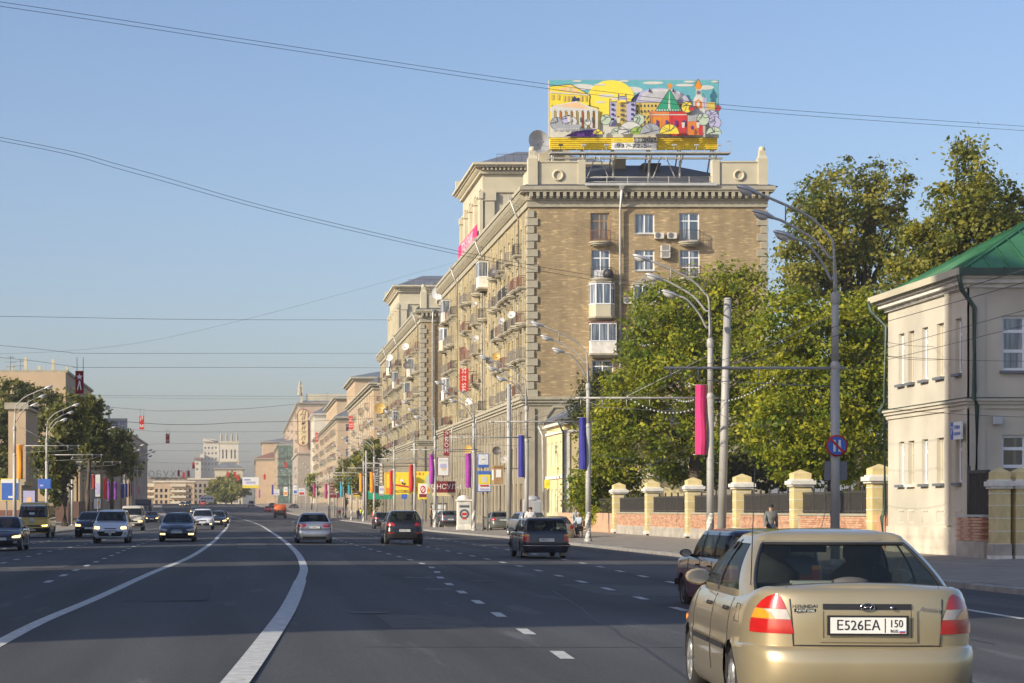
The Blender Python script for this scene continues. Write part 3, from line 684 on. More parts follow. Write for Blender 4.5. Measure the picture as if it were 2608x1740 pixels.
        rg.grid(rows_+[rows_[0]], close=True); rg.build('ring_ornament', M['cream'], pp)
    for xx in (X-.1, XB-.75):
        p = MB(); p.box(xx, xx+.85, Y0-.3, Y0+.6, zb, zt+.2); p.frustum(xx+.42, Y0+.15, zt+.2, zt+.5, .45, .45, .3, .3); p.box(xx+.14, xx+.7, Y0-.12, Y0+.42, zt+.5, zt+.95); p.lathe([(.3, 0), (.3, .2), (.2, .38), (0, .42)], (xx+.42, Y0+.15, zt+.95), 10)
        p.build('parapet_post', M['cream'], b)
    p = MB(); p.box(X+.3, X+.8, Y0+.6, Y0+6, zb, zt-.3); p.build('parapet', M['cream'], b)
    # roof
    r = MB(); zr = ZT+4.9; e = ZT+1.72; ym = 7
    r.face([(X-.9, Y0-.9, e), (XB+.9, Y0-.9, e), (XB-7, Y0+ym, zr), (X+7, Y0+ym, zr)]); r.face([(X-.9, Y1, e), (X-.9, Y0-.9, e), (X+7, Y0+ym, zr), (X+7, Y1, zr)])
    r.face([(XB+.9, Y0-.9, e), (XB+.9, Y1, e), (XB-7, Y1, zr), (XB-7, Y0+ym, zr)]); r.face([(X+7, Y0+ym, zr), (XB-7, Y0+ym, zr), (XB-7, Y1, zr), (X+7, Y1, zr)])
    r.build('roof', M['roof_dark'], b)
    r = MB()
    for z in (.5, .95): r.tube([(X+5, Y0+.2, ZT+1.8+z), (XB-4.8, Y0+.2, ZT+1.8+z)], .025, 4)
    for i in range(7): xx = X+5.2+i*(width-10.2)/6; r.tube([(xx, Y0+.2, ZT+1.7), (xx, Y0+.2, ZT+2.8)], .035, 4)
    r.build('roof_railing', M['pole'], b)
    r = MB(); r.box(X+4.9, XB-4.7, Y0-1.2, Y0-1.0, ZT+1.75, ZT+1.98); r.build('gutter', M['zinc'], b)
    # street downpipes
    for yy in ([Y0+4.5, T0-2.5, T1+3] if near else [Y0+2, T0-2, T1+2]):
        downpipe(b, [(X-1.1, yy, ZT+1.3), (X-.35, yy, ZT-.6), (X-.3, yy, ZC+.2), (X-1.0, yy, ZC-.5), (X-.95, yy, .5)], .09)
    return b, X, XB, Y0, ZT, ZC
# ------------------------------------------------------------------ block one with its camera-side end wall
def U(u, Y): return (u-U0)/F*Y
def Zv(v, Y): return HC-(v-V0)/F*Y
B1, BX, BXB, BY, ZT, ZC = brick_block(184.0, 265.0, 220.0, 240.0, 'tall tan brick apartment block with a pale corner tower and a billboard on its roof', True)
def end_wall(b, X, XB, Y, holes, lower=True):
    m = MB(); wall_holes(m, (X, Y, ZC), (1, 0, 0), (0, 1, 0), XB-X, ZT-ZC, [(a-X, c-ZC, d-X, e-ZC) for a, c, d, e in holes], .28); m.build('end_wall', M['brick'], b)
    if lower:
        m = MB(); lh = [(4.9, 8.3, 6.9, 10.3), (9.3, 8.0, 11.0, 10.4), (13.5, 8.0, 15.2, 10.4)]
        wall_holes(m, (X-.5, Y-.5, 0), (1, 0, 0), (0, 1, 0), XB-X+.5, ZC-.5, lh, .3); m.build('lower_wall', M['plaster'], b)
        for a, c, d, e in lh: add_window(b, (X-.5+(a+d)/2, Y-.28, c), d-a, e-c, 'vt', M['wood_frame'], M['pane_dark'])
        # octagonal moulding near the corner
        o = MB(); cx, cz = X+2.6, 9.3
        for k in range(8):
            a0, a1 = math.pi/8+k*math.pi/4, math.pi/8+(k+1)*math.pi/4
            q = [(cx+r*math.cos(a)*.75, cz+r*math.sin(a)*1.0) for r, a in ((1.75, a0), (1.75, a1), (1.5, a1), (1.5, a0))]; o.prism(q, Y-.62, Y-.5)
        o.build('octagon_moulding', M['trim'], b)
        for xx in (X+.1, X+4.2, X+7.6, X+12, X+16.5):
            p = MB(); p.box(xx-.35, xx+.35, Y-.66, Y-.5, .1, ZC-1); p.build('pilaster', M['plaster'], b)
def vz(v): return Zv(v, BY)
def ux(u): return U(u, BY)
ops = [  # u0, v0, u1, v1 of openings, style, frame, pane
 (1504, 543, 1552, 613, 'vt', 'wood_frame', 'pane_warm'), (1617, 545, 1667, 595, 'v', 'white_frame', 'pane'), (1730, 543, 1781, 613, 'vt', 'white_frame', 'pane'),
 (1506, 637, 1554, 709, 'vtd', 'white_frame', 'pane'), (1617, 637, 1667, 689, 'vt', 'white_frame', 'pane'), (1731, 637, 1782, 706, 'vtl', 'white_frame', 'pane'),
 (1506, 730, 1556, 800, 'vt', 'white_frame', 'pane_dark'), (1617, 733, 1667, 790, 'v', 'white_frame', 'pane_dark'), (1731, 731, 1782, 800, 'vt', 'white_frame', 'pane'),
 (1506, 823, 1556, 895, 'vt', 'white_frame', 'pane_dark'), (1617, 827, 1667, 880, 'v', 'white_frame', 'pane_dark'), (1731, 825, 1782, 895, 'vt', 'white_frame', 'pane'),
 (1508, 918, 1562, 972, 'vt', 'white_frame', 'pane'), (1617, 918, 1667, 972, 'v', 'white_frame', 'pane'), (1731, 918, 1782, 985, 'vt', 'white_frame', 'pane')]
hl = []
for u0, v0, u1, v1, st, fm, pm in ops:
    a, d, c, e = ux(u0), ux(u1), vz(v1), vz(v0); hl.append((a, c, d, e))
    add_window(B1, ((a+d)/2, BY+.14, c), d-a, e-c, st, M[fm], M[pm])
    if v1-v0 < 60:
        s = MB(); s.box(a-.08, d+.08, BY-.08, BY+.1, c-.1, c-.003); s.build('sill', M['zinc'], B1)
end_wall(B1, BX, BXB, BY, hl)
add_balcony(B1, (ux(1528), BY, vz(617)), 'round', 0); add_balcony(B1, (ux(1755), BY, vz(617)), 'round', 2)
add_balcony(B1, (ux(1530), BY, vz(711)), 'round', 2); add_balcony(B1, (ux(1757), BY, vz(708)), 'round', 0)
add_bay(B1, (ux(1531), BY, vz(808)), M['cream'], d=1.15, w=2.2, h=3.0)
add_bay(B1, (ux(1641), BY, vz(803)), M['plaster'], d=1.1, w=2.3, h=2.6, poly=False)
add_bay(B1, (ux(1533), BY, vz(902)), M['white'], d=1.0, w=2.25, h=2.75, poly=False, roofm=M['rail_red'])
add_balcony(B1, (ux(1757), BY, vz(801)), 'round', 0); add_balcony(B1, (ux(1757), BY, vz(896)), 'round', 1)
m = MB(); cx, zz = ux(1641), vz(727)      # curly pediment over the enclosed balcony
m.prism([(cx-1.2, zz), (cx+1.2, zz), (cx+1.2, zz+.22), (cx+.5, zz+.42), (cx+.25, zz+.8), (cx, zz+.95), (cx-.25, zz+.8), (cx-.5, zz+.42), (cx-1.2, zz+.22)], BY-1.1, BY-.85)
pd = m.build('pediment', M['trim'], B1); m = MB()
for sx in (-1, 1): m.tube([(cx+sx*(.32+.2*math.cos(t)*(1-t/9)), BY-1.13, zz+.3+.2*math.sin(t)*(1-t/9)) for t in [k*.5 for k in range(13)]], .035, 5)
m.build('scroll', M['trim'], pd)
m = MB(); m.lathe([(0, 0), (.4, .02), (.5, .3), (.42, .62), (.15, .75), (0, .76)], (ux(1546), BY-.55, vz(709)), 9)
m.solo('rolled_bundle', M['dark_metal'], (ux(1546), BY-.55, vz(709)), 'dark rolled bundle left on the round balcony below the top floor', 'bundle')
downpipe(B1, [(ux(1578), BY-1.1, ZT+1.4), (ux(1578), BY-.32, ZT-.3), (ux(1578), BY-.28, 1)], .11)
for u, v, lab, fan in ((1677, 610, 'left one of the two fan units beside the top right balcony', True), (1710, 610, 'right one of the two fan units beside the top right balcony', True),
                  (1693, 642, 'upper louvred air conditioner of the stacked pair on the brick wall', False), (1693, 659, 'lower louvred air conditioner of the stacked pair on the brick wall', False),
                  (1598, 775, 'single fan unit beside the pedimented grey balcony', True)):
    ac_unit((ux(u), BY-.12, vz(v)+.06), lab, fan, w=.82, h=.5)
B2, *_ = brick_block(297.0, 387.0, 340.0, 362.0, 'farther tan brick apartment block with a twin pale tower', False)
end_wall(B2, 25.4, 46.7, 297.0, [], True)
downpipe(B2, [(27.0, 296, ZT+1.4), (27, 296.7, ZT-.3), (27, 296.7, 1)], .12)
# red lettering banner along the first tower, red phone signs along the street
def proj_sign(u0, v0, u1, v1, Y, X, label, body, color, tc, size, name='projecting_sign', rot=True, rz=0, sx=1.0, group=None):
    a, c = at(u0, v1, Y), at(u1, v0, Y); cx = (a.x+c.x)/2; w_, h_ = c.x-a.x, c.z-a.z
    t = thing(name, label, 'sign', (cx, Y, a.z), rz, group)
    m = MB(); m.box(-w_/2, w_/2, -.12, .12, 0, h_); m.build('panel', color, t, local=True)
    br = MB(); br.box(w_/2, max(w_/2+.2, X-cx), -.03, .03, h_*.15, h_*.15+.06); br.box(w_/2, max(w_/2+.2, X-cx), -.03, .03, h_*.85, h_*.85+.06); br.build('bracket', M['iron'], t, local=True)
    if body:
        l = link('lettering', text_mesh(body, size, tc, sx=sx), t, (0, -.126, h_/2))
        l.rotation_euler = (math.radians(90), -math.pi/2, 0) if rot else (math.radians(90), 0, 0)
    return t
proj_sign(1171, 939, 1193, 996, 221, 24.9, 'tall red sign with a white phone number on the near brick block', '995 22 25', M['red'], M['paper'], .62)
proj_sign(888, 1060, 900, 1094, 476, 24.9, 'red vertical phone sign on the salmon block', '22 25', M['red'], M['paper'], 1.0)
proj_sign(803, 1102, 810, 1126, 640, 24.9, 'small red vertical phone sign far along the street', '22 25', M['red'], M['paper'], .8)
t = thing('fabric_banner', 'long red banner stretched along the pillars of the near tower', 'banner', (BX-.5, 221, 30.2))
m = MB(); m.box(-.05, .05, 0, 19, 0, 2.1); m.build('cloth', M['cloth_pink'], t, local=True); letters('ПРАЗДНИК', 2.1, M['paper'], t, (-.06, 9.5, 1.05), rz=HP)
# ------------------------------------------------------------------ billboard on the roof
K = (1860-1160)/2350.0
BB_Y = 186.0
def bx_(x): return U(1160+x*K, BB_Y)
def bz_(y): return Zv(180+y*K, BB_Y)
bo = Vector((bx_(1520), BB_Y, bz_(720)))
bb = thing('rooftop_billboard', 'huge rooftop billboard with a cartoon city of yellow palaces and a green spire', 'billboard', bo)
m = MB(); m.box(bx_(800), bx_(2253), BB_Y+.05, BB_Y+.6, bz_(572), bz_(77)); m.build('panel', M['pole'], bb)
PL = {}; pict_n = [0]
def shape(col, pts, dz=None):
    """flat printed shape of the poster, in poster units, each a hair above the last"""
    pict_n[0] += 1; y = BB_Y+.04-pict_n[0]*.004
    PL.setdefault(col, MB()).face([(bx_(x), y, bz_(z)) for x, z in pts])
def rect(col, x0, y0, x1, y1): shape(col, [(x0, y1), (x1, y1), (x1, y0), (x0, y0)])
def disc(col, cx, cy, rx, ry=None, a0=0, a1=360, n=28):
    ry = ry or rx; shape(col, [(cx+rx*math.cos(math.radians(a0+(a1-a0)*i/n)), cy-ry*math.sin(math.radians(a0+(a1-a0)*i/n))) for i in range(n if a1-a0 == 360 else n+1)])
def line(pts, wd=5, col='dgrey'):
    for (x0, y0), (x1, y1) in zip(pts, pts[1:]):
        d = math.hypot(x1-x0, y1-y0) or 1; nx, ny = -(y1-y0)/d*wd/2, (x1-x0)/d*wd/2; shape(col, [(x0+nx, y0+ny), (x1+nx, y1+ny), (x1-nx, y1-ny), (x0-nx, y0-ny)])
def arcpts(cx, cy, rx, ry, a0, a1, n=12): return [(cx+rx*math.cos(math.radians(a0+(a1-a0)*i/n)), cy-ry*math.sin(math.radians(a0+(a1-a0)*i/n))) for i in range(n+1)]
rect('skyc', 805, 80, 2250, 570)
shape('cloud', [(805, 570), (2250, 570), (2250, 300), (1900, 230), (1600, 200), (1300, 230), (805, 330)])
for x, y, a, b in ((1080, 140, 110, 26), (1500, 165, 100, 28), (1690, 105, 90, 13), (1960, 125, 80, 12), (2140, 145, 70, 20), (1040, 90, 40, 7), (1440, 90, 45, 8), (2000, 95, 50, 9), (2215, 95, 30, 8)): disc('cloud', x, y, a, b)
shape('sun_y', arcpts(1330, 250, 205, 168, -60, 240, 30)+[(1230, 440), (1330, 450), (1440, 420)])
rect('sun_y', 1215, 320, 1320, 450)
for x, y, a, b in ((1290, 215, 70, 14), (1400, 240, 80, 12), (1240, 270, 45, 9), (1235, 120, 50, 8)): disc('cloud', x, y, a, b)
# theatre on the left
shape('yellow2', [(805, 135), (985, 118), (1150, 212), (1140, 300), (1215, 320), (1215, 440), (805, 440)])
line([(805, 135), (985, 118), (1150, 212), (1140, 300), (1217, 318), (1213, 400)], 7)
shape('peach_p', [(850, 165), (980, 135), (1095, 200)]); disc('cloud', 982, 162, 20); disc('ochre', 982, 162, 13)
rect('cloud', 805, 178, 830, 190); shape('cloud', [(805, 182), (1140, 206), (1140, 214), (805, 192)])
for x in (815, 865, 918, 948, 975, 1065, 1102): rect('ochre', x, 205 if x < 900 else 215, x+24 if x < 900 else x+18, 250 if x < 900 else 262); 
shape('navy', [(990, 262), (1015, 215), (1030, 240), (1055, 232), (1060, 250), (1030, 270)])
rect('yellow2', 805, 270, 1140, 300)
shape('cream_p' if 'cream_p' in M else 'cloud', [(805, 325), (840, 300), (1035, 262), (1215, 340), (1215, 362), (805, 350)])
shape('peach_p', [(860, 305), (1035, 272), (1150, 330)])
for i in range(9): x = 820+i*47; rect('brick_p' if i % 2 else 'ochre', x, 350, x+34, 500)
for i in range(9): x = 832+i*47-16; rect('cloud', x, 335, x+24, 505); rect('cloud', x-5, 335, x+29, 348)
for i in range(4): rect('dgrey', 862+i*100, 405, 880+i*100, 445)
rect('cloud', 1040, 498, 1215, 515); shape('purple_d', [(1040, 520), (1230, 500), (1200, 568), (920, 568)])
# long yellow building with a glass vault
shape('lav', arcpts(1745, 280, 250, 125, 5, 175, 24)); shape('navy', arcpts(1745, 280, 250, 125, 150, 176, 10)+[(1530, 280), (1575, 190)])
shape('cloud', [(1560, 270), (1600, 200), (1690, 165), (1830, 165), (1930, 200), (1975, 270)])
for i in range(22): line([(1560+i*19, 270), (1620+i*12.5, 178+abs(i-11)*1.5)], 3, 'lav')
rect('lav', 1540, 262, 1980, 285); shape('navy', [(1642, 190), (1655, 155), (1668, 190)]); shape('navy', [(1845, 190), (1855, 155), (1868, 190)])
rect('ochre', 1530, 280, 1990, 480); line([(1530, 280), (1990, 280)], 4)
for r_ in range(4):
    for i in range(14): rect('navy', 1543+i*31, 298+r_*48, 1555+i*31, 318+r_*48)
rect('lav', 1308, 278, 1530, 490); rect('ochre', 1365, 268, 1452, 490); rect('lav', 1385, 232, 1450, 270)
line([(1308, 490), (1308, 255), (1320, 255), (1320, 278), (1382, 278), (1382, 210), (1392, 232), (1440, 232), (1448, 208), (1452, 278), (1512, 278), (1522, 255), (1530, 285), (1530, 490)], 6)
for r_ in range(4):
    for x in (1322, 1490): rect('navy', x, 293+r_*42, x+24, 312+r_*42)
    for x in (1400, 1412, 1424): rect('navy', x, 300+r_*40, x+9, 322+r_*40)
disc('sun_y', 1410, 285, 40, 20, 0, 180)
# right church tower and far roofs
rect('ochre', 2105, 285, 2205, 380); rect('lav', 2090, 245, 2130, 380); line([(2090, 250), (2105, 210), (2120, 250)], 5); line([(2165, 285), (2192, 260), (2205, 290), (2205, 360)], 5)
shape('cloud', [(2015, 370), (2022, 250), (2040, 230), (2040, 165), (2085, 165), (2085, 230), (2105, 250), (2110, 370)])
shape('brick_p', [(2030, 340), (2030, 285), (2058, 258), (2095, 285), (2095, 340)]); disc('cloud', 2060, 300, 14, 22); rect('cloud', 1995, 345, 2120, 390)
disc('orange', 2060, 148, 32, 28); shape('orange', [(2040, 130), (2058, 82), (2080, 130)]); line([(2029, 150), (2040, 125), (2058, 85), (2080, 125), (2092, 150)], 4)
for x in (2046, 2058, 2070): rect('navy', x, 185, x+5, 218)
# spire tower
rect('brick_p', 1645, 365, 1815, 520); rect('red_p', 1812, 365, 1962, 570); rect('orange', 1665, 415, 1745, 510)
shape('cloud', [(1642, 388), (1965, 388), (1965, 396), (1642, 396)]); rect('brick_p', 1640, 362, 1815, 386); rect('red_p', 1812, 362, 1968, 386)
shape('tile_green', [(1692, 362), (1815, 172), (1915, 362)]); shape('cloud', [(1800, 362), (1813, 178), (1822, 362)]); line([(1692, 362), (1815, 172), (1915, 362), (1692, 362)], 6)
shape('cloud', [(1700, 362), (1705, 348), (1905, 348), (1912, 362)])
for i in range(9): shape('tile_green', [(1712+i*22, 362), (1718+i*22, 336), (1726+i*22, 362)])
disc('orange', 1818, 148, 20, 22); rect('orange', 1808, 160, 1822, 182)
for x in (1708, 1788, 1866, 1938): rect('purple_d', x-9, 450, x+9, 492); disc('purple_d', x, 450, 9, 12)
line([(1645, 365), (1652, 520)], 6); line([(1965, 365), (1960, 568)], 6); line([(1812, 386), (1812, 480)], 4)
shape('brick_p', [(1965, 450), (2060, 450), (2060, 568), (1965, 568)]); shape('red_p', [(2060, 400), (2095, 470), (2092, 568), (2060, 568)]); shape('grey_p', [(1965, 398), (2062, 392), (2082, 448), (1965, 452)])
for i in range(7): line([(1975+i*14, 398), (1975+i*15, 450)], 3, 'cloud')
disc('purple_d', 2003, 505, 11, 18)
# round patchwork bushes along the bottom
def bush(cx, cy, r, col, seed):
    rr = random.Random(seed); disc('dgrey', cx, cy, r+5, None, 0, 180 if cy > 555 else 360); disc(col, cx, cy, r, None, 0, 180 if cy > 555 else 360)
    for k in range(3):
        a = rr.uniform(20, 160); b_ = a+rr.uniform(60, 120)
        line([(cx+r*math.cos(math.radians(a)), cy-r*math.sin(math.radians(a))), (cx+rr.uniform(-.3, .3)*r, cy-r*rr.uniform(.2, .5)), (cx+r*.95*math.cos(math.radians(b_)), min(566, cy-r*math.sin(math.radians(b_))))], 4)
for i, (x, y, r, c) in enumerate(((850, 470, 50, 'grey_p'), (925, 440, 30, 'lav'), (985, 455, 36, 'cloud'), (1115, 462, 24, 'cloud'), (1268, 440, 42, 'sage'), (1548, 440, 45, 'sage'), (1955, 335, 45, 'yellow2'), (1995, 345, 22, 'red_p'),
    (2160, 420, 60, 'lav'), (2090, 440, 50, 'sage'), (2190, 470, 50, 'lav'), (2215, 345, 22, 'red_p'), (2180, 568, 62, 'sage'), (1195, 568, 40, 'yellow2'), (1355, 568, 48, 'sage'), (1470, 568, 105, 'cloud'), (1530, 568, 60, 'lime'), (1640, 568, 88, 'grey_p'), (1798, 568, 80, 'yellow2'))):
    bush(x, y, r, c, i)
for x, y in ((1365, 460), (1915, 500), (2040, 500), (945, 450)): shape('navy', [(x-16, y-30), (x+16, y-30), (x, y-45)]); shape('cloud', [(x-14, y-28), (x+14, y-28), (x+9, y+18), (x-9, y+18)]); line([(x, y+18), (x, y+66)], 5)
rect('grey_p', 815, 490, 1040, 545)
for i in range(14): rect('cloud', 850+i*13, 523, 857+i*13, 536)
pics = bb
pp = []
for c, mb_ in PL.items(): pp.append((c, mb_))
allm = MB(); mats = []
for i, (c, q) in enumerate(pp):
    k = len(allm.v); allm.v += q.v; allm.f += [tuple(a+k for a in f) for f in q.f]; allm.m += [i]*len(q.f); allm.sm += q.sm; mats.append(M[c])
allm.build('poster', mats, bb)
for i in range(6):
    z0, z1 = bz_(678-i*17), bz_(678-(i+1)*17)
    m = MB(); a, d = bx_(808), bx_(2236); yf = BB_Y-.05
    m.face([(a, yf, z0), (d, yf, z0), (d, yf-.16, z0+.08), (a, yf-.16, z0+.08)]); m.face([(a, yf-.16, z0+.08), (d, yf-.16, z0+.08), (d, yf, z1), (a, yf, z1)]); m.box(a, d, yf, yf+.3, z0, z1)
    m.build('skirt_slat', M['yellow2'], bb)
m = MB(); m.box(bx_(1330), bx_(1522), BB_Y-.30, BB_Y-.26, bz_(620), bz_(580)); m.build('name_board', M['yellow2'], bb)
m = MB(); m.box(bx_(1522), bx_(1712), BB_Y-.30, BB_Y-.26, bz_(620), bz_(580)); m.build('name_board', M['dgrey'], bb)
m = MB(); m.box(bx_(1330), bx_(1714), BB_Y-.30, BB_Y-.26, bz_(680), bz_(622)); m.build('phone_board', M['paper'], bb)
for body, x, y, sz, mt, sx in (('Медиа', 1432, 600, .42, 'ochre', 1.3), ('ИНФОРМ', 1617, 601, .44, 'paper', 1.1), ('937-72-54', 1522, 650, .50, 'ink', 1.55)):
    letters(body, sz, M[mt], bb, Vector((bx_(x), BB_Y-.307, bz_(y)))-bo, sx=sx)
for x in (883, 1078, 1270, 1460, 1652, 1845, 2036, 2230):   # floodlights on little arms
    m = MB(); m.tube([(bx_(x), BB_Y-1.0, bz_(712)), (bx_(x), BB_Y-1.2, bz_(690)), (bx_(x), BB_Y-1.25, bz_(664))], .03, 5); m.box(bx_(x)-.18, bx_(x)+.18, BB_Y-1.38, BB_Y-1.1, bz_(664), bz_(652)); m.build('floodlight', M['lamp_shell'] if x > 900 else M['dark_metal'], bb)
m = MB(); zc0 = bz_(730)
m.box(bx_(790), bx_(2325), BB_Y-1.4, BB_Y-.3, zc0, zc0+.14); m.box(bx_(790), bx_(2290), BB_Y+.2, BB_Y+.5, bz_(752), bz_(738))
for i in range(15): xx = bx_(800)+(bx_(2320)-bx_(800))*i/14; m.tube([(xx, BB_Y-1.35, zc0), (xx, BB_Y-1.35, zc0+(1.0 if i > 13 else .42))], .02, 4)
m.tube([(bx_(2260), BB_Y-1.35, zc0+1.0), (bx_(2325), BB_Y-1.35, bz_(625))], .025, 4)
m.build('catwalk', M['pole'], bb)
m = MB()
for x in (830, 1095, 1355, 1660, 1925, 2210):
    m.tube([(bx_(x), BB_Y+.3, ZT+1.9), (bx_(x), BB_Y+.3, bz_(560))], .10, 6); m.tube([(bx_(x), BB_Y-1.2, zc0), (bx_(x), BB_Y+2.4, ZT+2.4)], .06, 5); m.tube([(bx_(x), BB_Y+.3, bz_(560)), (bx_(x), BB_Y+3.4, ZT+3.0)], .07, 5)
for x0, x1 in ((1095, 1200), (1355, 1230), (1660, 1760), (1925, 1800)): m.tube([(bx_(x0), BB_Y+.2, ZT+2.0), (bx_(x1), BB_Y+.2, zc0)], .05, 5)
m.tube([(bx_(830), BB_Y+.3, ZT+3.0), (bx_(2210), BB_Y+.3, ZT+3.0)], .05, 5)
m.build('scaffold', M['pole'], bb)
# chimneys, dormer and antennas on the roof
def roof_box(u0, v0, u1, v1, Y, name, label, cat, mt, depth=1.6, cap=True):
    a, c = at(u0, v1, Y), at(u1, v0, Y); m = MB(); m.box(a.x, c.x, Y, Y+depth, a.z, c.z)
    if cap: m.box(a.x-.12, c.x+.12, Y-.12, Y+depth+.12, c.z, c.z+.14)
    return m.solo(name, M[mt], ((a.x+c.x)/2, Y, a.z), label, cat)
roof_box(1373, 376, 1450, 412, 188.5, 'brick_chimney', 'wide plastered chimney stack with bare bricks under the billboard left end', 'chimney', 'cream')
roof_box(1566, 404, 1594, 430, 189.5, 'brick_chimney', 'narrow grey chimney between the billboard struts', 'chimney', 'plaster')
roof_box(1640, 420, 1680, 446, 188.8, 'dormer_window', 'small dark dormer on the roof below the billboard', 'dormer', 'dark_metal')
dish(at(1374, 361, 187.5)+Vector((0, 0, 0)), 'big grey satellite dish on a post beside the rooftop billboard', 1.12, M['lamp_shell'], yaw=.35, tilt=.2, post=3, group=None)
# dishes and hanging clutter on the street fronts
dl = [(1255, 695, 'dark round dish on a pole above the upper balconies', .95, 'dish_dark'), (1180, 892, 'dull red dish near the middle of the brick front', .8, 'rail_red'),
      (1276, 817, 'grey mesh dish below the cream glazed balcony', .7, 'pole'), (1302, 802, 'pale mesh dish nearest the quoined corner', .7, 'dish'), (1209, 774, 'small grey dish under the red balcony', .6, 'pole'),
      (1210, 862, 'oval grey dish halfway down the brick front', .8, 'pole'), (1264, 909, 'ochre dish over the street', .75, 'dish_gold'), (1246, 919, 'black dish beside the ochre one', .7, 'dish_dark'),
      (1117, 746, 'large white dome dish on the gap roof', 1.7, 'dish'), (1032, 883, 'white dish on the second brick block', 1.1, 'dish'), (1036, 930, 'dark dish low on the second brick block', 1.1, 'dish_dark'),
      (1193, 1023, 'white dish low on the front above the belt course', .85, 'dish'), (968, 1040, 'large ochre dish hanging on the salmon block', 1.9, 'dish_gold'), (993, 911, 'pale dish high on the second block', 1.1, 'dish'),
      (1192, 1145, 'ochre and white dish over the shop fronts', .9, 'dish_gold'), (1265, 1148, 'grey dish on the lower grey front', .8, 'dish_dark'), (1284, 1170, 'tan dish on the lower grey front', .75, 'pole')]
for u, v, lab, r, mt in dl:
    X_ = 24.0; Y_ = X_*F/(u-U0)
    if u == 1117: Y_ = 292; X_ = U(u, Y_)
    dish(at(u, v, Y_), lab, r*.52 if u != 1117 else r*.6, M[mt], yaw=rnd.uniform(-.7, -.2), tilt=rnd.uniform(.1, .4))
# ------------------------------------------------------------------ cream house at the right
HX, HY, HZ0 = 22.85, 64.76, .02
hy1 = 72.9; hx1 = 36.0; HE = 8.95
hs = thing('town_house', 'two storey cream corner house with a green sheet roof', 'house', (HX, HY, 0))
def fy(x): return HX*F/(1900+x/1.568-U0)
ups = [(610, 632), (648, 672), (703, 727), (762, 790), (837, 862)]
hol = []
for i, (a, c) in enumerate(ups):
    y1, y0 = fy(a), fy(c)
    for z0, z1 in ((5.95, 7.72), (2.45, 3.95)):
        hol.append((y0-HY, z0, y1-HY, z1)); add_window(hs, (HX+.13, (y0+y1)/2, z0), y1-y0, z1-z0, 'vt' if i != 3 else 'v', M['house_wall'] if i == 1 or i == 3 else M['white_frame'], M['cream'] if i in (1, 3) else M['pane_dark'], HP)
        s = MB(); s.box(HX-.14, HX+.05, y0-.07, y1+.07, z0-.09, z0-.003); s.build('sill', M['roof_metal'] if z0 > 5 or i != 1 else M['white'], hs)
m = MB(); wall_holes(m, (HX, HY, HZ0), (0, 1, 0), (1, 0, 0), hy1-HY, HE-HZ0, [(a, b-HZ0, c, d-HZ0) for a, b, c, d in hol], .2)
m.face([(HX, hy1, HZ0), (hx1, hy1, HZ0), (hx1, hy1, HE), (HX, hy1, HE)]); m.build('street_wall', M['house_wall'], hs)
hol = []
for x0 in (23.9, 27.6, 31.3):
    for z0, z1 in ((5.98, 7.72), (2.4, 3.95)):
        hol.append((x0-HX, z0-HZ0, x0+1.5-HX, z1-HZ0)); add_window(hs, (x0+.75, HY+.12, z0), 1.5, z1-z0, 'vtl', M['white_frame'], M['pane_dark'] if z0 < 5 else M['pane'])
        s = MB(); s.box(x0-.08, x0+1.58, HY-.13, HY+.05, z0-.09, z0-.003); s.build('sill', M['roof_metal'], hs)
m = MB(); wall_holes(m, (HX, HY, HZ0), (1, 0, 0), (0, 1, 0), hx1-HX, HE-HZ0, hol, .2); m.build('end_wall', M['house_wall'], hs)
m = MB(); m.box(HX-.07, hx1, HY-.07, HY, HZ0-.5, 1.0); m.box(HX-.07, HX, HY, hy1, HZ0-.5, 1.0); m.box(HX-.1, hx1, HY-.1, HY-.07, .98, 1.06); m.build('plinth', M['house_plinth'], hs)
m = MB()   # belt course
for o, z0, z1 in ((.06, 4.78, 4.92), (.13, 4.92, 5.02), (.2, 5.02, 5.10)): m.box(HX-o, hx1, HY-o, HY, z0, z1); m.box(HX-o, HX, HY, hy1+.1, z0, z1)
m.build('belt_course', M['house_wall'], hs)
m = MB(); m.box(HX-.22, hx1, HY-.22, HY, 5.102, 5.13); m.box(HX-.22, HX, HY, hy1+.1, 5.102, 5.13); m.build('flashing', M['green_trim'], hs)
m = MB()   # corner pilaster strips and cornice
m.box(HX-.09, HX, 66.35, 66.75, 1.06, HE-.35); m.box(HX-.05, HX, HY-.05, 65.25, 1.06, HE-.35); m.box(HX-.05, HX+.5, HY-.05, HY, 1.06, HE-.35); m.build('corner_pilaster', M['house_wall'], hs)
m = MB()
for o, z0, z1 in ((.10, HE-.35, HE-.22), (.28, HE-.22, HE-.08), (.40, HE-.08, HE+.04)): m.box(HX-o, hx1, HY-o, HY, z0, z1); m.box(HX-o, HX, HY, hy1+o, z0, z1)
m.build('cornice', M['white'], hs)
for i, (a, c) in enumerate(ups):   # little sunken panels low on the wall
    y1, y0 = fy(a), fy(c); m = MB()
    m.box(HX-.025, HX, y0, y1, 1.52, 1.58); m.box(HX-.025, HX, y1-.06, y1, 1.16, 1.52); m.box(HX-.012, HX, y0, y1, 1.1, 1.16); m.build('panel_moulding', M['house_plinth'], hs)
r = MB(); o = .52; e = HE+.06; p = 4.6; rz_ = e+2.75     # hip roof
cn = [(HX-o, HY-o), (hx1+o, HY-o), (hx1+o, hy1+o), (HX-o, hy1+o)]; ym = (HY+hy1)/2; ri = [(HX+4.3, ym), (hx1-3.5, ym)]
r.face([(*cn[0], e), (*cn[1], e), (*ri[1], rz_), (*ri[0], rz_)]); r.face([(*cn[3], e), (*cn[0], e), (*ri[0], rz_)]); r.face([(*cn[2], e), (*cn[3], e), (*ri[0], rz_), (*ri[1], rz_)])
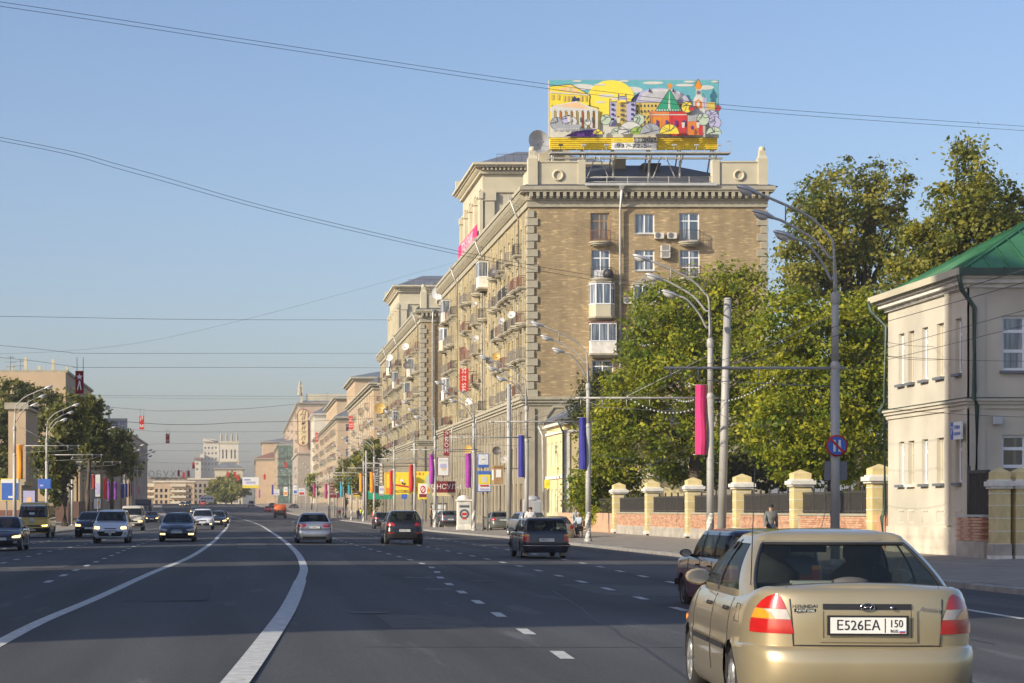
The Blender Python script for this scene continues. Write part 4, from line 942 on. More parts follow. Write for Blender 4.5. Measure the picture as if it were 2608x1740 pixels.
r.face([(*c, e-.002) for c in cn][::-1]); rf = r.build('roof', M['roof_green'], hs)
q = MB()
for i in range(1, 24):     # standing seams
    x = HX-o+(hx1-HX+2*o)*i/24
    t1 = min(1, max(.02, (x-HX+o)/(4.3+o)))
    if t1 > .05: q.tube([(x, HY-o, e+.03), (x, HY-o+(ym-HY+o)*t1, e+.03+(rz_-e)*t1)], .028, 4)
for i in range(1, 16):
    y = HY-o+(hy1-HY+2*o)*i/16; t1 = 1-abs(y-ym)/(ym-HY+o)
    if t1 > .05: q.tube([(HX-o, y, e+.03), (HX-o+(4.3+o)*t1, y, e+.03+(rz_-e)*t1)], .028, 4)
q.tube([(*cn[0], e+.02), (*ri[0], rz_+.02)], .05, 5); q.tube([(*ri[0], rz_+.02), (*ri[1], rz_+.02)], .05, 5)
q.build('roof_seams', M['roof_green'], rf)['kind'] = 'stuff'
m = MB(); m.box(HX-o-.05, HX-o+.02, HY-o-.05, hy1+o, e-.06, e+.16); m.build('gutter', M['cream'], hs); m = MB(); m.box(HX-o+.021, hx1, HY-o-.05, HY-o+.02, e-.06, e+.16); m.build('gutter', M['green_trim'], hs)  # street gutter coloured paler for the sun on it, front one left dark
for i in range(9): m = MB(); x = HX-.4+i*1.3; m.box(x, x+.04, HY-o-.08, HY-o-.03, e-.1, e+.2); m.build('gutter_bracket', M['green_trim'], hs)
m = MB(); m.tube([(HX-.5, HY-.5, e), (HX-.35, HY-.35, e-.5), (HX+.12, HY-.16, e-1.05), (HX+.12, HY-.16, 5.35), (HX+.05, HY-.3, 5.15), (HX+.16, HY-.3, 4.85), (HX+.16, HY-.2, 1.9), (HX+.05, HY-.3, 1.6), (HX+.14, HY-.35, 1.25), (HX+.4, HY-.5, 1.1)], .075, 7)
m.build('downpipe', M['green_trim'], hs)
m = MB(); m.tube([(HX-.6, hy1+.3, e), (HX-.55, hy1+.2, e-.35), (HX-.08, hy1+.1, e-.9), (HX-.08, hy1+.1, 5.4), (HX-.3, hy1+.1, 5.1), (HX-.1, hy1+.1, 4.8), (HX-.08, hy1+.1, 1.6), (HX-.2, hy1+.1, 1.3), (HX-.12, hy1+.1, .3)], .07, 7)
m.build('downpipe', M['green_trim'], hs)
t = thing('street_name_plate', 'white and blue street name plate at the corner of the cream house', 'sign', (HX-.2, 65.3, 4.1))
m = MB(); m.box(-.03, .03, -.5, .45, -.28, .28); m.build('plate', M['paper'], t, local=True)
m = MB(); m.box(-.036, -.03, .22, .45, -.28, .28); m.build('number_panel', M['sign_blue'], t, local=True)
letters('УЛИЦА', .16, M['sign_blue'], t, (-.036, -.13, .1), rz=HP); letters('САДОВАЯ', .13, M['sign_blue'], t, (-.036, -.13, -.1), rz=HP); letters('7', .36, M['paper'], t, (-.04, .335, 0), rz=HP)
m = MB(); m.box(23.55, 23.85, HY-.2, HY-.07, 4.28, 4.55); m.box(23.59, 23.81, HY-.22, HY-.2, 4.33, 4.5)
m.solo('wall_lamp', M['lamp_shell'], (23.7, HY-.1, 4.28), 'small square floodlight box on the shaded house wall', 'lamp')

# ------------------------------------------------------------------ fence: brick wall, yellow pillars, iron railing
FX = 23.0
fence = thing('park_fence', 'long park fence of yellow pillars with white caps and dark railings on a brick wall', 'fence', (FX, 74.5, .1))
def pillar_meshes():
    a = MB(); a.box(-.36, .36, -.36, .36, .0, 2.32)
    for z in (.55, 1.0, 1.45, 1.9): pass
    w_ = MB(); 
    jb = MB(); jb.box(-.372, .372, -.372, .372, 0, .03)
    ft = MB(); ft.box(-.42, .42, -.42, .42, -.02, .14)
    w_.box(-.45, .45, -.45, .45, 2.32, 2.40); w_.box(-.52, .52, -.52, .52, 2.40, 2.56); w_.box(-.42, .42, -.42, .42, 2.56, 2.62)
    t = MB(); t.box(-.36, .36, -.36, .36, 2.62, 2.86); t.frustum(0, 0, 2.86, 3.02, .36, .36, .02, .02)
    return a.mesh('pillar', M['yellow']), w_.mesh('pillar_cap', M['white']), t.mesh('pillar_crown', M['yellow']), jb.mesh('joint_band', M['white']), ft.mesh('pillar_foot', M['white'])
PM = pillar_meshes()
def add_pillar(parent, loc, sc=1.0):
    o = link('pillar', PM[0], parent, Vector(loc)-wloc(parent)); o.scale = (sc, sc, sc); link('pillar_cap', PM[1], o); link('pillar_crown', PM[2], o); link('pillar_foot', PM[4], o)
    for z in (.5, .92, 1.34, 1.76, 2.15): link('joint_band', PM[3], o, (0, 0, z))
    return o
pY = [74.4, 85.0, 95.0, 105.4, 116.0, 126.4]
for i, y in enumerate(pY): add_pillar(fence, (FX, y, .22), 1.0)
brm = {}
def brick_wall(parent, x, y0, y1, z0, z1, facing=-1, limit=300):
    core = MB(); core.box(x-.19, x+.19, y0, y1, z0, z1-.01); core.build('wall_core', M['concrete'], parent)
    bl, bh = .26, .075; jo = .014; rows = int((z1-z0)/(bh+jo)); n = int((y1-y0)/(bl+jo)); mats_ = [M['br_a'], M['br_b'], M['br_c']]
    rest = MB(); k = 0
    for j in range(n):
        for i in range(rows):
            y = y0+j*(bl+jo)+(i % 2)*.13; z = z0+i*(bh+jo); o = rnd.uniform(-.004, .004); mi = rnd.choice((0, 0, 1, 1, 2)); L = min(bl, y1-y)
            if L < .05: continue
            if k < limit:
                key = mi
                if key not in brm: q = MB(); q.box(-.215, -.15, 0, bl, 0, bh); brm[key] = q.mesh('brick', mats_[mi])
                b_ = link('brick', brm[key], parent, Vector((x+o, y, z))-wloc(parent)); k += 1
            else: rest.box(x-.215+o, x-.15, y, y+L, z, z+bh, mi)
    if rest.v: rest.build('brick_courses', mats_, parent)['kind'] = 'stuff'
M['br_a'] = mat('salmon_brick_a', (.52, .28, .17), .9, var=.12, scale=3); M['br_b'] = mat('salmon_brick_b', (.58, .35, .22), .9, var=.12, scale=3); M['br_c'] = mat('salmon_brick_c', (.46, .22, .13), .9, var=.12, scale=3)
spans = list(zip(pY, pY[1:]))
for si, (a, c) in enumerate(spans):
    a2, c2 = a+.37, c-.37
    m = MB(); m.box(FX-.26, FX+.26, a2, c2, -.2, .62); m.build('concrete_footing', M['concrete'], fence)
    brick_wall(fence, FX, a2, c2, .62, 1.34, limit=290 if si == 0 else 0)
    m = MB(); m.box(FX-.24, FX+.24, a2, c2, 1.34, 1.43); m.build('wall_coping', M['trim'], fence)
    m = MB()
    for z in (1.5, 2.22): m.box(FX-.02, FX+.02, a2, c2, z, z+.05)
    k = int((c2-a2)/.13)
    for i in range(k): y = a2+(c2-a2)*(i+.5)/k; m.box(FX-.011, FX+.011, y-.011, y+.011, 1.43, 2.3)
    m.build('railing_bars', M['iron'], fence)['kind'] = 'stuff'
    m = MB(); m.box(FX+.03, FX+.04, a2, c2, 1.46, 2.2); m.build('railing_sheet', M['iron'], fence)
    for i in range(1, 6):
        y = a2+(c2-a2)*i/6; m = MB(); m.box(FX-.04, FX+.04, y-.04, y+.04, 1.43, 2.42); m.lathe([(.0, .1), (.05, .05), (.05, 0)], (FX, y, 2.42), 8); m.tube([(FX-.04, y, 2.05), (FX-.26, y, 1.44)], .012, 4); m.build('railing_post', M['iron'], fence)
m = MB(); m.box(FX-.22, FX+.22, 126.8, 150, -.1, 1.35); m.build('wall_coping', M['br_b'], fence)
m = MB()
for i in range(70): y = 127+i*.32; m.box(FX-.012, FX+.012, y-.012, y+.012, 1.35, 2.3)
m.box(FX-.02, FX+.02, 126.8, 150, 2.2, 2.25); m.build('railing_bars', M['iron'], fence)['kind'] = 'stuff'
m = MB(); m.box(FX-.2, FX+.2, 73.0, 74.04, 0, 1.4); m.build('wall_coping', M['br_a'], fence)
m = MB(); [m.box(FX-.012, FX+.012, 73.05+.13*i, 73.07+.13*i, 1.4, 2.5) for i in range(8)]; m.build('railing_bars', M['iron'], fence)['kind'] = 'stuff'
# gate pillars at the right edge, with a low wall
gp = thing('gate_pillars', 'twin yellow gate pillars with white caps right of the cream house', 'gate', (22.66, 61.6, 0))
for x in (22.66, 23.28): add_pillar(gp, (x, 61.6, .08), .92).scale = (.62, .8, .92)
for x in (22.66, 23.28): m = MB(); m.box(x-.25, x+.25, 61.28, 61.92, -.2, .55); m.build('pillar_base', M['concrete'], gp)
m = MB(); m.box(23.55, 25.2, 61.5, 61.6, .3, 2.5); m.build('gate_leaf', M['iron'], gp)
m = MB(); m.lathe([(.16, -.03), (.24, -.03), (.24, 0), (.16, 0)], (23.95, 61.46, 1.9), 24, axis='y'); m.build('round_sign', M['red'], gp)
lw = thing('low_wall', 'low brick wall with a dark iron panel between the cream house and the gate', 'wall', (22.6, 63.2, 0))
m = MB(); m.box(22.4, 22.75, 62.2, 64.6, -.2, .62); m.build('concrete_footing', M['concrete'], lw)
for i in range(8):
    for j in range(8):
        o = MB(); y = 62.2+j*.29+(i % 2)*.14; o.box(22.38, 22.75, y, min(64.6, y+.275), .63+i*.09, .63+i*.09+.075); o.build('brick', M['br_b' if (i*3+j) % 3 else 'br_c'], lw)
m = MB(); m.box(22.36, 22.8, 62.15, 64.6, 1.36, 1.43); m.build('wall_coping', M['zinc'], lw)
m = MB(); [m.box(22.55, 22.58, 62.3+.14*i, 62.33+.14*i, 1.43, 2.75) for i in range(12)]; m.box(22.52, 22.62, 62.25, 64.0, 2.7, 2.8); m.box(22.6, 22.61, 62.25, 64.0, 1.43, 2.7); m.tube([(22.565, 63.95, 1.43), (22.565, 63.95, 2.95)], .06, 6); m.build('iron_panel', M['iron'], lw)

# ------------------------------------------------------------------ pale yellow villa at the foot of the brick block
YX, YY = 23.6, 152.0
yv = thing('yellow_villa', 'small pale yellow villa with a grey roof at the foot of the brick block', 'house', (YX, YY, 0))
hol = []
for u in (1.3, 3.4, 5.5, 7.6):
    for z0, z1 in ((4.9, 6.7), (1.2, 3.1)): hol.append((u, z0, u+.9, z1)); add_window(yv, (YX+.1, YY+u+.45, z0), .9, z1-z0, 'vt', M['white_frame'], M['pane'], HP)
m = MB(); wall_holes(m, (YX, YY, 0), (0, 1, 0), (1, 0, 0), 8.8, 8.2, hol, .18)
hol = [(2.6, 4.6, 3.7, 6.6), (6.4, 4.6, 7.5, 6.6), (2.4, .1, 3.7, 2.6)]
wall_holes(m, (YX, YY, 0), (1, 0, 0), (0, 1, 0), 10, 8.2, hol, .18); m.build('wall', M['yellow_house'], yv)
for a, b, c, d in hol: add_window(yv, (YX+(a+c)/2, YY+.1, b), c-a, d-b, 'vt', M['white_frame'], M['pane_dark'])
m = MB()
for o, z0, z1 in ((.1, 3.9, 4.15), (.12, 7.3, 7.5), (.35, 7.9, 8.25)): m.box(YX-o, YX+10, YY-o, YY, z0, z1); m.box(YX-o, YX, YY, YY+8.8, z0, z1)
m.box(YX-.08, YX+.4, YY-.08, YY, 0, 7.3); m.build('cornice', M['white'], yv)
r = MB(); e = 8.27; r.face([(YX-.7, YY-.7, e), (YX+10, YY-.7, e), (YX+6, YY+4.4, e+2.3), (YX+3.6, YY+4.4, e+2.3)]); r.face([(YX-.7, YY+9.4, e), (YX-.7, YY-.7, e), (YX+3.6, YY+4.4, e+2.3)]); r.face([(YX-.7, YY-.7, e-.01), (YX-.7, YY+9.4, e-.01), (YX+10, YY+9.4, e-.01), (YX+10, YY-.7, e-.01)]); r.build('roof', M['roof_metal'], yv)
r = MB(); [r.tube([(YX+.6+i*1.2, YY-.7, e+.03), (YX+.6+i*1.2 if i > 2 else YX+.6+i*1.2, YY-.7+5.1*min(1, (i*1.2+1.3)/4.3), e+.03+2.3*min(1, (i*1.2+1.3)/4.3))], .03, 4) for i in range(5)]; r.build('roof_seams', M['zinc'], yv)['kind'] = 'stuff'
m = MB(); m.box(YX+1.9, YX+4.2, YY-1.2, YY, 2.9, 3.02); m.build('door_canopy', M['roof_metal'], yv)
downpipe(yv, [(YX-.55, YY-.55, 8.1), (YX-.1, YY-.15, 7.3), (YX-.1, YY-.15, .4)], .07, M['green_trim'], False)
downpipe(yv, [(YX-.6, YY+9.2, 8.1), (YX-.3, YY+9, 7.4), (YX-.2, YY+9, .4)], .09, M['zinc'], False)
m = MB(); m.box(YX-.28, YX-.02, YY+7.3, YY+8.1, 3.2, 3.9); m.solo('wall_sign', M['yellow2'], (YX-.1, YY+7.7, 3.2), 'small yellow box sign on the street wall of the villa', 'sign')

# ------------------------------------------------------------------ farther blocks on the right, down the avenue
def far_block(label, X, Y0, Y1, Zt, wall, width=16, z0=None, street_rows=7, end_cols=(), win=(1.8, 2.0), step=4.0, roof='roof_metal', cat='apartment building', base=None, balc=.3, cornice=True, inset=0):
    z0 = rise(Y0)-.5 if z0 is None else z0
    b = thing('apartment_block', label, cat, (X, Y0, z0)); L = Y1-Y0; Hh = Zt-z0; rn = random.Random(int(Y0*3+X))
    rows = [Hh*(k+.35)/(street_rows+.4) for k in range(street_rows)]
    cols = [step*.6+step*i for i in range(int((L-step*.6)/step))][:40]
    hol = []
    for u in cols:
        bal = rn.random() < balc
        for v in rows:
            hol.append((u-win[0]/2, v, u+win[0]/2, v+win[1])); add_window(b, (X+.15, Y0+u, z0+v), win[0], win[1], 'vt', M['white_frame'], rn.choice([M['pane_dark'], M['pane_dark'], M['pane_warm']]), HP)
            if bal and rn.random() < .7: add_balcony(b, (X, Y0+u, z0+v-.1), 'wide', rn.choice([0, 1]), HP)
    m = MB(); wall_holes(m, (X, Y0, z0), (0, 1, 0), (1, 0, 0), L, Hh, hol, .25)
    hol = []
    for u in end_cols:
        for v in rows:
            ww = 2.4; hol.append((u-ww/2, v, u+ww/2, v+win[1])); add_window(b, (X+u, Y0+.15, z0+v), ww, win[1], 'vt', M['white_frame'], rn.choice([M['pane'], M['pane_dark']]))
    wall_holes(m, (X, Y0, z0), (1, 0, 0), (0, 1, 0), width, Hh, hol, .25)
    m.face([(X, Y1, z0), (X+width, Y1, z0), (X+width, Y1, Zt), (X, Y1, Zt)]); m.face([(X+width, Y0, z0), (X+width, Y1, z0), (X+width, Y1, Zt), (X+width, Y0, Zt)])
    m.build('wall', M[wall], b)
    pl_ = MB(); pl_.box(-.16, 0, -.4, .4, 0, Hh-1); pme = pl_.mesh('pilaster', M['trim'])
    for u in cols[::2]: link('pilaster', pme, b, (0, u+step/2, 0))
    if cornice:
        m = MB()
        for o, a, c in ((.25, -.9, -.5), (.7, -.25, .1), (1.0, .1, .5)): m.box(X-o, X+width+o, Y0-o, Y1+o, Zt+a, Zt+c) if a > -.3 else (m.box(X-o, X-.001, Y0-o, Y1, Zt+a, Zt+c), m.box(X, X+width, Y0-o, Y0-.001, Zt+a, Zt+c))
        m.build('cornice', M['trim' if wall != 'pale' else 'pale'], b)
    if base:
        m = MB(); m.box(X-.4, X-.002, Y0-.4, Y1, z0, z0+base); m.box(X, X+width, Y0-.4, Y0-.002, z0, z0+base); m.box(X-.9, X-.002, Y0-.9, Y1, z0+base, z0+base+.8); m.box(X, X+width, Y0-.9, Y0-.002, z0+base, z0+base+.8); m.build('lower_wall', M['grey_and_shade_wall'], b)
    r = MB(); e = Zt+.5; f = .35; c = (X+width/2, (Y0+Y1)/2); co = [(X-1, Y0-1), (X+width+1, Y0-1), (X+width+1, Y1+1), (X-1, Y1+1)]; hh = min(3.2, width*.2)
    ti = [(c[0]+(x-c[0])*f, y+(4 if y < c[1] else -4)) for x, y in co]
    for i in range(4): j = (i+1) % 4; r.face([(*co[i], e), (*co[j], e), (*ti[j], e+hh), (*ti[i], e+hh)])
    r.face([(*p, e+hh) for p in ti]); r.build('roof', M[roof], b)
    return b
def add_tower(b, X0, X1, Y0, Y1, z0, z1, wall, rows=2):
    m = MB(); hs_ = [(u, z1-z0-3.6, u+1.6, z1-z0-1.4) for u in np.arange(1.6, max(2.5, Y1-Y0-2), 3.4)]
    wall_holes(m, (X0, Y0, z0), (0, 1, 0), (1, 0, 0), Y1-Y0, z1-z0, [tuple(map(float, h)) for h in hs_], .3); m.box(X0+.3, X1, Y0+.001, Y1, z0, z1); m.face([(X0, Y0, z0), (X1, Y0, z0), (X1, Y0, z1), (X0, Y0, z1)])
    t = m.build('tower', M[wall], b); m = MB()
    for o, a, c in ((.5, -.3, .1), (1.0, .1, .5)): m.box(X0-o, X1+o, Y0-o, Y1+o, z1+a, z1+c)
    m.build('tower_cornice', M['trim'], t); r = MB(); co = [(X0-1, Y0-1), (X1+1, Y0-1), (X1+1, Y1+1), (X0-1, Y1+1)]; c = ((X0+X1)/2, (Y0+Y1)/2)
    for i in range(4): j = (i+1) % 4; r.face([(*co[i], z1+.5), (*co[j], z1+.5), (c[0], c[1], z1+3)])
    r.build('tower_roof', M['roof_metal'], t); return t
f3 = far_block('salmon end walled apartment block beyond the second brick block', 25.0, 402, 500, 26.0, 'peach', end_cols=(3.2,), balc=.45)
add_tower(f3, 25, 38, 471, 509, 26.4, 31.5, 'peach')
f4 = far_block('peach apartment block with big windows on its end wall far down the avenue', 25.0, 562, 757, 26.5, 'peach', end_cols=(3.6,), step=5.2, balc=.5)
add_tower(f4, 25, 40, 566, 640, 26.9, 32.0, 'peach')
f4b = far_block('pale stair tower block rising between the peach blocks', 25.2, 759, 800, 36.5, 'pale', street_rows=6, step=9, balc=0)
f5 = far_block('tall pink apartment block with a vertical sign far down the avenue', 21.0, 815, 1130, 43.5, 'pink_wall', width=40, street_rows=11, step=8.5, win=(2.6, 2.0), base=20.5, balc=.2)
m = MB()
for x in (22, 40): m.box(x-.5, x+.5, 814, 815, 44, 51 if x < 30 else 46)
m.box(24, 60, 815, 817, 44, 47.4); m.build('roof_parapet', M['cream'], f5)
m = MB(); m.lathe([(1.1, 0), (.8, 1.5), (.9, 3), (.5, 4.2), (.6, 5), (0, 5.6)], (21.4, 814.6, 47), 10); m.build('roof_statue', M['trim'], f5)
ds = at(772, 1137, 812); t = thing('vertical_sign', 'long ochre vertical sign reading a name down the pink block', 'sign', (ds.x, 812.5, ds.z))
dw, dh = 2.3, at(772, 1041, 812).z-ds.z
m = MB(); m.prism([(dw*(1 if i < 8 else -1)*.0+dw*math.cos(a)*1.0, (dh-2 if math.sin(a) > 0 else 2)+2*math.sin(a)) for i, a in enumerate([2*math.pi*k/16 for k in range(16)])], -.4, .4); m.build('panel', M['maroon'], t, local=True)
m = MB(); m.prism([(dw*.86*math.cos(a), (dh-2 if math.sin(a) > 0 else 2)+1.7*math.sin(a)) for a in [2*math.pi*k/16 for k in range(16)]], -.46, -.4); m.build('face', M['yellow_house'], t, local=True)
for i, ch in enumerate('Даниэль'): letters(ch, 2.9, M['maroon'], t, (0, -.5, dh-1.5-i*(dh-2.6)/6.2), shear=.25)
f6 = far_block('salmon block wrapped at its corner in green scaffold netting', 14.6, 915, 1120, 30.0, 'pink_wall', width=26, street_rows=8, step=8, balc=.1)
m = MB()
for k in range(6): m.box(14.2, 22, 911.5, 911.7, 4+k*4, 4.3+k*4); m.box(14.0, 14.2, 911.5, 935, 4+k*4, 4.3+k*4)
for k in range(7): m.box(14+k*1.3, 14.15+k*1.3, 911.4, 911.6, 2, 30)
m.build('scaffold', M['iron'], f6)
m = MB(); m.box(14.3, 22, 911.8, 911.9, 2, 30); m.build('scaffold_net', mat('green_net', (.14, .23, .19), .8, var=.5, scale=.8), f6)
f7 = far_block('ochre block with a red roof far along the right side', 5.2, 1040, 1180, 27, 'peach', width=26, street_rows=7, step=7, balc=.2, roof='rail_red'); add_tower(f7, 8.5, 30, 1060, 1100, 27, 36, 'peach')
# tower with statues, white high-rise, hall, and the block with roof letters
tw = thing('statue_tower', 'tall cream tower with four statues on its crown at the end of the avenue', 'tower', (-11, 1250, 2)); Yt = 1250
a, c = U(560, Yt), U(607, Yt); z1, zs = Zv(1182, Yt), Zv(1126, Yt)
hl_ = [(x, y, x+.9, y+5.5) for x in (1.4, 3.6, 6.6, 8.8) for y in (18, 30.5)]
m = MB(); wall_holes(m, (a, Yt, 2), (1, 0, 0), (0, 1, 0), c-a, zs-2, hl_, .8); m.box(a+.01, c-.01, Yt+.85, Yt+11, 2, zs-.01); m.build('shaft', M['pale'], tw)
for x, y, x1, y1 in hl_: add_window(tw, (a+(x+x1)/2, Yt+.6, 2+y), x1-x, y1-y, 't', M['wood_frame'], M['pane_dark'])
m = MB(); m.box(a-.8, c+.8, Yt-.8, Yt+12, zs-12.5, zs-11.5); m.box(a-.4, c+.4, Yt-.4, Yt+11.5, zs-1, zs+.6); m.box(a-2.2, c+2.2, Yt-2, Yt+13, 2, 14); m.build('cornice', M['cream'], tw)
for i in range(4): m = MB(); x = a+.8+(c-a-1.6)*i/3; m.lathe([(.7, 0), (.55, 1.2), (.8, 2.4), (.4, 3.6), (.5, 4.4), (0, 5)], (x, Yt+.5, zs+.6), 8); m.build('roof_statue', M['trim'], tw)
for i in range(5): m = MB(); x = a+(c-a)*i/4; m.box(x-.5, x+.5, Yt-.5, Yt, 14, zs-12.5); m.build('pilaster', M['cream'], tw)
hr = thing('high_rise', 'white stepped high-rise behind the statue tower', 'high-rise', (U(525, 1500), 1500, 2)); Yh = 1500
for u0, u1, v in ((497, 512, 1170), (510, 520, 1157), (518, 558, 1125)):
    x0, x1, zt = U(u0, Yh), U(u1, Yh), Zv(v, Yh); hl_ = [(float(x), float(y), float(x)+1.4, float(y)+1.6) for x in np.arange(.8, x1-x0-1.6, 2.6) for y in np.arange(28, zt-5, 4.0)]
    m = MB(); wall_holes(m, (x0, Yh, 2), (1, 0, 0), (0, 1, 0), x1-x0, zt-2, hl_, .4); m.face([(x0, Yh+.45, 2), (x1, Yh+.45, 2), (x1, Yh+.45, zt), (x0, Yh+.45, zt)], 1); m.box(x0, x1, Yh+.5, Yh+20, 2, zt-.02); Yh += 6
    m.build('wall', [M['pale'], M['pane']], hr)
m = MB(); m.box(U(495, 1500), U(515, 1500), 1499, 1510, Zv(1172, 1500), Zv(1166, 1500)); m.build('roof', M['rail_red'], hr)
m = MB(); m.prism([(U(516, 1512), Zv(1125, 1512)), (U(560, 1512), Zv(1125, 1512)), (U(560, 1512), Zv(1130, 1512)+.5), (U(545, 1512), Zv(1119, 1512)), (U(518, 1512), Zv(1117, 1512))], 1510.5, 1530); m.build('roof', M['pale'], hr)
ha = far_block('low cream hall with a blue grey roof below the statue tower', U(547, 1150), 1150, 1190, Zv(1195, 1150), 'cream', width=U(618, 1150)-U(547, 1150), street_rows=3, end_cols=(5, 8.5, 12), step=9, balc=0)
Yo = 900
ob = thing('roof_letter_block', 'wide tan apartment block with big letters on its roof closing the avenue', 'apartment building', (U(440, Yo), Yo, 2))
for u0, u1, v, dy in ((330, 392, 1236, 5), (392, 495, 1229, 0), (480, 545, 1222, 25)):
    x0, x1, zt = U(u0, Yo+dy), U(u1, Yo+dy), Zv(v, Yo+dy); hl_ = [(float(x), float(y), float(x)+1.1, float(y)+1.5) for x in np.arange(.6, x1-x0-1.2, 2.1) for y in np.arange(1.5, zt-5, 2.5)]
    m = MB(); wall_holes(m, (x0, Yo+dy, 2.5), (1, 0, 0), (0, 1, 0), x1-x0, zt-2.5, hl_, .5); m.face([(x0, Yo+dy+.5, 2.5), (x1, Yo+dy+.5, 2.5), (x1, Yo+dy+.5, zt), (x0, Yo+dy+.5, zt)], 1); m.box(x0, x1, Yo+dy+.6, Yo+dy+12, 2.5, zt-.02)
    m.build('wall', [M['grey_and_shade_wall'] if u0 == 480 else M['peach'], M['pane_dark']], ob)
    m = MB(); m.box(x0-.5, x1+.5, Yo+dy-.5, Yo+dy+13, zt, zt+.7); m.build('roof_edge', M['pale'], ob)
for u0 in (358, 434):
    for k in range(4):
        z = 4.0+k*2.5; x0, x1 = U(u0, Yo), U(u0+40, Yo); m = MB(); m.box(x0, x1, Yo-1.5 if u0 > 400 else Yo+3.5, Yo if u0 > 400 else Yo+5, z, z+1.05); m.build('balcony', M['pale'], ob)
for i, ch in enumerate('ОБУХОВ'): letters(ch, 4.3, M['dgrey'], ob, Vector((U(386+i*18.5, Yo+30), Yo+30, Zv(1209, Yo+30)))-Vector(ob.location), ext=.35)
m = MB(); m.box(U(378, Yo+30), U(488, Yo+30), Yo+30.5, Yo+30.9, Zv(1218, Yo+30), Zv(1216, Yo+30)); m.box(U(370, Yo+31), U(490, Yo+31), Yo+31, Yo+44, 2, Zv(1218, Yo+30)); m.build('roof_edge', M['grey_and_shade_wall'], ob)
# ------------------------------------------------------------------ left side of the avenue
def left_block(name, label, X, Y0, Y1, Zt, depth, wall_s, wall_e, cols=6, rows=5, sk=0.0, win=True):  # shade is put into the street wall colour; end wall keeps sunlit peach
    b = thing(name, label, 'building', (X, Y0, 0)); L = Y1-Y0; hol = []
    if win:
        for i in range(cols):
            for k in range(rows):
                u = L*(i+.5)/cols; v = Zt*(k+.4)/(rows+.3); hol.append((u-.8, v, u+.8, v+1.9)); add_window(b, (X-.15, Y0+u, v), 1.6, 1.9, 'vt', M['white_frame'], rnd.choice([M['pane'], M['pane_dark']]), -HP)
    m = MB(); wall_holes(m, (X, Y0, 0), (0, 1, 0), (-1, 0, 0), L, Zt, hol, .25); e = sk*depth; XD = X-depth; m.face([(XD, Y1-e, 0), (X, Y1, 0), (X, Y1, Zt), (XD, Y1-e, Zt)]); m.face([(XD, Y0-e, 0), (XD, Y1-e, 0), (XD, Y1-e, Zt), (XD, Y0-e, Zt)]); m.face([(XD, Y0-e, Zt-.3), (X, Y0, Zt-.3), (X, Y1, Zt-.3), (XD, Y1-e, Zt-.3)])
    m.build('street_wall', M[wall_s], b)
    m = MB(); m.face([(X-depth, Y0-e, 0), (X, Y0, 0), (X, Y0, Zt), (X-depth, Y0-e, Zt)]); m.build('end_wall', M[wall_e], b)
    m = MB(); k = [(X-depth-.2, Y0-e), (X+.3, Y0), (X+.3, Y1), (X-depth-.2, Y1-e)]
    m.face([(*p, Zt+.35) for p in k]); m.face([(*p, Zt) for p in k][::-1])
    for i in range(4): p, q = k[i], k[(i+1) % 4]; m.face([(*p, Zt), (*q, Zt), (*q, Zt+.35), (*p, Zt+.35)])
    m.build('roof_edge', M['trim'], b); return b
# blocks beside the camera, out of the frame: they throw the shade that lies on the road
left_block('apartment_block', 'tall shaded block nearest on the left side of the avenue', -28, 11.8, 39.9, 34.5, 14, 'grey_and_shade_wall', 'peach', 7, 9, sk=.526)
left_block('apartment_block', 'six storey wing joined to the tall left block', -28, 40.0, 43.9, 20.5, 14, 'grey_and_shade_wall', 'peach', 2, 6, sk=.526)
left_block('apartment_block', 'six storey block second along the left side', -28, 48.2, 77.0, 20.6, 14, 'grey_and_shade_wall', 'peach', 8, 6, sk=.526)
left_block('apartment_block', 'six storey block third along the left side', -28, 81.0, 97.5, 20.6, 14, 'grey_and_shade_wall', 'peach', 5, 6, sk=.526)
left_block('apartment_block', 'six storey block fourth along the left side', -28, 103.0, 131.0, 19.5, 14, 'grey_and_shade_wall', 'peach', 8, 6, sk=.526)
lb = left_block('apartment_block', 'peach office block with a plain sunlit end wall behind the left trees', -26, 295, 345, 21.3, 40, 'grey_and_shade_wall', 'peach', 9, 5)
for i in range(5): m = MB(); x = at(30+i*35, 930, 300).x; m.box(x-.22, x+.22, 300, 300.45, 21.3, 22.3+rnd.random()*1.6); m.build('chimney', M['cream'], lb)
m = MB(); [m.box(-26, -22.2, 330+k*2, 330.1+k*2, 13+j*1.3, 13.1+j*1.3) for j in range(5) for k in range(3)]; [m.box(-22.3, -22.2, 330+k*2, 330.1+k*2, 12, 18.4) for k in range(3)]; m.build('fire_stair', M['zinc'], lb)
py = left_block('gate_pylon', 'tall square peach pylon with its shaded side to the street', -24, 223, 236, 12.8, 1.9, 'grey_and_shade_wall', 'peach', win=False)
m = MB(); m.box(-26.3, -23.7, 222.7, 236.3, 12.5, 13.2); m.build('cap', M['trim'], py)
lw2 = left_block('low_building', 'low peach wing with a dark plinth along the left pavement', -21.5, 262, 294, 6.6, 12, 'grey_and_shade_wall', 'peach', 4, 1)
m = MB(); m.box(-33.6, -21.4, 261.9, 294, -.2, 2.6); m.build('plinth', mat('brown_plinth', (.13, .075, .055), .8), lw2)
for i in range(3): m = MB(); m.box(-21.7-.01, -21.3, 262+i*7, 264.2+i*7, 2.6, 6.4); m.build('pilaster', M['peach'], lw2)
lw3 = left_block('low_building', 'low yellow wall with a red brown plinth at the left edge', -22.5, 205, 215, 4.0, 14, 'grey_and_shade_wall', 'peach', win=False)
m = MB(); m.box(-36.7, -22.4, 204.9, 215, -.2, 1.5); m.build('plinth', M['rail_red'], lw3)
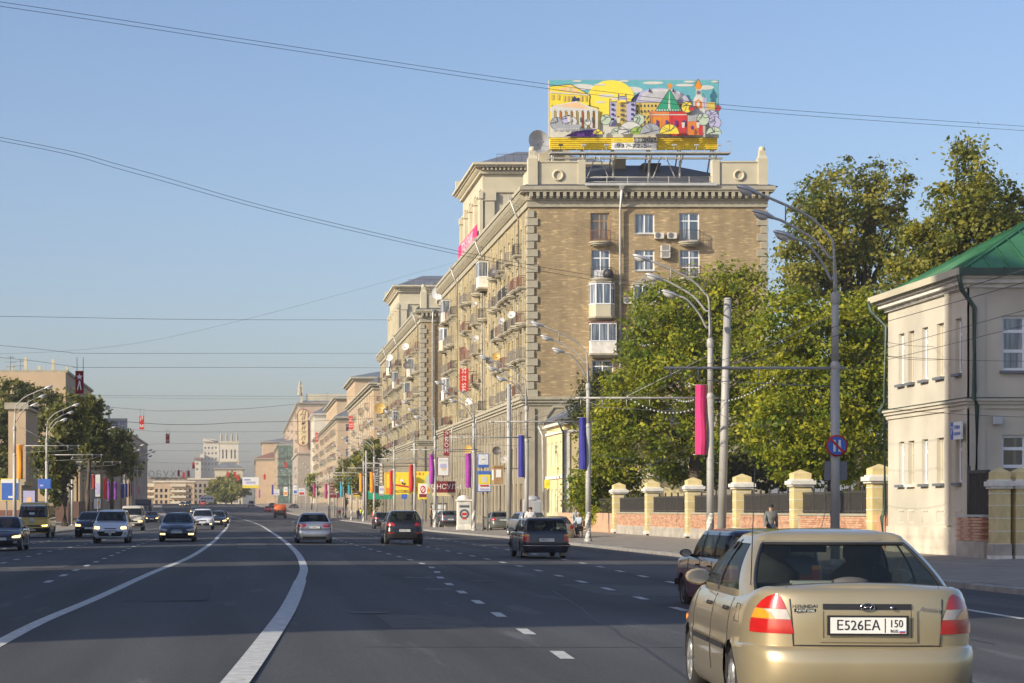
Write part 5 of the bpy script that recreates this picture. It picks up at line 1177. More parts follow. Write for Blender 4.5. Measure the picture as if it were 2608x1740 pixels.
left_block('apartment_block', 'brown block beyond the office block on the left', -24.5, 350, 420, 15.5, 14, 'grey_and_shade_wall', 'peach', 10, 4)
left_block('apartment_block', 'far brown block where the left row thins out', -27, 470, 560, 19, 14, 'grey_and_shade_wall', 'peach', 10, 5)
left_block('apartment_block', 'farthest grey block on the left of the avenue', -37, 600, 720, 21, 14, 'grey_and_shade_wall', 'peach', 10, 6)
# ------------------------------------------------------------------ trees
def leaf_mat(name, lo, hi, trans=.48):
    m = bpy.data.materials.new(name); m.use_nodes = True; n = m.node_tree; out = n.nodes['Material Output']; b = n.nodes['Principled BSDF']; b.inputs['Roughness'].default_value = .55; b.inputs['Specular IOR Level'].default_value = .35
    at_ = n.nodes.new('ShaderNodeAttribute'); at_.attribute_name = 'tint'
    r = n.nodes.new('ShaderNodeValToRGB'); r.color_ramp.elements[0].color = (*lo, 1); r.color_ramp.elements[1].color = (*hi, 1)
    n.links.new(at_.outputs['Fac'], r.inputs[0]); n.links.new(r.outputs[0], b.inputs['Base Color'])
    t = n.nodes.new('ShaderNodeBsdfTranslucent'); n.links.new(r.outputs[0], t.inputs[0]); mx = n.nodes.new('ShaderNodeMixShader'); mx.inputs[0].default_value = trans
    n.links.new(b.outputs[0], mx.inputs[1]); n.links.new(t.outputs[0], mx.inputs[2]); n.links.new(mx.outputs[0], out.inputs[0]); return m
LM = {'maple': leaf_mat('maple_leaves', (.10, .165, .014), (.50, .47, .03)), 'linden': leaf_mat('linden_leaves', (.075, .115, .02), (.42, .37, .05)),
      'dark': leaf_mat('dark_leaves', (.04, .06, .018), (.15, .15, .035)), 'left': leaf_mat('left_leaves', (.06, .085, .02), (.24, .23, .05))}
M['bark'] = mat('bark', (.075, .058, .042), .95, var=.3, scale=3, bump=.5, bscale=14, stretch=(1, 1, .3))
def tree(name, label, base, blobs, n, leaf, kind, seed, trunk=.28, cl=.8, group=None, drop=.55):
    """blobs: ellipsoids (x,y,z,rx,ry,rz) relative to the base; leaves sit in clumps through their volume"""
    rg = np.random.default_rng(seed); t = thing(name, label, 'tree', base, 0, group)
    tot = sum(b[3]*b[4]*b[5] for b in blobs)**.0
    wts = np.array([(b[3]*b[4]+b[4]*b[5]+b[3]*b[5]) for b in blobs]); wts = wts/wts.sum()
    P = []; T = []; N = []
    per = 46; nc = max(4, n//per)
    which = rg.choice(len(blobs), nc, p=wts)
    for w_ in range(len(blobs)):
        k = int((which == w_).sum())
        if not k: continue
        bx, by, bz, rx, ry, rz = blobs[w_]
        d = rg.normal(size=(k, 3)); d /= np.linalg.norm(d, axis=1)[:, None]
        r = rg.uniform(drop, 1.0, k)**.6*rg.uniform(.74, 1.2, k)+np.clip(rg.normal(-.9, .6, k), 0, .35)
        c = d*r[:, None]*np.array([rx, ry, rz])+np.array([bx, by, bz])
        f_ = 2.2/max(rx, 1.5)**.5; nz_ = np.sin(c[:, 0]*f_+seed)*np.sin(c[:, 1]*f_*1.1+bx)*np.sin(c[:, 2]*f_*1.2+seed*2); keep = nz_ < (.22 if kind != 'linden' else .36); c = c[keep]; d = d[keep]; k = len(c)
        sz = cl*rg.uniform(.4, 1.3, k); tint = np.clip(.40+rg.normal(0, .26, k), 0, 1)
        for i in range(k):
            q = rg.normal(size=(per, 3))*np.array([1, 1, .62])*sz[i]*.55+c[i]
            P.append(q); T.append(np.clip(tint[i]+rg.normal(0, .14, per), 0, 1)); N.append(d[i][None, :]*.7+np.array([0, 0, .5])+rg.normal(size=(per, 3))*.75)
    P = np.concatenate(P); T = np.concatenate(T); N = np.concatenate(N); N /= np.linalg.norm(N, axis=1)[:, None]
    k = len(P); a = np.cross(N, rg.normal(size=(k, 3))); a /= np.linalg.norm(a, axis=1)[:, None]; b = np.cross(N, a)
    s = leaf*rg.uniform(.5, 1.45, k)[:, None]
    V = np.stack([P-a*s*.62, P-b*s*.38+N*s*.08, P+a*s*.62, P+b*s*.38+N*s*.08], 1).reshape(-1, 3)
    me = bpy.data.meshes.new('crown'); me.vertices.add(4*k); me.vertices.foreach_set('co', V.astype('f').ravel())
    me.loops.add(4*k); me.loops.foreach_set('vertex_index', np.arange(4*k, dtype='i')); me.polygons.add(k); me.polygons.foreach_set('loop_start', np.arange(0, 4*k, 4, dtype='i')); 
    me.update(calc_edges=True); ta = me.attributes.new('tint', 'FLOAT', 'FACE'); ta.data.foreach_set('value', T.astype('f')); me.materials.append(LM[kind]); me.validate()
    link('crown', me, t)
    m = MB(); top = max(b[2] for b in blobs)*.75; rr = random.Random(seed)
    m.tube([(0, 0, -.3), (rr.uniform(-.1, .1), 0, top*.3), (rr.uniform(-.3, .3), rr.uniform(-.2, .2), top*.65), (rr.uniform(-.4, .4), 0, top)], [trunk*1.25, trunk, trunk*.7, trunk*.3], 9)
    for bx, by, bz, rx, ry, rz in blobs:
        for _ in range(3):
            s0 = Vector((0, 0, min(top*.8, max(top*.22, bz-rz*.8)))); e = Vector((bx+rr.uniform(-.7, .7)*rx, by+rr.uniform(-.7, .7)*ry, bz+rr.uniform(-.2, .75)*rz)); mid = s0.lerp(e, .5)+Vector((rr.uniform(-.4, .4), 0, .5))
            m.tube([s0, mid, e], [trunk*.45, trunk*.28, .03], 6)
    m.build('trunk', M['bark'], t, local=True); return t
def blob(u, v, ru, rv, Y, base, dy=0, ry=None):
    p = at(u, v, Y)-Vector(base); s = Y/F; return (p.x, dy, p.z, ru*s, ry or (ru*s+rv*s)/2, rv*s)
def ptree(name, label, u, Y, bl, n, leaf, kind, seed, z=.2, **kw):
    base = (U(u, Y), Y, z); tree(name, label, base, [blob(a, b, c, d, Y, base, dy=random.Random(seed*31+i).uniform(-2, 2)) for i, (a, b, c, d) in enumerate(bl)], n, leaf, kind, seed, **kw)
ptree('maple_tree', 'large yellow green maple in the middle behind the fence', 1770, 128, [(1745, 790, 120, 95), (1668, 862, 78, 85), (1860, 790, 100, 95), (1605, 975, 72, 90), (1720, 950, 120, 100), (1850, 950, 110, 100), (1680, 1090, 120, 85), (1820, 1080, 110, 85), (1565, 1090, 65, 72), (1930, 1000, 90, 110), (1770, 1180, 90, 50), (1900, 730, 70, 60)], 62000, .20, 'maple', 3, trunk=.35)
ptree('maple_tree', 'green maple with brown tips between the lamp post and the cream house', 2120, 106, [(2010, 830, 90, 90), (2110, 850, 95, 100), (2190, 830, 75, 100), (2030, 980, 110, 100), (2150, 1000, 100, 110), (2060, 1120, 110, 90), (2180, 1130, 75, 100), (1960, 1100, 80, 90), (2230, 950, 45, 120), (2000, 1190, 60, 40)], 46000, .185, 'maple', 5, trunk=.3)
ptree('linden_tree', 'tall dark linden rising behind the maples against the sky', 2190, 150, [(2170, 480, 95, 70), (2080, 540, 85, 65), (2240, 500, 75, 75), (2150, 600, 130, 90), (2260, 600, 70, 90), (2080, 660, 100, 80), (2200, 740, 120, 100), (2030, 720, 60, 60), (2230, 860, 90, 100), (2180, 1000, 80, 120)], 36000, .25, 'linden', 8, trunk=.4)
ptree('linden_tree', 'pointed linden with a thin spire above the green roof', 2450, 118, [(2452, 372, 24, 32), (2462, 440, 45, 45), (2430, 520, 80, 70), (2540, 530, 80, 75), (2380, 600, 70, 60), (2480, 620, 110, 80), (2590, 600, 70, 90), (2340, 640, 55, 55), (2420, 700, 120, 70), (2540, 740, 120, 80), (2320, 720, 50, 60)], 34000, .215, 'linden', 9, trunk=.35)
ptree('maple_tree', 'young maple leaning over the pavement beside the yellow villa', 1545, 136, [(1500, 1215, 45, 50), (1560, 1190, 55, 60), (1510, 1280, 45, 45), (1580, 1270, 50, 50), (1540, 1130, 50, 50), (1480, 1260, 30, 30), (1535, 1310, 40, 30)], 20000, .20, 'maple', 12, trunk=.16)
ptree('maple_tree', 'dark green tree behind the fence in front of the brick wall', 1560, 150, [(1520, 1000, 50, 55), (1595, 990, 45, 50), (1540, 1080, 55, 60), (1620, 1020, 60, 80), (1490, 1060, 30, 40)], 16000, .22, 'dark', 13, trunk=.25)
m_bl = [(2000, 1150, 250, 90), (1750, 1200, 200, 60), (2200, 1180, 120, 90)]
ptree('hedge_tree', 'dark shrubbery filling the park behind the railings', 1950, 165, m_bl, 16000, .36, 'dark', 14, trunk=.2)
# street trees far down the right side
ptree('street_tree', 'leafy street tree with orange banners in front of it', 930, 300, [(925, 1180, 34, 40), (950, 1150, 22, 30), (905, 1215, 30, 35), (940, 1235, 24, 30), (945, 1280, 18, 30)], 8000, .36, 'linden', 21, trunk=.25)
ptree('street_tree', 'thin street tree beside the cyan banners', 880, 360, [(880, 1200, 20, 30), (900, 1180, 16, 25), (868, 1230, 16, 24)], 4500, .38, 'linden', 22, trunk=.2)
ptree('street_tree', 'small street tree in front of the pink far block', 793, 520, [(793, 1225, 12, 22), (800, 1250, 10, 18)], 1800, .55, 'maple', 23, trunk=.2)
for i, (u, v, a, b, Y) in enumerate(((560, 1240, 26, 24, 800), (590, 1232, 28, 26, 780), (612, 1245, 24, 22, 760), (575, 1262, 30, 18, 770), (545, 1268, 16, 14, 820))):
    ptree('street_tree', ['green tree in front of the low cream hall, leftmost', 'green tree below the statue tower', 'green tree beside the far billboard', 'low wide tree at the far bend', 'pale bush by the far white truck'][i], u, Y, [(u, v, a, b)], 2600, .8, 'linden', 30+i, trunk=.25, z=3.2, cl=1.4)
# trees along the left pavement
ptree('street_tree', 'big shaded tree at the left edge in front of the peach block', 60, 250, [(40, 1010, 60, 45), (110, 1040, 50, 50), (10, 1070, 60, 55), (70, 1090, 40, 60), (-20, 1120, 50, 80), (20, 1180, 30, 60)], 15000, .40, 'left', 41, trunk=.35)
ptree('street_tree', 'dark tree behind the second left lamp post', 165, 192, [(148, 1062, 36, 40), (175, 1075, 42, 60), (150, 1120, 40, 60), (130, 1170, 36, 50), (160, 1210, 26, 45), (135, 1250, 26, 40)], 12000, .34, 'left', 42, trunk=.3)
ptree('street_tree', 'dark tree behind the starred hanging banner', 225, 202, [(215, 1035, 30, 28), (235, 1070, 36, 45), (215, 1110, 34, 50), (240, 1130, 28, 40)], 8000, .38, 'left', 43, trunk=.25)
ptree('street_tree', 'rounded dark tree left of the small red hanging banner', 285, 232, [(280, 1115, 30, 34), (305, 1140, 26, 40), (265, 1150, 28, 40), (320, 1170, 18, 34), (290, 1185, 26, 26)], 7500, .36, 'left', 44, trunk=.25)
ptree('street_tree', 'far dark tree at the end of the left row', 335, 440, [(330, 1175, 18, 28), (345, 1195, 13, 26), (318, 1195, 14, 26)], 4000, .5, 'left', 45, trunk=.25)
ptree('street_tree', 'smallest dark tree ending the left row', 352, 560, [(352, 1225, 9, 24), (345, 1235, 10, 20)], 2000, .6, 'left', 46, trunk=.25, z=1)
# ------------------------------------------------------------------ street lamps
def lamp_parts(side):
    """side=-1: arms reach towards -X"""
    k = ('lamp', side)
    if k in WM: return WM[k]
    p = MB(); p.tube([(0, 0, 0), (0, 0, 5.8)], .135, 10); p.tube([(0, 0, 5.8), (0, 0, 7.9)], .105, 10); p.lathe([(.135, 5.7), (.15, 5.75), (.15, 5.85), (.1, 5.95)], (0, 0, 0), 10); p.lathe([(.105, 7.6), (.135, 7.65), (.135, 7.9), (.06, 8.0)], (0, 0, 0), 10)
    p.lathe([(.2, 0), (.2, .12), (.15, .18)], (0, 0, 0), 10)
    arms = MB(); heads = []
    for i, (dx, hz, dy) in enumerate(((2.25, 10.8, -.2), (1.71, 10.14, .15), (1.2, 9.48, -.25))):
        b = Vector((side*-.04*(i-1), .05*(i-1), 7.9)); e = Vector((side*dx, dy, hz)); r0 = 0
        pts = [b, b+Vector((side*.02, 0, (hz-9.2)*.55+.5)), Vector((side*.10*dx, dy*.1, hz-1.15)), Vector((side*.36*dx, dy*.36, hz-.62)), e-Vector((side*.3, 0, .12)), e]
        arms.tube([q[:3] for q in smooth_pts([tuple(q) for q in pts], 5)], .04, 6)
        heads.append((e, dy))
    h = MB()   # cobra head, pointing along -X from its joint at the origin, raised outwards
    sec = []
    for t, wd, up, dn in ((0, .05, .05, .04), (.12, .09, .08, .06), (.3, .17, .12, .07), (.55, .20, .13, .07), (.8, .17, .11, .06), (.95, .08, .06, .03), (1.0, .02, .02, .01)):
        x = -.82*t; z = .26*t; sec.append([(x, wd*math.cos(a), z+(up if math.sin(a) > 0 else dn)*math.sin(a)) for a in [2*math.pi*j/12 for j in range(12)]])
    h.grid(sec, close=True)
    gl = MB(); sec = []
    for t, wd, dn in ((.32, .05, .03), (.42, .14, .13), (.6, .17, .17), (.8, .14, .13), (.92, .05, .04)):
        x = -.82*t; z = .26*t-.05; sec.append([(x, wd*math.cos(a), z-dn*abs(math.sin(a))) for a in [math.pi*j/8 for j in range(9)]])
    gl.grid(sec)
    ties = MB(); (e0, _), (e1, _), (e2, _) = heads
    ties.tube([e0-Vector((side*.75, 0, .3)), e1-Vector((side*.3, 0, .1))], .02, 4)
    WM[k] = (p.mesh('pole', M['pole']), arms.mesh('arm', M['pole']), heads, h.mesh('lamp_head', M['lamp_shell']), gl.mesh('bowl', M['lamp_glass']), ties.mesh('tie', M['pole']))
    return WM[k]
def stripes_mesh():
    if 'st' not in WM:
        m = MB(); n = 16
        for tcol in (0, 1):
            for s_ in range(2):
                pass
        for j in range(8):
            z0, z1 = j*.16, (j+1)*.16
            for q in range(n):
                r = .142; a0, a1, b0, b1 = [2*math.pi*(q+d)/n+z*3.4 for z, d in ((z0, 0), (z0, 1), (z1, 0), (z1, 1))]
                m.face([(r*math.cos(a0), r*math.sin(a0), z0), (r*math.cos(a1), r*math.sin(a1), z0), (r*math.cos(b1), r*math.sin(b1), z1), (r*math.cos(b0), r*math.sin(b0), z1)], int(q % 8 > 3), True)
        WM['st'] = m.mesh('warning_stripes', [M['white'], M['pole_dark']])
    return WM['st']
LAMPS = {}
def lamp(x, Y, side, label, group, stripes=True, dark=False):
    z = sidez(x, Y) if x > 0 else sidezl(Y)
    t = thing('street_lamp', label, 'street lamp', (x, Y, z), 0, group)
    p, a, hd, hm, gm, ti = lamp_parts(side)
    link('pole', p, t); ao = link('arm', a, t); link('tie', ti, t)
    for e, dy in hd:
        o = link('lamp_head', hm, t, e, rz=0 if side < 0 else math.pi); o.scale = (.82, .85, .85); link('bowl', gm, o)
    if stripes: link('warning_stripes', stripes_mesh(), t, (0, 0, .2))
    LAMPS[label] = t; return t
def banner(x, Y, z, w_, h_, col, label, facing=0, group='cloth banners on the right lamp posts', seed=0):
    """three-sided cloth banner held by two short rods; x is the pole side edge"""
    t = thing('pole_banner', label, 'banner', (x, Y, z), facing, group); rr = random.Random(seed+int(Y))
    m = MB(); rows = []; n = 12; bul = rr.uniform(.04, .1)
    for j in range(n+1):
        q = j/n; k = bul*math.sin(q*math.pi*1.3+rr.random()*.4); sk = .02*math.sin(q*7+seed)
        rows.append([(-.04, -.03, h_*q), (-w_*.34+sk, -.14-k, h_*q), (-w_*.62+sk, -.16-k*.6, h_*q), (-w_, -.02+k*.4, h_*q), (-w_*.5, .16, h_*q), (-.04, -.03, h_*q)])
    m.grid(rows, sm=False); link('cloth', m.mesh('cloth', M['cloth_'+col]), t)
    r = MB(); r.tube([(.1, 0, 0), (-w_-.08, 0, -.0)], .018, 5); r.tube([(.1, 0, h_), (-w_-.08, 0, h_)], .018, 5); link('rod', r.mesh('rod', M['pole']), t)
    return t
LR = 17.2
lampR = [(2127, 'nearest right street lamp with the round no parking sign'), (1809, 'right street lamp carrying the pink banner'), (1498, 'right street lamp with dark blue banner and striped foot by the kerb'), (1341, 'right street lamp with the second blue banner'),
         (1207, 'right street lamp with the purple banner near the clock'), (1108, 'right street lamp by the lit white poster'), (1056, 'right street lamp with the nearer red banner'), (1004, 'right street lamp with the farther red banner'),
         (953, 'right street lamp with the nearer orange banner'), (926, 'right street lamp with the farther orange banner'), (895, 'right street lamp with the cyan banner'), (874, 'right street lamp with the azure banner')]
Ys_l = []
for i, (u, lab) in enumerate(lampR):
    x = LR if i < 4 else LR-min(1.8, (i-3)*.35); Y = x*F/(u-U0); Ys_l.append((x, Y)); lamp(x, Y, -1, lab, 'street lamps along the right pavement', i > 0)
for i, u in enumerate((838, 806, 780, 757, 738)):
    x = 14.6+off(0) ; Y = 14.4*F/(u-U0); Y = min(Y, 640); xx = U(u, Y); t = lamp(xx, Y, -1, ['far right street lamp by the magenta banner', 'far right street lamp by the second magenta banner', 'far right street lamp before the pink block', 'far right street lamp second from the bend', 'farthest right street lamp at the bend'][i], 'street lamps along the right pavement', False)
    t.location.z = roadz(xx, Y)
for i, (x, u, lab) in enumerate(((-17.5, 37, 'left street lamp with the orange swirl banner'), (-17.6, 119, 'left street lamp with bright curved arms before the dark tree'), (-17.6, 184, 'third left street lamp beside the low wing'), (-17.6, 230, 'fourth left street lamp among the trees'), (-17.5, 286, 'sixth left street lamp near the red banner'),
    (-17.5, 317, 'eighth left street lamp of the far row'), (-17.5, 341, 'tenth left street lamp of the far row'), (-17.5, 350, 'last left street lamp of the far row'))):
    Y = x*F/(u-U0); t = lamp(x, Y, 1, lab, 'street lamps along the left pavement', False); t.location.z = roadz(x, Y)+.1
lamp(-17.5, 22.0, 1, 'left street lamp standing beside the camera outside the view', 'street lamps along the left pavement', False)
# plain tie poles
def tie_pole(x, Y, h_, label, lean=0, mt='pole'):
    m = MB(); z = sidez(x, Y) if x > 0 else sidezl(Y); m.tube([(x, Y, z), (x+lean, Y, z+h_)], [.17, .14], 12); m.lathe([(.15, 0), (.17, .02), (.1, .08), (0, .09)], (x+lean, Y, z+h_), 10)
    return m.solo('tie_pole', M[mt], (x, Y, z), label, 'pole', 'plain poles for the overhead wires')
tie_pole(17.9, 77.2, 9.5, 'plain leaning pole right of the pink banner', .25); tie_pole(17.4, 135.6, 9.8, 'plain grey pole in front of the belt course of the brick block'); tie_pole(17.0, 290, 9.8, 'plain pole between the orange banners')
tie_pole(16.8, 390, 9.8, 'thin plain pole before the peach block'); tie_pole(-17.9, 208, 9.5, 'dark plain pole before the low wing on the left', 0, 'pole_dark')
# bracket arms over the road
def bracket(x, Y, z, ln, side, label):
    m = MB(); m.tube([(x+.3, Y, z), (x+side*ln, Y, z)], .045, 6); m.tube([(x, Y, z+1.6), (x+side*ln*.62, Y, z+.06)], .012, 4); m.tube([(x, Y, z-.55), (x+side*.8*ln, Y, z-.35), (x+side*ln*.95, Y, z-.05)], .01, 4)
    for k in (.45, .62, .8, .96): m.tube([(x+side*ln*k, Y, z), (x+side*ln*k, Y, z-.3)], .018, 4); m.lathe([(.05, -.08), (.05, .08)], (x+side*ln*k, Y, z), 6, axis='x')
    return m.solo('bracket_arm', M['pole'], (x, Y, z), label, 'bracket arm', 'bracket arms holding the trolley wires')
bl_ = ['bracket arm on the nearest right lamp post', 'bracket arm crossing behind the pink banner', 'bracket arm on the lamp with the dark blue banner', 'bracket arm on the second blue banner lamp', 'bracket arm on the purple banner lamp', 'bracket arm over the lit poster', 'bracket arm on the nearer red banner lamp', 'bracket arm on the farther red banner lamp', 'bracket arm on the orange banner lamp', 'bracket arm beside the street tree', 'bracket arm on the cyan banner lamp', 'bracket arm on the azure banner lamp']
for (x, Y), lab in zip(Ys_l, bl_): bracket(x, Y, 5.72 if Y < 90 else 6.0, 5.0, -1, lab)
for x, Y, lab in ((-17.5, 155, 'bracket arm on the first left lamp'), (-17.6, 181, 'bracket arm on the second left lamp'), (-17.6, 208, 'bracket arm on the dark left pole'), (-17.6, 235, 'bracket arm on the fourth left lamp'), (-17.6, 255, 'bracket arm on the fifth left lamp')): bracket(x, Y, 6.4, 5.0, 1, lab)
# ------------------------------------------------------------------ wires
def wire(pts, label, r=.014, n=14, sag=0.0, cat='cable', group=None, extra=None):
    pts = [Vector(p) for p in pts]; out = []
    if len(pts) == 2:
        for i in range(n+1):
            t = i/n; p = pts[0].lerp(pts[1], t); p.z -= sag*4*t*(1-t); out.append(p)
    else: out = [Vector(p) for p in smooth_pts([tuple(p) for p in pts], 6)]
    m = MB(); m.tube(out, r*.54, 5, cap=False)
    if extra:
        for t in extra: p = out[int(t*(len(out)-1))]; m.tube([p-Vector((.25, 0, .0)), p+Vector((.25, 0, 0))], r*2.6, 5)
    return m.solo('overhead_wire', M['wire'], tuple(out[0]), label, cat, group)
def wpx(L, label, r, **kw): return wire([at(u, v, Y) for u, v, Y in L], label, r, **kw)
for k, dz in ((0, 0), (1, 11)):
    wpx([(-1500, -205+dz*.4, 36), (0, 5+dz, 40), (700, 112+dz*.9, 44), (1395, 215+dz, 48), (1900, 272+dz, 51), (2608, 322+dz, 55)], ['upper cable of the top pair crossing the sky', 'lower cable of the top pair crossing the sky'][k], .010, group='cable pairs high over the avenue')
    wpx([(-1400, 110+dz, 56), (0, 350+dz*.8, 62), (330, 427+dz, 64), (700, 532+dz*.8, 67), (1177, 642+dz*.8, 70), (1510, 702+dz, 73), (1809, 745+dz, 76)], ['upper cable of the lower pair sloping to the brick house', 'lower cable of the lower pair sloping to the brick house'][k], .014, group='cable pairs high over the avenue')
wpx([(-800, 800, 100), (0, 806, 104), (500, 814, 107), (1000, 815, 130)], 'level cable below the sloping pair', .018)
wpx([(-300, 905, 140), (222, 890, 145), (620, 815, 150), (1180, 662, 184)], 'thin cable rising diagonally to the brick house', .013)
for i, (L, lab, r) in enumerate((
    ([(-500, 840, 130), (0, 880, 137), (170, 897, 137), (222, 900, 137), (600, 900, 150), (982, 900, 180)], 'cross wire holding the starred banner, upper', .022),
    ([(-500, 880, 130), (0, 911, 137), (180, 933, 137), (222, 936, 137), (600, 936, 150), (982, 937, 180)], 'cross wire holding the starred banner, lower', .022),
    ([(110, 1000, 200), (255, 1007, 205), (560, 1009, 210), (985, 1010, 260)], 'level double cross wire in mid sky', .025),
    ([(110, 1012, 200), (255, 1012, 205), (560, 1016, 210), (985, 1016, 260)], 'level cross wire just under the double one', .018),
    ([(200, 1030, 230), (350, 1043, 230), (430, 1047, 230), (640, 1040, 240), (820, 1022, 300)], 'dark sagging cross wire above the red banner', .035),
    ([(180, 1065, 215), (330, 1075, 225), (420, 1081, 230), (520, 1081, 235), (620, 1076, 240), (820, 1072, 280), (950, 1066, 300)], 'thick black wavy cable across the avenue', .05),
    ([(200, 1085, 230), (355, 1096, 230), (430, 1100, 235), (620, 1100, 250), (900, 1097, 300)], 'cross wire under the second red banner', .025),
    ([(240, 1140, 330), (423, 1130, 337), (620, 1131, 345), (760, 1122, 380)], 'cross wire above the smallest red banner', .03),
    ([(280, 1150, 400), (440, 1148, 410), (640, 1150, 420)], 'faint cross wire low over the far road', .035),
    ([(280, 1172, 430), (470, 1180, 440), (640, 1176, 450)], 'lowest faint cross wire over the far road', .035))):
    wpx(L, lab, r, group='cross wires over the avenue')
LN = ['the nearest right lamp', 'the pink banner lamp', 'the dark blue banner lamp', 'the second blue banner lamp', 'the purple banner lamp', 'the lit poster lamp', 'the nearer red banner lamp', 'the farther red banner lamp', 'the nearer orange banner lamp', 'the farther orange banner lamp']
for x in (12.3, 13.0):
    wire([(x, -10, 5.5), (x, 59.8, 5.5)], 'outer trolley contact wire over the right lane' if x > 12.5 else 'inner trolley contact wire over the right lane', .012, sag=.12, group='trolley contact wires')
    for (xa, Ya), (xb, Yb) in zip(Ys_l[:9], Ys_l[1:10]): wire([(x-(0 if Ya < 100 else .5), Ya, 5.45), (x-(0 if Yb < 100 else .5), Yb, 5.45)], '%s trolley contact wire running on from %s' % ('outer' if x > 12.5 else 'inner', LN[Ys_l.index((xa, Ya))]), .012, n=5, sag=.08, group='trolley contact wires')
    wire([(-x, 120, 6.0), (-x, 330, 6.0)], 'outer trolley contact wire over the left lane' if x > 12.5 else 'inner trolley contact wire over the left lane', .014, group='trolley contact wires')
# service cables from lamp to lamp and to the house
l1, l2, l3 = [Vector((x, Y, 0)) for x, Y in Ys_l[:3]]
for a, b, za, zb, sg, lab in ((l1, (HX, 68, 0), 6.9, 7.0, .15, 'upper cable from the nearest lamp to the cream house'), (l1, (HX, 67, 0), 6.5, 6.5, .2, 'middle cable from the nearest lamp to the cream house'), (l1, (30, 60.5, 0), 6.2, 6.4, .35, 'cable passing in front of the shaded house wall'),
                              (l1, (30, 60, 0), 4.7, 4.55, .35, 'low sagging cable in front of the cream house'), (l1, l2, 7.0, 7.2, .5, 'upper cable between the first two right lamps'), (l1, l2, 6.2, 6.5, .7, 'middle cable between the first two right lamps'), (l1, l2, 5.1, 5.4, .9, 'low swag between the first two right lamps'),
                              (l2, l3, 7.0, 7.0, .5, 'upper cable between the second and third right lamps'), (l2, l3, 6.2, 5.4, .9, 'middle swag between the second and third right lamps'), (l2, l3, 5.2, 4.6, 1.0, 'low swag between the second and third right lamps'), (l2, l3, 4.4, 4.0, .7, 'lowest swag between the second and third right lamps'),
                              (l1, (28, 34, 0), 5.9, 9.6, .2, 'cable rising from the nearest lamp past the green roof'), (l1, (27, 34, 0), 5.6, 8.7, .2, 'second cable rising from the nearest lamp past the cornice')):
    a = Vector(a); b = Vector(b); wire([(a.x, a.y, za), (b.x, b.y, zb)], lab, .013, sag=sg, group='service cables near the right lamps', extra=(.5,) if 'rising' in lab else None)
# festoons of small bulbs near the pink banner
def festoon(a, b, sag, n, label):
    a, b = Vector(a), Vector(b); m = MB(); P = []
    for i in range(n+1): t = i/n; p = a.lerp(b, t); p.z -= sag*4*t*(1-t); P.append(p)
    m.tube(P, .008, 4, cap=False); o = m.solo('light_garland', M['wire'], tuple(a), label, 'garland', 'bulb garlands by the pink banner')
    q = MB()
    for p in P[1:-1]: q.lathe([(0, -.07), (.03, -.05), (.035, -.02), (0, .01)], p, 6)
    q.build('bulbs', M['lamp_glass'], o)
festoon((l2.x-.1, l2.y, 6.1), (l2.x-1.5, l2.y, 5.85), .35, 16, 'short bulb garland left of the pink banner pole'); festoon((l2.x-.1, l2.y, 5.6), (l2.x-3.2, l2.y, 5.9), .55, 22, 'long bulb garland over the pink banner'); festoon((l2.x+.1, l2.y, 5.6), (l2.x+2.6, l2.y+.5, 6.6), .25, 20, 'bulb garland rising right of the pink banner pole')
# ------------------------------------------------------------------ banners
def pb(u0, u1, v0, v1, x, Y, col, label, seed=0, facing=0, group='cloth banners on the right lamp posts'):
    h_ = (v1-v0)/F*Y; w_ = (u1-u0)/F*Y; return banner(U(u1, Y)-0, Y-.02, Zv(v1, Y), w_, h_, col, label, facing, group, seed)
bs = [(1770, 1801, 981, 1158, 1, 'pink', 'large pink cloth banner, nearest on the right'), (1474, 1494, 1064, 1195, 2, 'blue', 'dark blue cloth banner in front of the young maple'), (1320, 1336, 1109, 1215, 3, 'blue', 'blue cloth banner before the grey lower wall'),
      (1186, 1201, 1155, 1242, 4, 'purple', 'purple cloth banner beside the street clock'), (1093, 1106, 1157, 1233, 5, 'purple', 'purple cloth banner left of the lit white poster'), (1042, 1053, 1184, 1251, 6, 'red', 'red cloth banner over the yellow coffee billboard right half'), (992, 1001, 1199, 1260, 7, 'red', 'red cloth banner over the yellow coffee billboard left half'),
      (942, 953, 1203, 1255, 8, 'orange', 'orange cloth banner beside the black pharmacy sign'), (915, 924, 1206, 1253, 9, 'orange', 'narrower orange cloth banner by the plain pole'), (886, 895, 1215, 1260, 10, 'teal', 'teal cloth banner in front of the street tree'), (866, 874, 1228, 1266, 11, 'cyan', 'azure cloth banner right of the maroon board')]
for i, (u0, u1, v0, v1, li, col, lab) in enumerate(bs): pb(u0, u1, v0, v1, *Ys_l[li], col, lab, i)
for u0, u1, v0, v1, Y, col, lab in ((827, 834, 1233, 1270, 380, 'magenta', 'magenta cloth banner left of the maroon board'), (797, 803, 1233, 1266, 430, 'magenta', 'far magenta cloth banner by the white posters'), (659, 663, 1247, 1268, 600, 'purple', 'tiny purple banner beside the far billboard'), (692, 697, 1235, 1260, 560, 'blue', 'tiny blue banner among the far posters')):
    pb(u0, u1, v0, v1, 0, Y, col, lab, 3)
gl = 'cloth banners on the left lamp posts'
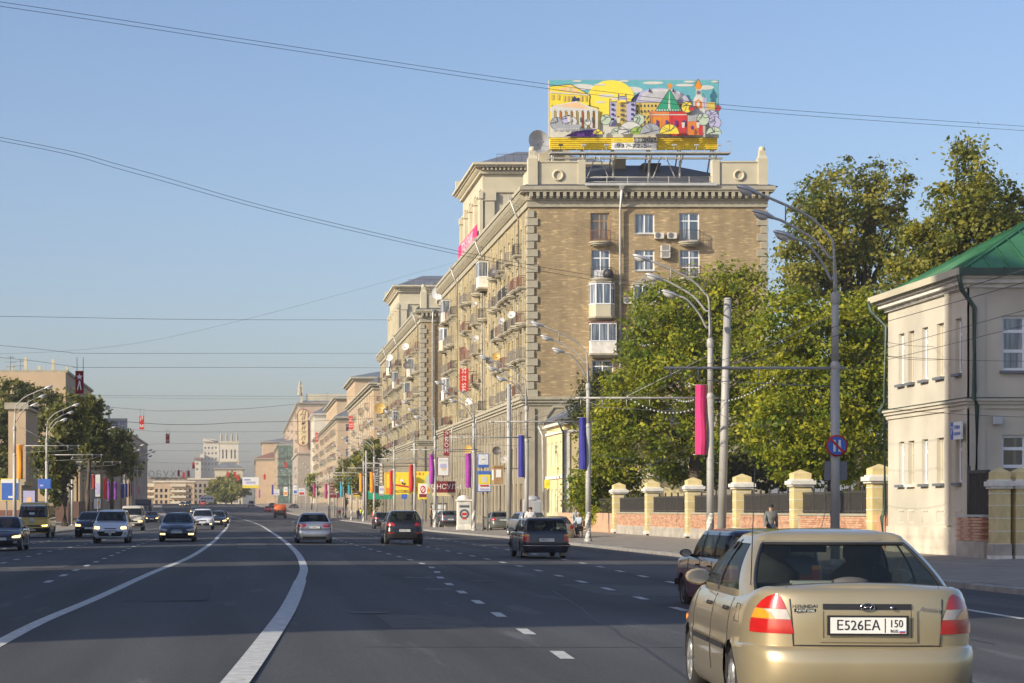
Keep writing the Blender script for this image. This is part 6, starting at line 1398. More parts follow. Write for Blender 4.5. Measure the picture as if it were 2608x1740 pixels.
for u0, u1, v0, v1, Y, col, lab in ((43, 60, 1133, 1220, 154, 'orange', 'orange swirl banner on the nearest left lamp'), (235, 244, 1209, 1245, 206, 'dark_red', 'dark red banner left of the pale poster'), (264, 273, 1218, 1270, 228, 'red', 'tall red banner in the left row'), (274, 281, 1228, 1275, 245, 'violet', 'first violet banner in the left row'), (290, 299, 1228, 1272, 262, 'violet', 'second violet banner in the left row'),
    (308, 317, 1232, 1268, 285, 'blue', 'first blue banner in the left row'), (319, 326, 1232, 1266, 300, 'blue', 'second blue banner in the left row'), (327, 332, 1232, 1265, 320, 'blue', 'third blue banner in the left row'), (333, 338, 1233, 1262, 330, 'pink', 'pink banner in the left row'), (350, 355, 1240, 1260, 380, 'pink', 'last pink banner of the left row')):
    pb(u0, u1, v0, v1, 0, Y, col, lab, 5, group=gl)
def hang(u0, u1, v0, v1, Y, col, body, label, star=False):
    a, c = at(u0, v1, Y), at(u1, v0, Y); w_, h_ = c.x-a.x, c.z-a.z; t = thing('hanging_banner', label, 'banner', ((a.x+c.x)/2, Y, a.z), 0, 'red banners hung from the cross wires')
    m = MB(); m.box(-w_/2, w_/2, -.03, .03, 0, h_); link('cloth', m.mesh('cloth', M['cloth_'+col]), t)
    m = MB(); [m.tube([(x, 0, h_), (x, 0, h_+.9)], .02, 4) for x in (-w_*.3, w_*.45)]; link('hanger', m.mesh('hanger', M['pole_dark']), t)
    m = MB(); y = -.036
    if star:
        cz = h_*.74; r = w_*.42; m.face([(r*(1 if i % 2 == 0 else .42)*math.sin(math.pi*i/5), y, cz+r*(1 if i % 2 == 0 else .42)*math.cos(math.pi*i/5)) for i in range(10)])
        m.face([(-w_*.05, y, h_*.58), (w_*.08, y, h_*.58), (w_*.26, y, h_*.16), (w_*.12, y, h_*.16), (0, y, h_*.44), (-w_*.18, y, h_*.16), (-w_*.32, y, h_*.16)])
    link('emblem', m.mesh('emblem', M['paper']), t)
    if body:
        for i, ch in enumerate(body): letters(ch, h_*.42, M['paper'], t, (0, -.036, h_*(.78-.5*i/(len(body)-1))), ext=.002)
    return t
hang(192, 213, 945, 1003, 137, 'dark_red', None, 'dark red hanging banner with a white star figure', True); hang(355, 367, 1060, 1094, 230, 'red', 'Ям', 'red hanging banner with white letters, middle'); hang(422, 432, 1105, 1129, 337, 'red', 'Ям', 'small red hanging banner with white letters, farthest')
for u, v, Y, lab in ((455, 1213, 560, 'tiny red banner above the far block, left'), (468, 1218, 570, 'tiny red banner above the far block, middle'), (480, 1214, 560, 'tiny red banner above the far block, right'), (493, 1194, 520, 'tiny dark red banner before the white high-rise'), (580, 1215, 600, 'tiny red banner over the green bend, left'), (599, 1216, 600, 'tiny red banner over the green bend, middle'), (606, 1225, 600, 'tiny red banner over the green bend, right'), (727, 1192, 560, 'tiny red banner before the scaffold netting'), (674, 1222, 600, 'tiny red banner above the far posters')):
    m = MB(); p = at(u, v, Y); m.box(p.x-.32, p.x+.32, Y-.05, Y+.05, p.z, p.z+1.6); m.tube([(p.x, Y, p.z+1.6), (p.x, Y, p.z+2.6)], .03, 4); m.solo('hanging_banner', M['cloth_red'], tuple(p), lab, 'banner', 'red banners hung from the cross wires')
# ------------------------------------------------------------------ signs and boards
t = thing('no_parking_sign', 'round blue sign with two white bars and a red slash on the nearest lamp', 'road sign', (Ys_l[0][0], Ys_l[0][1]-.17, Zv(1136, 59.8)))
m = MB(); m.lathe([(0, -.02), (.315, -.02), (.315, 0)], (0, 0, 0), 32, axis='y'); link('disc', m.mesh('disc', M['red']), t)
m = MB(); m.lathe([(0, -.026), (.265, -.026)], (0, 0, 0), 32, axis='y'); link('field', m.mesh('field', M['sign_blue']), t)
m = MB(); [m.box(x-.035, x+.035, -.034, -.03, -.17, .17) for x in (-.075, .075)]; link('bars', m.mesh('bars', M['paper']), t)
m = MB(); m.face([(-.21, -.037, .16), (-.16, -.037, .21), (.21, -.037, -.16), (.16, -.037, -.21)]); link('slash', m.mesh('slash', M['red']), t)
m = MB(); m.box(-.32, -.03, .14, .16, -1.0, -.45); m.box(.03, .34, .14, .16, -1.0, -.45); link('plate', m.mesh('plate', M['pole_dark']), t)
def board(u0, u1, v0, v1, Y, label, parts, frame='pole_dark', legs=None, depth=.3, cat='billboard', name='street_billboard', face='paper', bw=.06):
    """free-standing board facing the camera; parts: [('rect',col,x0,z0,x1,z1) | ('text',body,size,col,x,z)] in 0..1 face coordinates"""
    a, c = at(u0, v1, Y), at(u1, v0, Y); w_, h_ = c.x-a.x, c.z-a.z; gz = (sidez(a.x, Y) if a.x > 10 else roadz(a.x, Y)); b = Vector(((a.x+c.x)/2, Y, gz)); t = thing(name, label, cat, b)
    z0 = a.z-gz; bw = min(bw, w_*.06)
    m = MB(); m.box(-w_/2, w_/2, 0, depth, z0, z0+h_); link('case', m.mesh('case', M[frame]), t)
    m = MB(); m.box(-w_/2+bw, w_/2-bw, -.02, -.001, z0+bw, z0+h_-bw); link('poster', m.mesh('poster', M[face]), t)
    for i, p in enumerate(parts):
        y = -.022-.006*(i+1)
        if p[0] == 'rect':
            m = MB(); m.box(-w_/2+bw+(w_-2*bw)*p[2], -w_/2+bw+(w_-2*bw)*p[4], y, y+.004, z0+bw+(h_-2*bw)*p[3], z0+bw+(h_-2*bw)*p[5]); link('printed_panel', m.mesh('printed_panel', M[p[1]]), t)
        elif p[0] == 'poly':
            m = MB(); m.face([(-w_/2+bw+(w_-2*bw)*x, y, z0+bw+(h_-2*bw)*z) for x, z in p[2]]); link('printed_shape', m.mesh('printed_shape', M[p[1]]), t)
        else: letters(p[1], p[2]*h_, M[p[3]], t, (-w_/2+w_*p[4], y-.003, z0+h_*p[5]), sx=p[6] if len(p) > 6 else 1, ext=.002)
    if legs is None: legs = (0,)
    m = MB(); [m.tube([(x*w_, depth/2, 0), (x*w_, depth/2, z0)], max(.06, .03*w_), 8) for x in legs]; link('post', m.mesh('post', M['pole_dark']), t)
    return t
board(1217, 1245, 1156, 1191, 150, 'square white street clock with a blue strip below', [('rect', 'sign_blue', 0, 0, 1, .18), ('poly', 'ink', [(.49, .6), (.51, .56), (.80, .64), (.79, .66)]), ('poly', 'ink', [(.49, .56), (.50, .60), (.30, .60), (.30, .585)])]+[('rect', 'ink', .5+.38*math.sin(k*math.pi/6)-.02, .59+.34*math.cos(k*math.pi/6)-.02, .5+.38*math.sin(k*math.pi/6)+.02, .59+.34*math.cos(k*math.pi/6)+.02) for k in range(12)], 'sign_blue', (0,), .25, 'clock', 'street_clock')
board(1216, 1251, 1200, 1253, 149.6, 'tall yellow and pale blue poster under the street clock', [('rect', 'sign_blue', 0, .86, 1, 1), ('rect', 'yellow2', 0, .36, 1, .86), ('poly', 'cloud', [(.3, .45), (.7, .45), (.75, .7), (.5, .8), (.25, .7)]), ('rect', 'lav', .12, .06, .88, .14), ('rect', 'red_p', .15, .24, .85, .32)], 'sign_blue', (.25,), .3, 'poster', 'street_poster')
board(1114, 1144, 1164, 1213, 182, 'white lightbox poster with a brown frame on a lamp post', [('rect', 'cream_b' if 'cream_b' in M else 'cloud', .1, .78, .9, .92), ('rect', 'lav', .2, .42, .8, .66), ('rect', 'peach_p', .3, .3, .7, .4)], 'maroon', (0,), .35, 'poster', 'light_box', 'paper', .12)
board(1065, 1089, 1231, 1272, 205, 'small red and white poster with a crossed ring', [('rect', 'yellow2', 0, 0, 1, .1), ('rect', 'maroon', .05, .1, .95, .32), ('poly', 'red_p', [(.5+.32*math.cos(a), .62+.26*math.sin(a)) for a in [k*math.pi/10 for k in range(20)]]), ('poly', 'paper', [(.5+.2*math.cos(a), .62+.16*math.sin(a)) for a in [k*math.pi/10 for k in range(20)]]), ('poly', 'red_p', [(.3, .5), (.36, .46), (.7, .76), (.64, .8)])], 'yellow2', (0,), .3, 'poster', 'street_poster')
board(980, 1042, 1203, 1260, 235, 'yellow coffee billboard with running figures, left half', [('rect', 'orange', 0, 0, .35, 1), ('rect', 'yellow2', .05, .3, .6, .95), ('poly', 'red_p', [(.2, .42), (1, .30), (1, .38), (.2, .5)]), ('poly', 'paper', [(.62, .66), (.72, .72), (.8, .6), (.7, .55)]), ('poly', 'ink', [(.7, .58), (.78, .5), (.9, .52), (.82, .42), (.7, .48)]), ('poly', 'yellow2', [(.05, .9), (.3, .5), (.5, .95)]), ('text', 'JACOBS', .17, 'maroon', .66, .14, 1.1)], 'yellow2', (-.3, .3), .35, face='yellow2')
board(1042.5, 1095, 1201, 1257, 236, 'yellow coffee billboard with a green corner, right half', [('rect', 'orange', 0, .05, 1, .3), ('poly', 'sage', [(.7, .3), (1, .3), (1, .95), (.85, .8)]), ('poly', 'purple', [(.1, .6), (.18, .8), (.2, .5)]), ('text', '2 В 1', .15, 'red_p', .5, .88, 1.2)], 'yellow2', (-.3, .3), .35, face='yellow2')
board(1023, 1037, 1259, 1271, 228, 'small plain blue sign on a post under the coffee billboard', [], 'sign_blue', (0,), .06, 'road sign', 'blue_sign', 'sign_blue')
board(965, 979, 1237, 1263, 260, 'small white and grey poster beside the black vertical sign', [('rect', 'grey_p', 0, 0, 1, .2), ('rect', 'lav', .1, .5, .9, .8)], 'pole_dark', (0,), .3, 'poster', 'street_poster')
board(900, 923, 1235, 1266, 340, 'maroon and white poster with a yellow foot', [('rect', 'maroon', 0, .1, 1, .62), ('rect', 'yellow2', 0, 0, 1, .12), ('rect', 'lav', .1, .75, .9, .88), ('rect', 'paper', .1, .4, .9, .45), ('rect', 'paper', .1, .25, .9, .3)], 'pole_dark', (0,), .4)
board(836, 866, 1230, 1268, 370, 'maroon board with rows of white words', [('rect', 'maroon', 0, 0, 1, 1)]+[('text', w_, .16, 'paper', .42, .86-.2*i) for i, w_ in enumerate(('БАНК', 'КАФЕ', 'АПТЕКА', 'ЦВЕТЫ'))], 'maroon', (-.3, .3), .3)
board(854, 862, 1232, 1256, 366, 'narrow white poster in front of the maroon board', [('rect', 'peach_p', .2, .4, .8, .6)], 'pole_dark', (0,), .2, 'poster', 'street_poster')
for i, (u0, u1, v0, v1, Y, c, lab) in enumerate(((760, 777, 1243, 1263, 560, 'red_p', 'far white poster with a small red mark'), (746, 760, 1236, 1260, 600, 'sign_blue', 'far blue and white poster'), (722, 733, 1240, 1264, 620, 'orange', 'far pale poster by the scaffold block'), (693, 712, 1246, 1262, 640, 'lav', 'far grey poster by the road bend'))):
    board(u0, u1, v0, v1, Y, lab, [('rect', c, .1, .1, .9, .45), ('rect', 'lav', .2, .65, .8, .8)], 'pole_dark', (0,), .4, 'poster', 'street_poster')
board(617, 660, 1215, 1244, 640, 'far wide billboard with a yellow strip at the bend', [('rect', 'yellow2', 0, 0, 1, .25), ('rect', 'sign_blue', .1, .7, .5, .8), ('rect', 'lav', .2, .4, .8, .6)], 'pole_dark', (.2,), .5)
board(2, 49, 1219, 1276, 160, 'big plain blue billboard with a white head strip at the left edge', [('rect', 'paper', 0, .82, 1, 1), ('rect', 'paper', .4, .1, .75, .2)], 'yellow2', (-.2, .3), .35, face='sign_blue')
board(57, 91, 1248, 1302, 152, 'pale lightbox poster with a tan picture behind the yellow minibus', [('poly', 'peach_p', [(.3, .35), (.7, .32), (.75, .62), (.5, .7), (.3, .6)]), ('rect', 'red_p', .55, .05, .85, .15)], 'dark_metal', (0,), .4, 'poster', 'light_box', 'lav')
board(97, 130, 1220, 1245, 170, 'small blue direction board behind the second left lamp', [('rect', 'lav', .1, .2, .4, .4)], 'sign_blue', (.2,), .1, 'road sign', 'blue_sign', 'sign_blue')
board(238, 258, 1269, 1297, 230, 'white lightbox poster with an orange shape on the left pavement', [('poly', 'orange', [(.4, .2), (.7, .25), (.8, .7), (.5, .8)])], 'dark_metal', (0,), .4, 'poster', 'light_box')
board(242, 256, 1208, 1266, 222, 'tall pale poster beside the dark red banner', [('rect', 'lav', .15, .1, .85, .6)], 'dark_metal', (0,), .3, 'poster', 'street_poster', 'cloud')
board(272, 324, 1066, 1108, 330, 'big white board with dark lines over the left trees', [('rect', 'navy', .12, .55+.0, .55, .62), ('rect', 'navy', .12, .7, .55, .77), ('rect', 'navy', .12, .4, .55, .47), ('rect', 'lav', .65, .3, .9, .8)], 'pole_dark', (-.2, .2), .5, face='cloud')
# signs fixed to the shop fronts
t = thing('shop_sign', 'maroon awning sign with white letters at the foot of the brick block', 'sign', at(1131, 1255, 180))
w_, h_ = U(1159, 180)-U(1101, 180), 1.0
m = MB(); m.box(-w_/2, w_/2, -.15, .15, 0, .7*1.0+.3); link('panel', m.mesh('panel', M['maroon']), t); m = MB(); m.box(-w_/2, w_/2, -.16, .16, -.3, -.002); link('fascia', m.mesh('fascia', M['yellow_house']), t)
m = MB(); m.tube([(-w_*.3, .1, -.3), (-w_*.3, .1, -Zv(1255, 180))], .05, 6); m.tube([(w_*.4, .1, -.3), (w_*.4, .1, -Zv(1255, 180))], .05, 6); link('post', m.mesh('post', M['pole_dark']), t)
letters('КОНСУЛ-1', .62, M['paper'], t, (0, -.153, .5))
proj_sign(1130, 1097, 1144, 1161, 215, 24.9, 'tall maroon sign with stacked white letters on the lower wall', None, M['maroon'], M['paper'], 1)
vs = bpy.data.objects[-1] if False else [o for o in COL.objects if o.get('label', '').startswith('tall maroon sign with stacked')][0]
for i, ch in enumerate('ЭКОН'): letters(ch, .62, M['paper'], vs, (0, -.13, 2.25-i*.58))
proj_sign(955, 1177, 965, 1256, 262, 24.9, 'black vertical sign with white letters by the orange banner', 'АПТЕКА', M['ink'], M['paper'], .55)
proj_sign(966, 1180, 975, 1232, 263, 24.9, 'dark vertical sign with round white spots', None, M['wood_frame'], M['paper'], 1)
q = [o for o in COL.objects if o.get('label', '').startswith('dark vertical sign with round')][0]
for i in range(6): m = MB(); m.lathe([(0, -.135), (.17, -.135)], (0, 0, .25+i*.43), 12, axis='y'); link('spot', m.mesh('spot', M['paper']), q)
t = thing('hanging_sign', 'brown wooden boxed sign with small white print on the lower wall', 'sign', at(1267, 1233, 158)); m = MB(); m.box(-.35, .35, -.7, .7, 0, 1.35); m.box(-.4, .4, -.75, .75, 1.3, 1.42); link('box', m.mesh('box', M['wood_frame']), t); m = MB(); m.box(-.2, .2, -.72, -.705, .5, 1.1); m.box(-.36, -.355, -.4, .4, .3, 1.1); link('print', m.mesh('print', M['paper']), t)
m = MB(); m.tube([(.3, 0, 1.2), (2.3, 0, 1.2)], .03, 5); link('bracket', m.mesh('bracket', M['iron']), t)
t = thing('awning', 'green shop awning beside the orange banner', 'awning', at(970, 1272, 262)); m = MB(); m.prism([(-1.6, 0), (1.6, 0), (1.6, .5), (-1.6, .5)], -.1, .1); m.face([(-1.6, -.1, .5), (1.6, -.1, .5), (1.6, 1.2, 1.1), (-1.6, 1.2, 1.1)]); link('canopy', m.mesh('canopy', M['tile_green']), t); m = MB(); [m.tube([(x, 0, 0), (x, 0, -3.3)], .03, 5) for x in (-1.5, 1.5)]; link('post', m.mesh('post', M['iron']), t)
# advertising column, kiosk, notice stand, cone, rubble, bench
c = g(1181, 1346); t = thing('advertising_column', 'white domed advertising pillar with a round target poster on the right pavement', 'advertising pillar', (U(1181, 158), 158, sidez(16.8, 158)))
m = MB(); m.box(-.5, .5, -.5, .5, 0, .3); m.box(-.47, .47, -.47, .47, .3, 2.1); m.box(-.55, .55, -.55, .55, 2.1, 2.22); m.lathe([(.5, 2.22), (.42, 2.4), (.25, 2.5), (0, 2.55)], (0, 0, 0), 16); link('pillar', m.mesh('pillar', M['white']), t); t.scale = (1.05, 1.05, 1.05)
m = MB(); m.box(-.38, .38, -.485, -.472, .45, 1.95); link('poster', m.mesh('poster', M['cloud']), t)
m = MB(); m.lathe([(.22, -.489), (.36, -.489)], (0, 0, 1.15), 24, axis='y'); m.box(-.36, .36, -.489, -.486, 1.62, 1.8); link('target', m.mesh('target', M['dgrey']), t); m = MB(); m.box(-.18, .18, -.495, -.49, 1.05, 1.25); m.box(-.15, .15, -.495, -.49, .75, .86); link('printed_panel', m.mesh('printed_panel', M['red_p']), t)
t = thing('notice_stand', 'black notice frame with white sheets behind the standing man', 'notice board', (at(1118, 1300, 186).x, 186, sidez(17, 186))); m = MB(); m.box(-.75, -.68, -.04, .04, 0, 2.1); m.box(.68, .75, -.04, .04, 0, 2.1); m.box(-.75, .75, -.04, .04, 2.05, 2.12); m.box(-.75, .75, -.04, .04, .5, .56); link('frame', m.mesh('frame', M['dark_metal']), t); m = MB(); [m.box(-.6+i*.42, -.25+i*.42, -.05, -.045, .7+j*.45, 1.05+j*.45) for i in range(3) for j in range(3)]; link('sheets', m.mesh('sheets', M['paper']), t)
def cone(loc, label):
    t = thing('traffic_cone', label, 'cone', loc, 0, 'traffic cones'); m = MB(); m.box(-.25, .25, -.25, .25, 0, .04); m.lathe([(.2, .04), (.03, .95), (0, .96)], (0, 0, 0), 14); link('body', m.mesh('body', M['red']), t); m = MB(); m.lathe([(.135, .36), (.095, .55)], (0, 0, 0), 14); link('band', m.mesh('band', M['paper']), t); t.scale = (1.6, 1.6, 1.6)
p = g(950, 1331); cone((p.x, p.y, p.z), 'orange red traffic cone by the striped lamp foot')
m = MB(); rr = random.Random(4)
for i in range(26): x, y, z = rr.uniform(-1.0, 1.0), rr.uniform(-.6, .6), 0; s = rr.uniform(.08, .3)*(1.1-abs(x)*.5); m.frustum(x, y, 0, s*.9, s, s*.8, s*rr.uniform(.4, .8), s*rr.uniform(.4, .8))
o = m.solo('rubble_heap', M['concrete'], (0, 0, 0), 'heap of broken concrete at the kerb before the parked cars', 'rubble'); p = g(1186, 1352); o.location = (p.x+.6, p.y, p.z+.08)
for u, v, r, lab in ((1150, 1350, .5, 'pale stone lump on the pavement edge'), (1223, 1341, .55, 'concrete block at the foot of the lower wall')):
    p = g(u, v); m = MB(); m.frustum(0, 0, 0, .9*r, 1.4*r, .6*r, 1.2*r, .5*r); o = m.solo('concrete_block', M['concrete'], (0, 0, 0), lab, 'block'); o.location = (p.x, p.y, p.z+.1)
t = thing('portable_toilet', 'pale grey booth with a rounded roof by the lower wall', 'booth', (24.0, 172, .1)); m = MB(); m.box(-.7, .7, -.6, .6, 0, 2.3); m.lathe([(.7, 0), (.6, .2), (.3, .32), (0, .35)], (0, 0, 2.3), 16); link('shell', m.mesh('shell', M['lamp_shell']), t); m = MB(); m.box(.1, .62, -.62, -.605, .15, 2.1); link('door', m.mesh('door', M['grey_p']), t)
bp = g(1477, 1345); bp.y = 116; bp.x = U(1478, 116); bz0 = sidez(bp.x, 116); t = thing('park_bench', 'dark bench by the young maple that a man sits on', 'bench', (bp.x, 116, bz0))
m = MB(); [m.box(-.25, .25, -.9+0*i, .9, .42, .46) for i in (0,)]; link('seat', m.mesh('seat', M['wood_frame']), t); m = MB(); m.box(.22, .27, -.9, .9, .6, .95); link('backrest', m.mesh('backrest', M['wood_frame']), t)
for y in (-.75, .75): m = MB(); m.box(-.22, -.17, y-.03, y+.03, 0, .42); m.box(.2, .25, y-.03, y+.03, 0, .95); link('leg', m.mesh('leg', M['iron']), t)
# TV aerials
for u, v, Y, lab, h_ in ((27, 905, 300, 'tall television aerial on the office block at the left', 4.2), (833, 1000, 640, 'television aerial over the pale stair tower', 9), (1103, 718, 300, 'thin aerial on the gap roof', 2.5), (52, 915, 305, 'second aerial on the left office block', 2.5)):
    p = at(u, v, Y); m = MB(); m.tube([p, p-Vector((0, 0, h_))], .05, 5); [m.tube([p+Vector((-w_, 0, -.3-.7*i)), p+Vector((w_, 0, -.3-.7*i))], .04, 4) for i, w_ in enumerate((.5, .9, .7))]; m.solo('tv_aerial', M['pole_dark'], tuple(p-Vector((0, 0, h_))), lab, 'aerial')
# ------------------------------------------------------------------ cars
def lerp_tab(tab, x):
    if x <= tab[0][0]: return tab[0][1:]
    for a, b in zip(tab, tab[1:]):
        if x <= b[0]:
            t = (x-a[0])/((b[0]-a[0]) or 1); return tuple(p+(q-p)*t for p, q in zip(a[1:], b[1:]))
    return tab[-1][1:]
def half_outline(yr, yf, w_, nr, nf, bow, N=96):
    """right half of a plan outline from the rear centre round to the front centre, evenly spaced"""
    P = []; ym = (yr+yf)/2
    for i in range(241):
        th = -math.pi/2+math.pi*i/240; s, c = math.sin(th), math.cos(th); n = nr if s < 0 else nf
        x = w_*abs(c)**(2/n); a = (ym-yr) if s < 0 else (yf-ym); y = ym+math.copysign(a*abs(s)**(2/n), s)
        y += (bow if s < 0 else -bow*1.6)*(x/w_)**2*abs(s)**6 if w_ else 0
        P.append((x, y))
    d = [0]
    for a, b in zip(P, P[1:]): d.append(d[-1]+math.hypot(b[0]-a[0], b[1]-a[1]))
    out = []; j = 0
    for i in range(N):
        t = d[-1]*i/(N-1)
        while j < len(d)-2 and d[j+1] < t: j += 1
        f = (t-d[j])/((d[j+1]-d[j]) or 1); out.append((P[j][0]+(P[j+1][0]-P[j][0])*f, P[j][1]+(P[j+1][1]-P[j][1])*f))
    return out, d[-1]
class Shell:
    """closed body surface sliced horizontally; levels (z, rear y, front y, half width)"""
    def __init__(s, lev, nr, nf, bow, top=None, zs=.5): s.lev, s.nr, s.nf, s.bow, s.top, s.zs = lev, nr, nf, bow, top, zs; s.c = {}
    def ring(s, z):
        k = round(z, 4)
        if k not in s.c: s.c[k] = half_outline(*lerp_tab(s.lev, z), s.nr, s.nf, s.bow)
        return s.c[k]
    def zm(s, z, y):
        if not s.top or z <= s.zs: return z
        zt = s.lev[-1][0]; return s.zs+(z-s.zs)*(lerp_tab(s.top, y)[0]-s.zs)/(zt-s.zs)
    def pt(s, sd, a, z, off=0.0):
        P, L = s.ring(z); t = max(0, min(1, a/L))*(len(P)-1); i = min(len(P)-2, int(t)); f = t-i
        x = P[i][0]+(P[i+1][0]-P[i][0])*f; y = P[i][1]+(P[i+1][1]-P[i][1])*f
        tx, ty = P[i+1][0]-P[i][0], P[i+1][1]-P[i][1]; q = math.hypot(tx, ty) or 1
        return Vector(((x+ty/q*off)*sd, y-tx/q*off, s.zm(z, y)))
    def s_at_y(s, z, y):
        P, L = s.ring(z)
        for i in range(len(P)-1):
            if P[i][1] <= y <= P[i+1][1] and P[i][0] > .4*lerp_tab(s.lev, z)[2]: return L*(i+(y-P[i][1])/((P[i+1][1]-P[i][1]) or 1))/(len(P)-1)
        wz = lerp_tab(s.lev, z)[2]; return s.s_at_x(z, .985*wz) if y < 0 else s.s_at_x(z, .985*wz, True)
    def s_at_x(s, z, x, front=False):
        P, L = s.ring(z)
        if x <= 1e-3: return L if front else 0.0
        x = min(x, max(p[0] for p in P)*.999); rng_ = range(len(P)-1) if not front else range(len(P)-2, -1, -1)
        for i in rng_:
            a, b = sorted((P[i][0], P[i+1][0]))
            if a <= x <= b: return L*(i+(x-P[i][0])/((P[i+1][0]-P[i][0]) or 1))/(len(P)-1)
        return L/2
    def patch(s, m, sd, rows, n=8, off=.006, mi=0, sm=True):
        """rows: (z, s0, s1)"""
        G = [[s.pt(sd, a+(b-a)*i/n, z, off) for i in range(n+1)] for z, a, b in rows]
        if sd < 0: G = [r[::-1] for r in G]
        m.grid(G, mi, sm)
    def line(s, m, sd, pts, r=.005, off=.001): m.tube([s.pt(sd, a, z, off) for z, a in pts], r, 4, cap=False)
def wheel_parts(r, wd, alloy):
    k = ('wheel', r, wd, alloy)
    if k not in WM:
        t = MB(); t.lathe([(r*.62, -wd/2+.01), (r*.80, -wd/2), (r*.95, -wd/2+.02), (r, -wd/2+.05), (r, wd/2-.05), (r*.95, wd/2-.02), (r*.80, wd/2), (r*.62, wd/2-.01)], (0, 0, 0), 28, axis='x')
        rm = MB()
        for sx in (-1, 1):
            rm.lathe([(r*.64, sx*(wd/2-.008)), (r*.56, sx*(wd/2-.02)), (r*.54, sx*(wd/2-.07))], (0, 0, 0), 24, axis='x')
            if alloy:
                for j in range(7):
                    a = 2*math.pi*j/7; rm.tube([(sx*(wd/2-.035), 0, 0), (sx*(wd/2-.03), r*.56*math.cos(a), r*.56*math.sin(a))], [.04, .026], 5)
                rm.lathe([(0, sx*(wd/2-.02)), (.06, sx*(wd/2-.025)), (.07, sx*(wd/2-.06))], (0, 0, 0), 12, axis='x')
            else: rm.lathe([(0, sx*(wd/2-.03)), (r*.3, sx*(wd/2-.02)), (r*.45, sx*(wd/2-.05)), (r*.55, sx*(wd/2-.06))], (0, 0, 0), 18, axis='x')
        b = MB(); b.lathe([(0, -.06), (r*.55, -.06), (r*.55, .06), (0, .06)], (0, 0, 0), 18, axis='x')
        WM[k] = (t.mesh('tyre', M['tyre']), rm.mesh('rim', M['rim'] if alloy else M['steel_rim']), b.mesh('brake_disc', M['inside']))
    return WM[k]
def car(name, label, cat, pos, rz, sp, pm, plate=None, lit=0, group=None, scale=1, driver=False, lite=False):
    """sp: spec dict. local +Y is forward. pm: paint. lit: 1 head lamps on, 2 fog lamps on"""
    L, W = sp['L'], sp['W']; hl, hw = L/2, W/2
    t = thing(name, label, cat, pos, rz, group); t.scale = (scale,)*3
    sh = Shell([(z, -hl+a, hl-b, hw*c) for z, a, b, c in sp['lev']], sp.get('nr', 7), sp.get('nf', 6), sp.get('bow', .07), sp['top'], sp.get('zs', .5))
    zs_ = sorted({z for z, *_ in sp['lev']} | {a+(b-a)*.5 for a, b in zip([q[0] for q in sp['lev']], [q[0] for q in sp['lev']][1:]) if b-a > .1})
    rw, ryf, ryr, rr_ = sp['wr'], sp['yf'], sp['yr'], sp['wr']*1.13
    N = 96; m = MB(); V = []
    for z in zs_:
        P, _ = sh.ring(z); V.append([Vector((x, y, sh.zm(z, y))) for x, y in P]+[Vector((-x, y, sh.zm(z, y))) for x, y in P[-2:0:-1]])
    K = len(V[0]); base = len(m.v)
    def inside(p):
        for yw in (ryf, ryr):
            if abs(p.x) > hw*.55 and math.hypot(p.y-yw, p.z-rw) < rr_: return yw
        return None
    drop = set(); snap = set()
    for j in range(len(V)-1):
        for i in range(K):
            c = (V[j][i]+V[j][(i+1) % K]+V[j+1][i]+V[j+1][(i+1) % K])/4
            if inside(c) is not None: drop.add((j, i)); snap |= {(j, i), (j, (i+1) % K), (j+1, i), (j+1, (i+1) % K)}
    used = set()
    for j in range(len(V)-1):
        for i in range(K):
            if (j, i) not in drop: used |= {(j, i), (j, (i+1) % K), (j+1, i), (j+1, (i+1) % K)}
    for j, i in snap & used:
        p = V[j][i]; yw = min((ryf, ryr), key=lambda q: abs(q-p.y)); d = math.hypot(p.y-yw, p.z-rw)
        if d > .05 and p.z > .18: p.y = yw+(p.y-yw)*rr_/d; p.z = rw+(p.z-rw)*rr_/d
    for r in V: m.v.extend([tuple(p) for p in r])
    tp = len(sp.get('two', ())) and sp['two'][0]
    for j in range(len(V)-1):
        for i in range(K):
            if (j, i) in drop: continue
            m.f.append((base+j*K+i, base+j*K+(i+1) % K, base+(j+1)*K+(i+1) % K, base+(j+1)*K+i)); m.m.append(1 if tp and zs_[j] >= tp else 0); m.sm.append(True)
    # deck: right edge, crown line, left edge
    top = V[-1]; cr = []
    mi_top = 1 if tp else 0
    for i in range(N):
        a = top[i]; b = top[(K-i) % K]; cr.append([a, a.lerp(b, .25)+Vector((0, 0, .022*min(1, abs(a.x)*2))), a.lerp(b, .5)+Vector((0, 0, .032*min(1, abs(a.x)*2))), a.lerp(b, .75)+Vector((0, 0, .022*min(1, abs(a.x)*2))), b])
    m.grid(cr, mi_top)
    body = m.build('body', [pm] if not tp else [sp['two'][1], pm], t, local=True, sharp=38)
    m = MB(); zu = sp['lev'][0][0]; m.box(-hw*.86, hw*.86, -hl+.25, hl-.25, zu+.02, zu+.1)
    for yw in (ryf, ryr):
        for sx in (-1, 1):
            x1 = hw*.97; x0 = hw*.55; n = 14; arc = [(yw+rr_*math.cos(math.pi*k/n), rw+rr_*math.sin(math.pi*k/n)) for k in range(n+1)]
            for (ya, za), (yb, zb) in zip(arc, arc[1:]): m.face([(sx*x0, ya, za), (sx*x0, yb, zb), (sx*x1, yb, zb), (sx*x1, ya, za)])
            m.face([(sx*x0, y, z) for y, z in arc])
    m.build('underbody', M['inside'], t, local=True)
    tm, rm, bd = wheel_parts(rw, sp.get('ww', .19), sp.get('alloy', True))
    for sx in (-1, 1):
        for yw in (ryf, ryr):
            o = link('wheel', tm, t, (sx*(hw-sp.get('ww', .19)/2-.02), yw, rw)); link('rim', rm, o); link('brake_disc', bd, o)
    # cabin
    G = sp['cab']; zb, zr = G['zb'], G['zr']
    lv = []
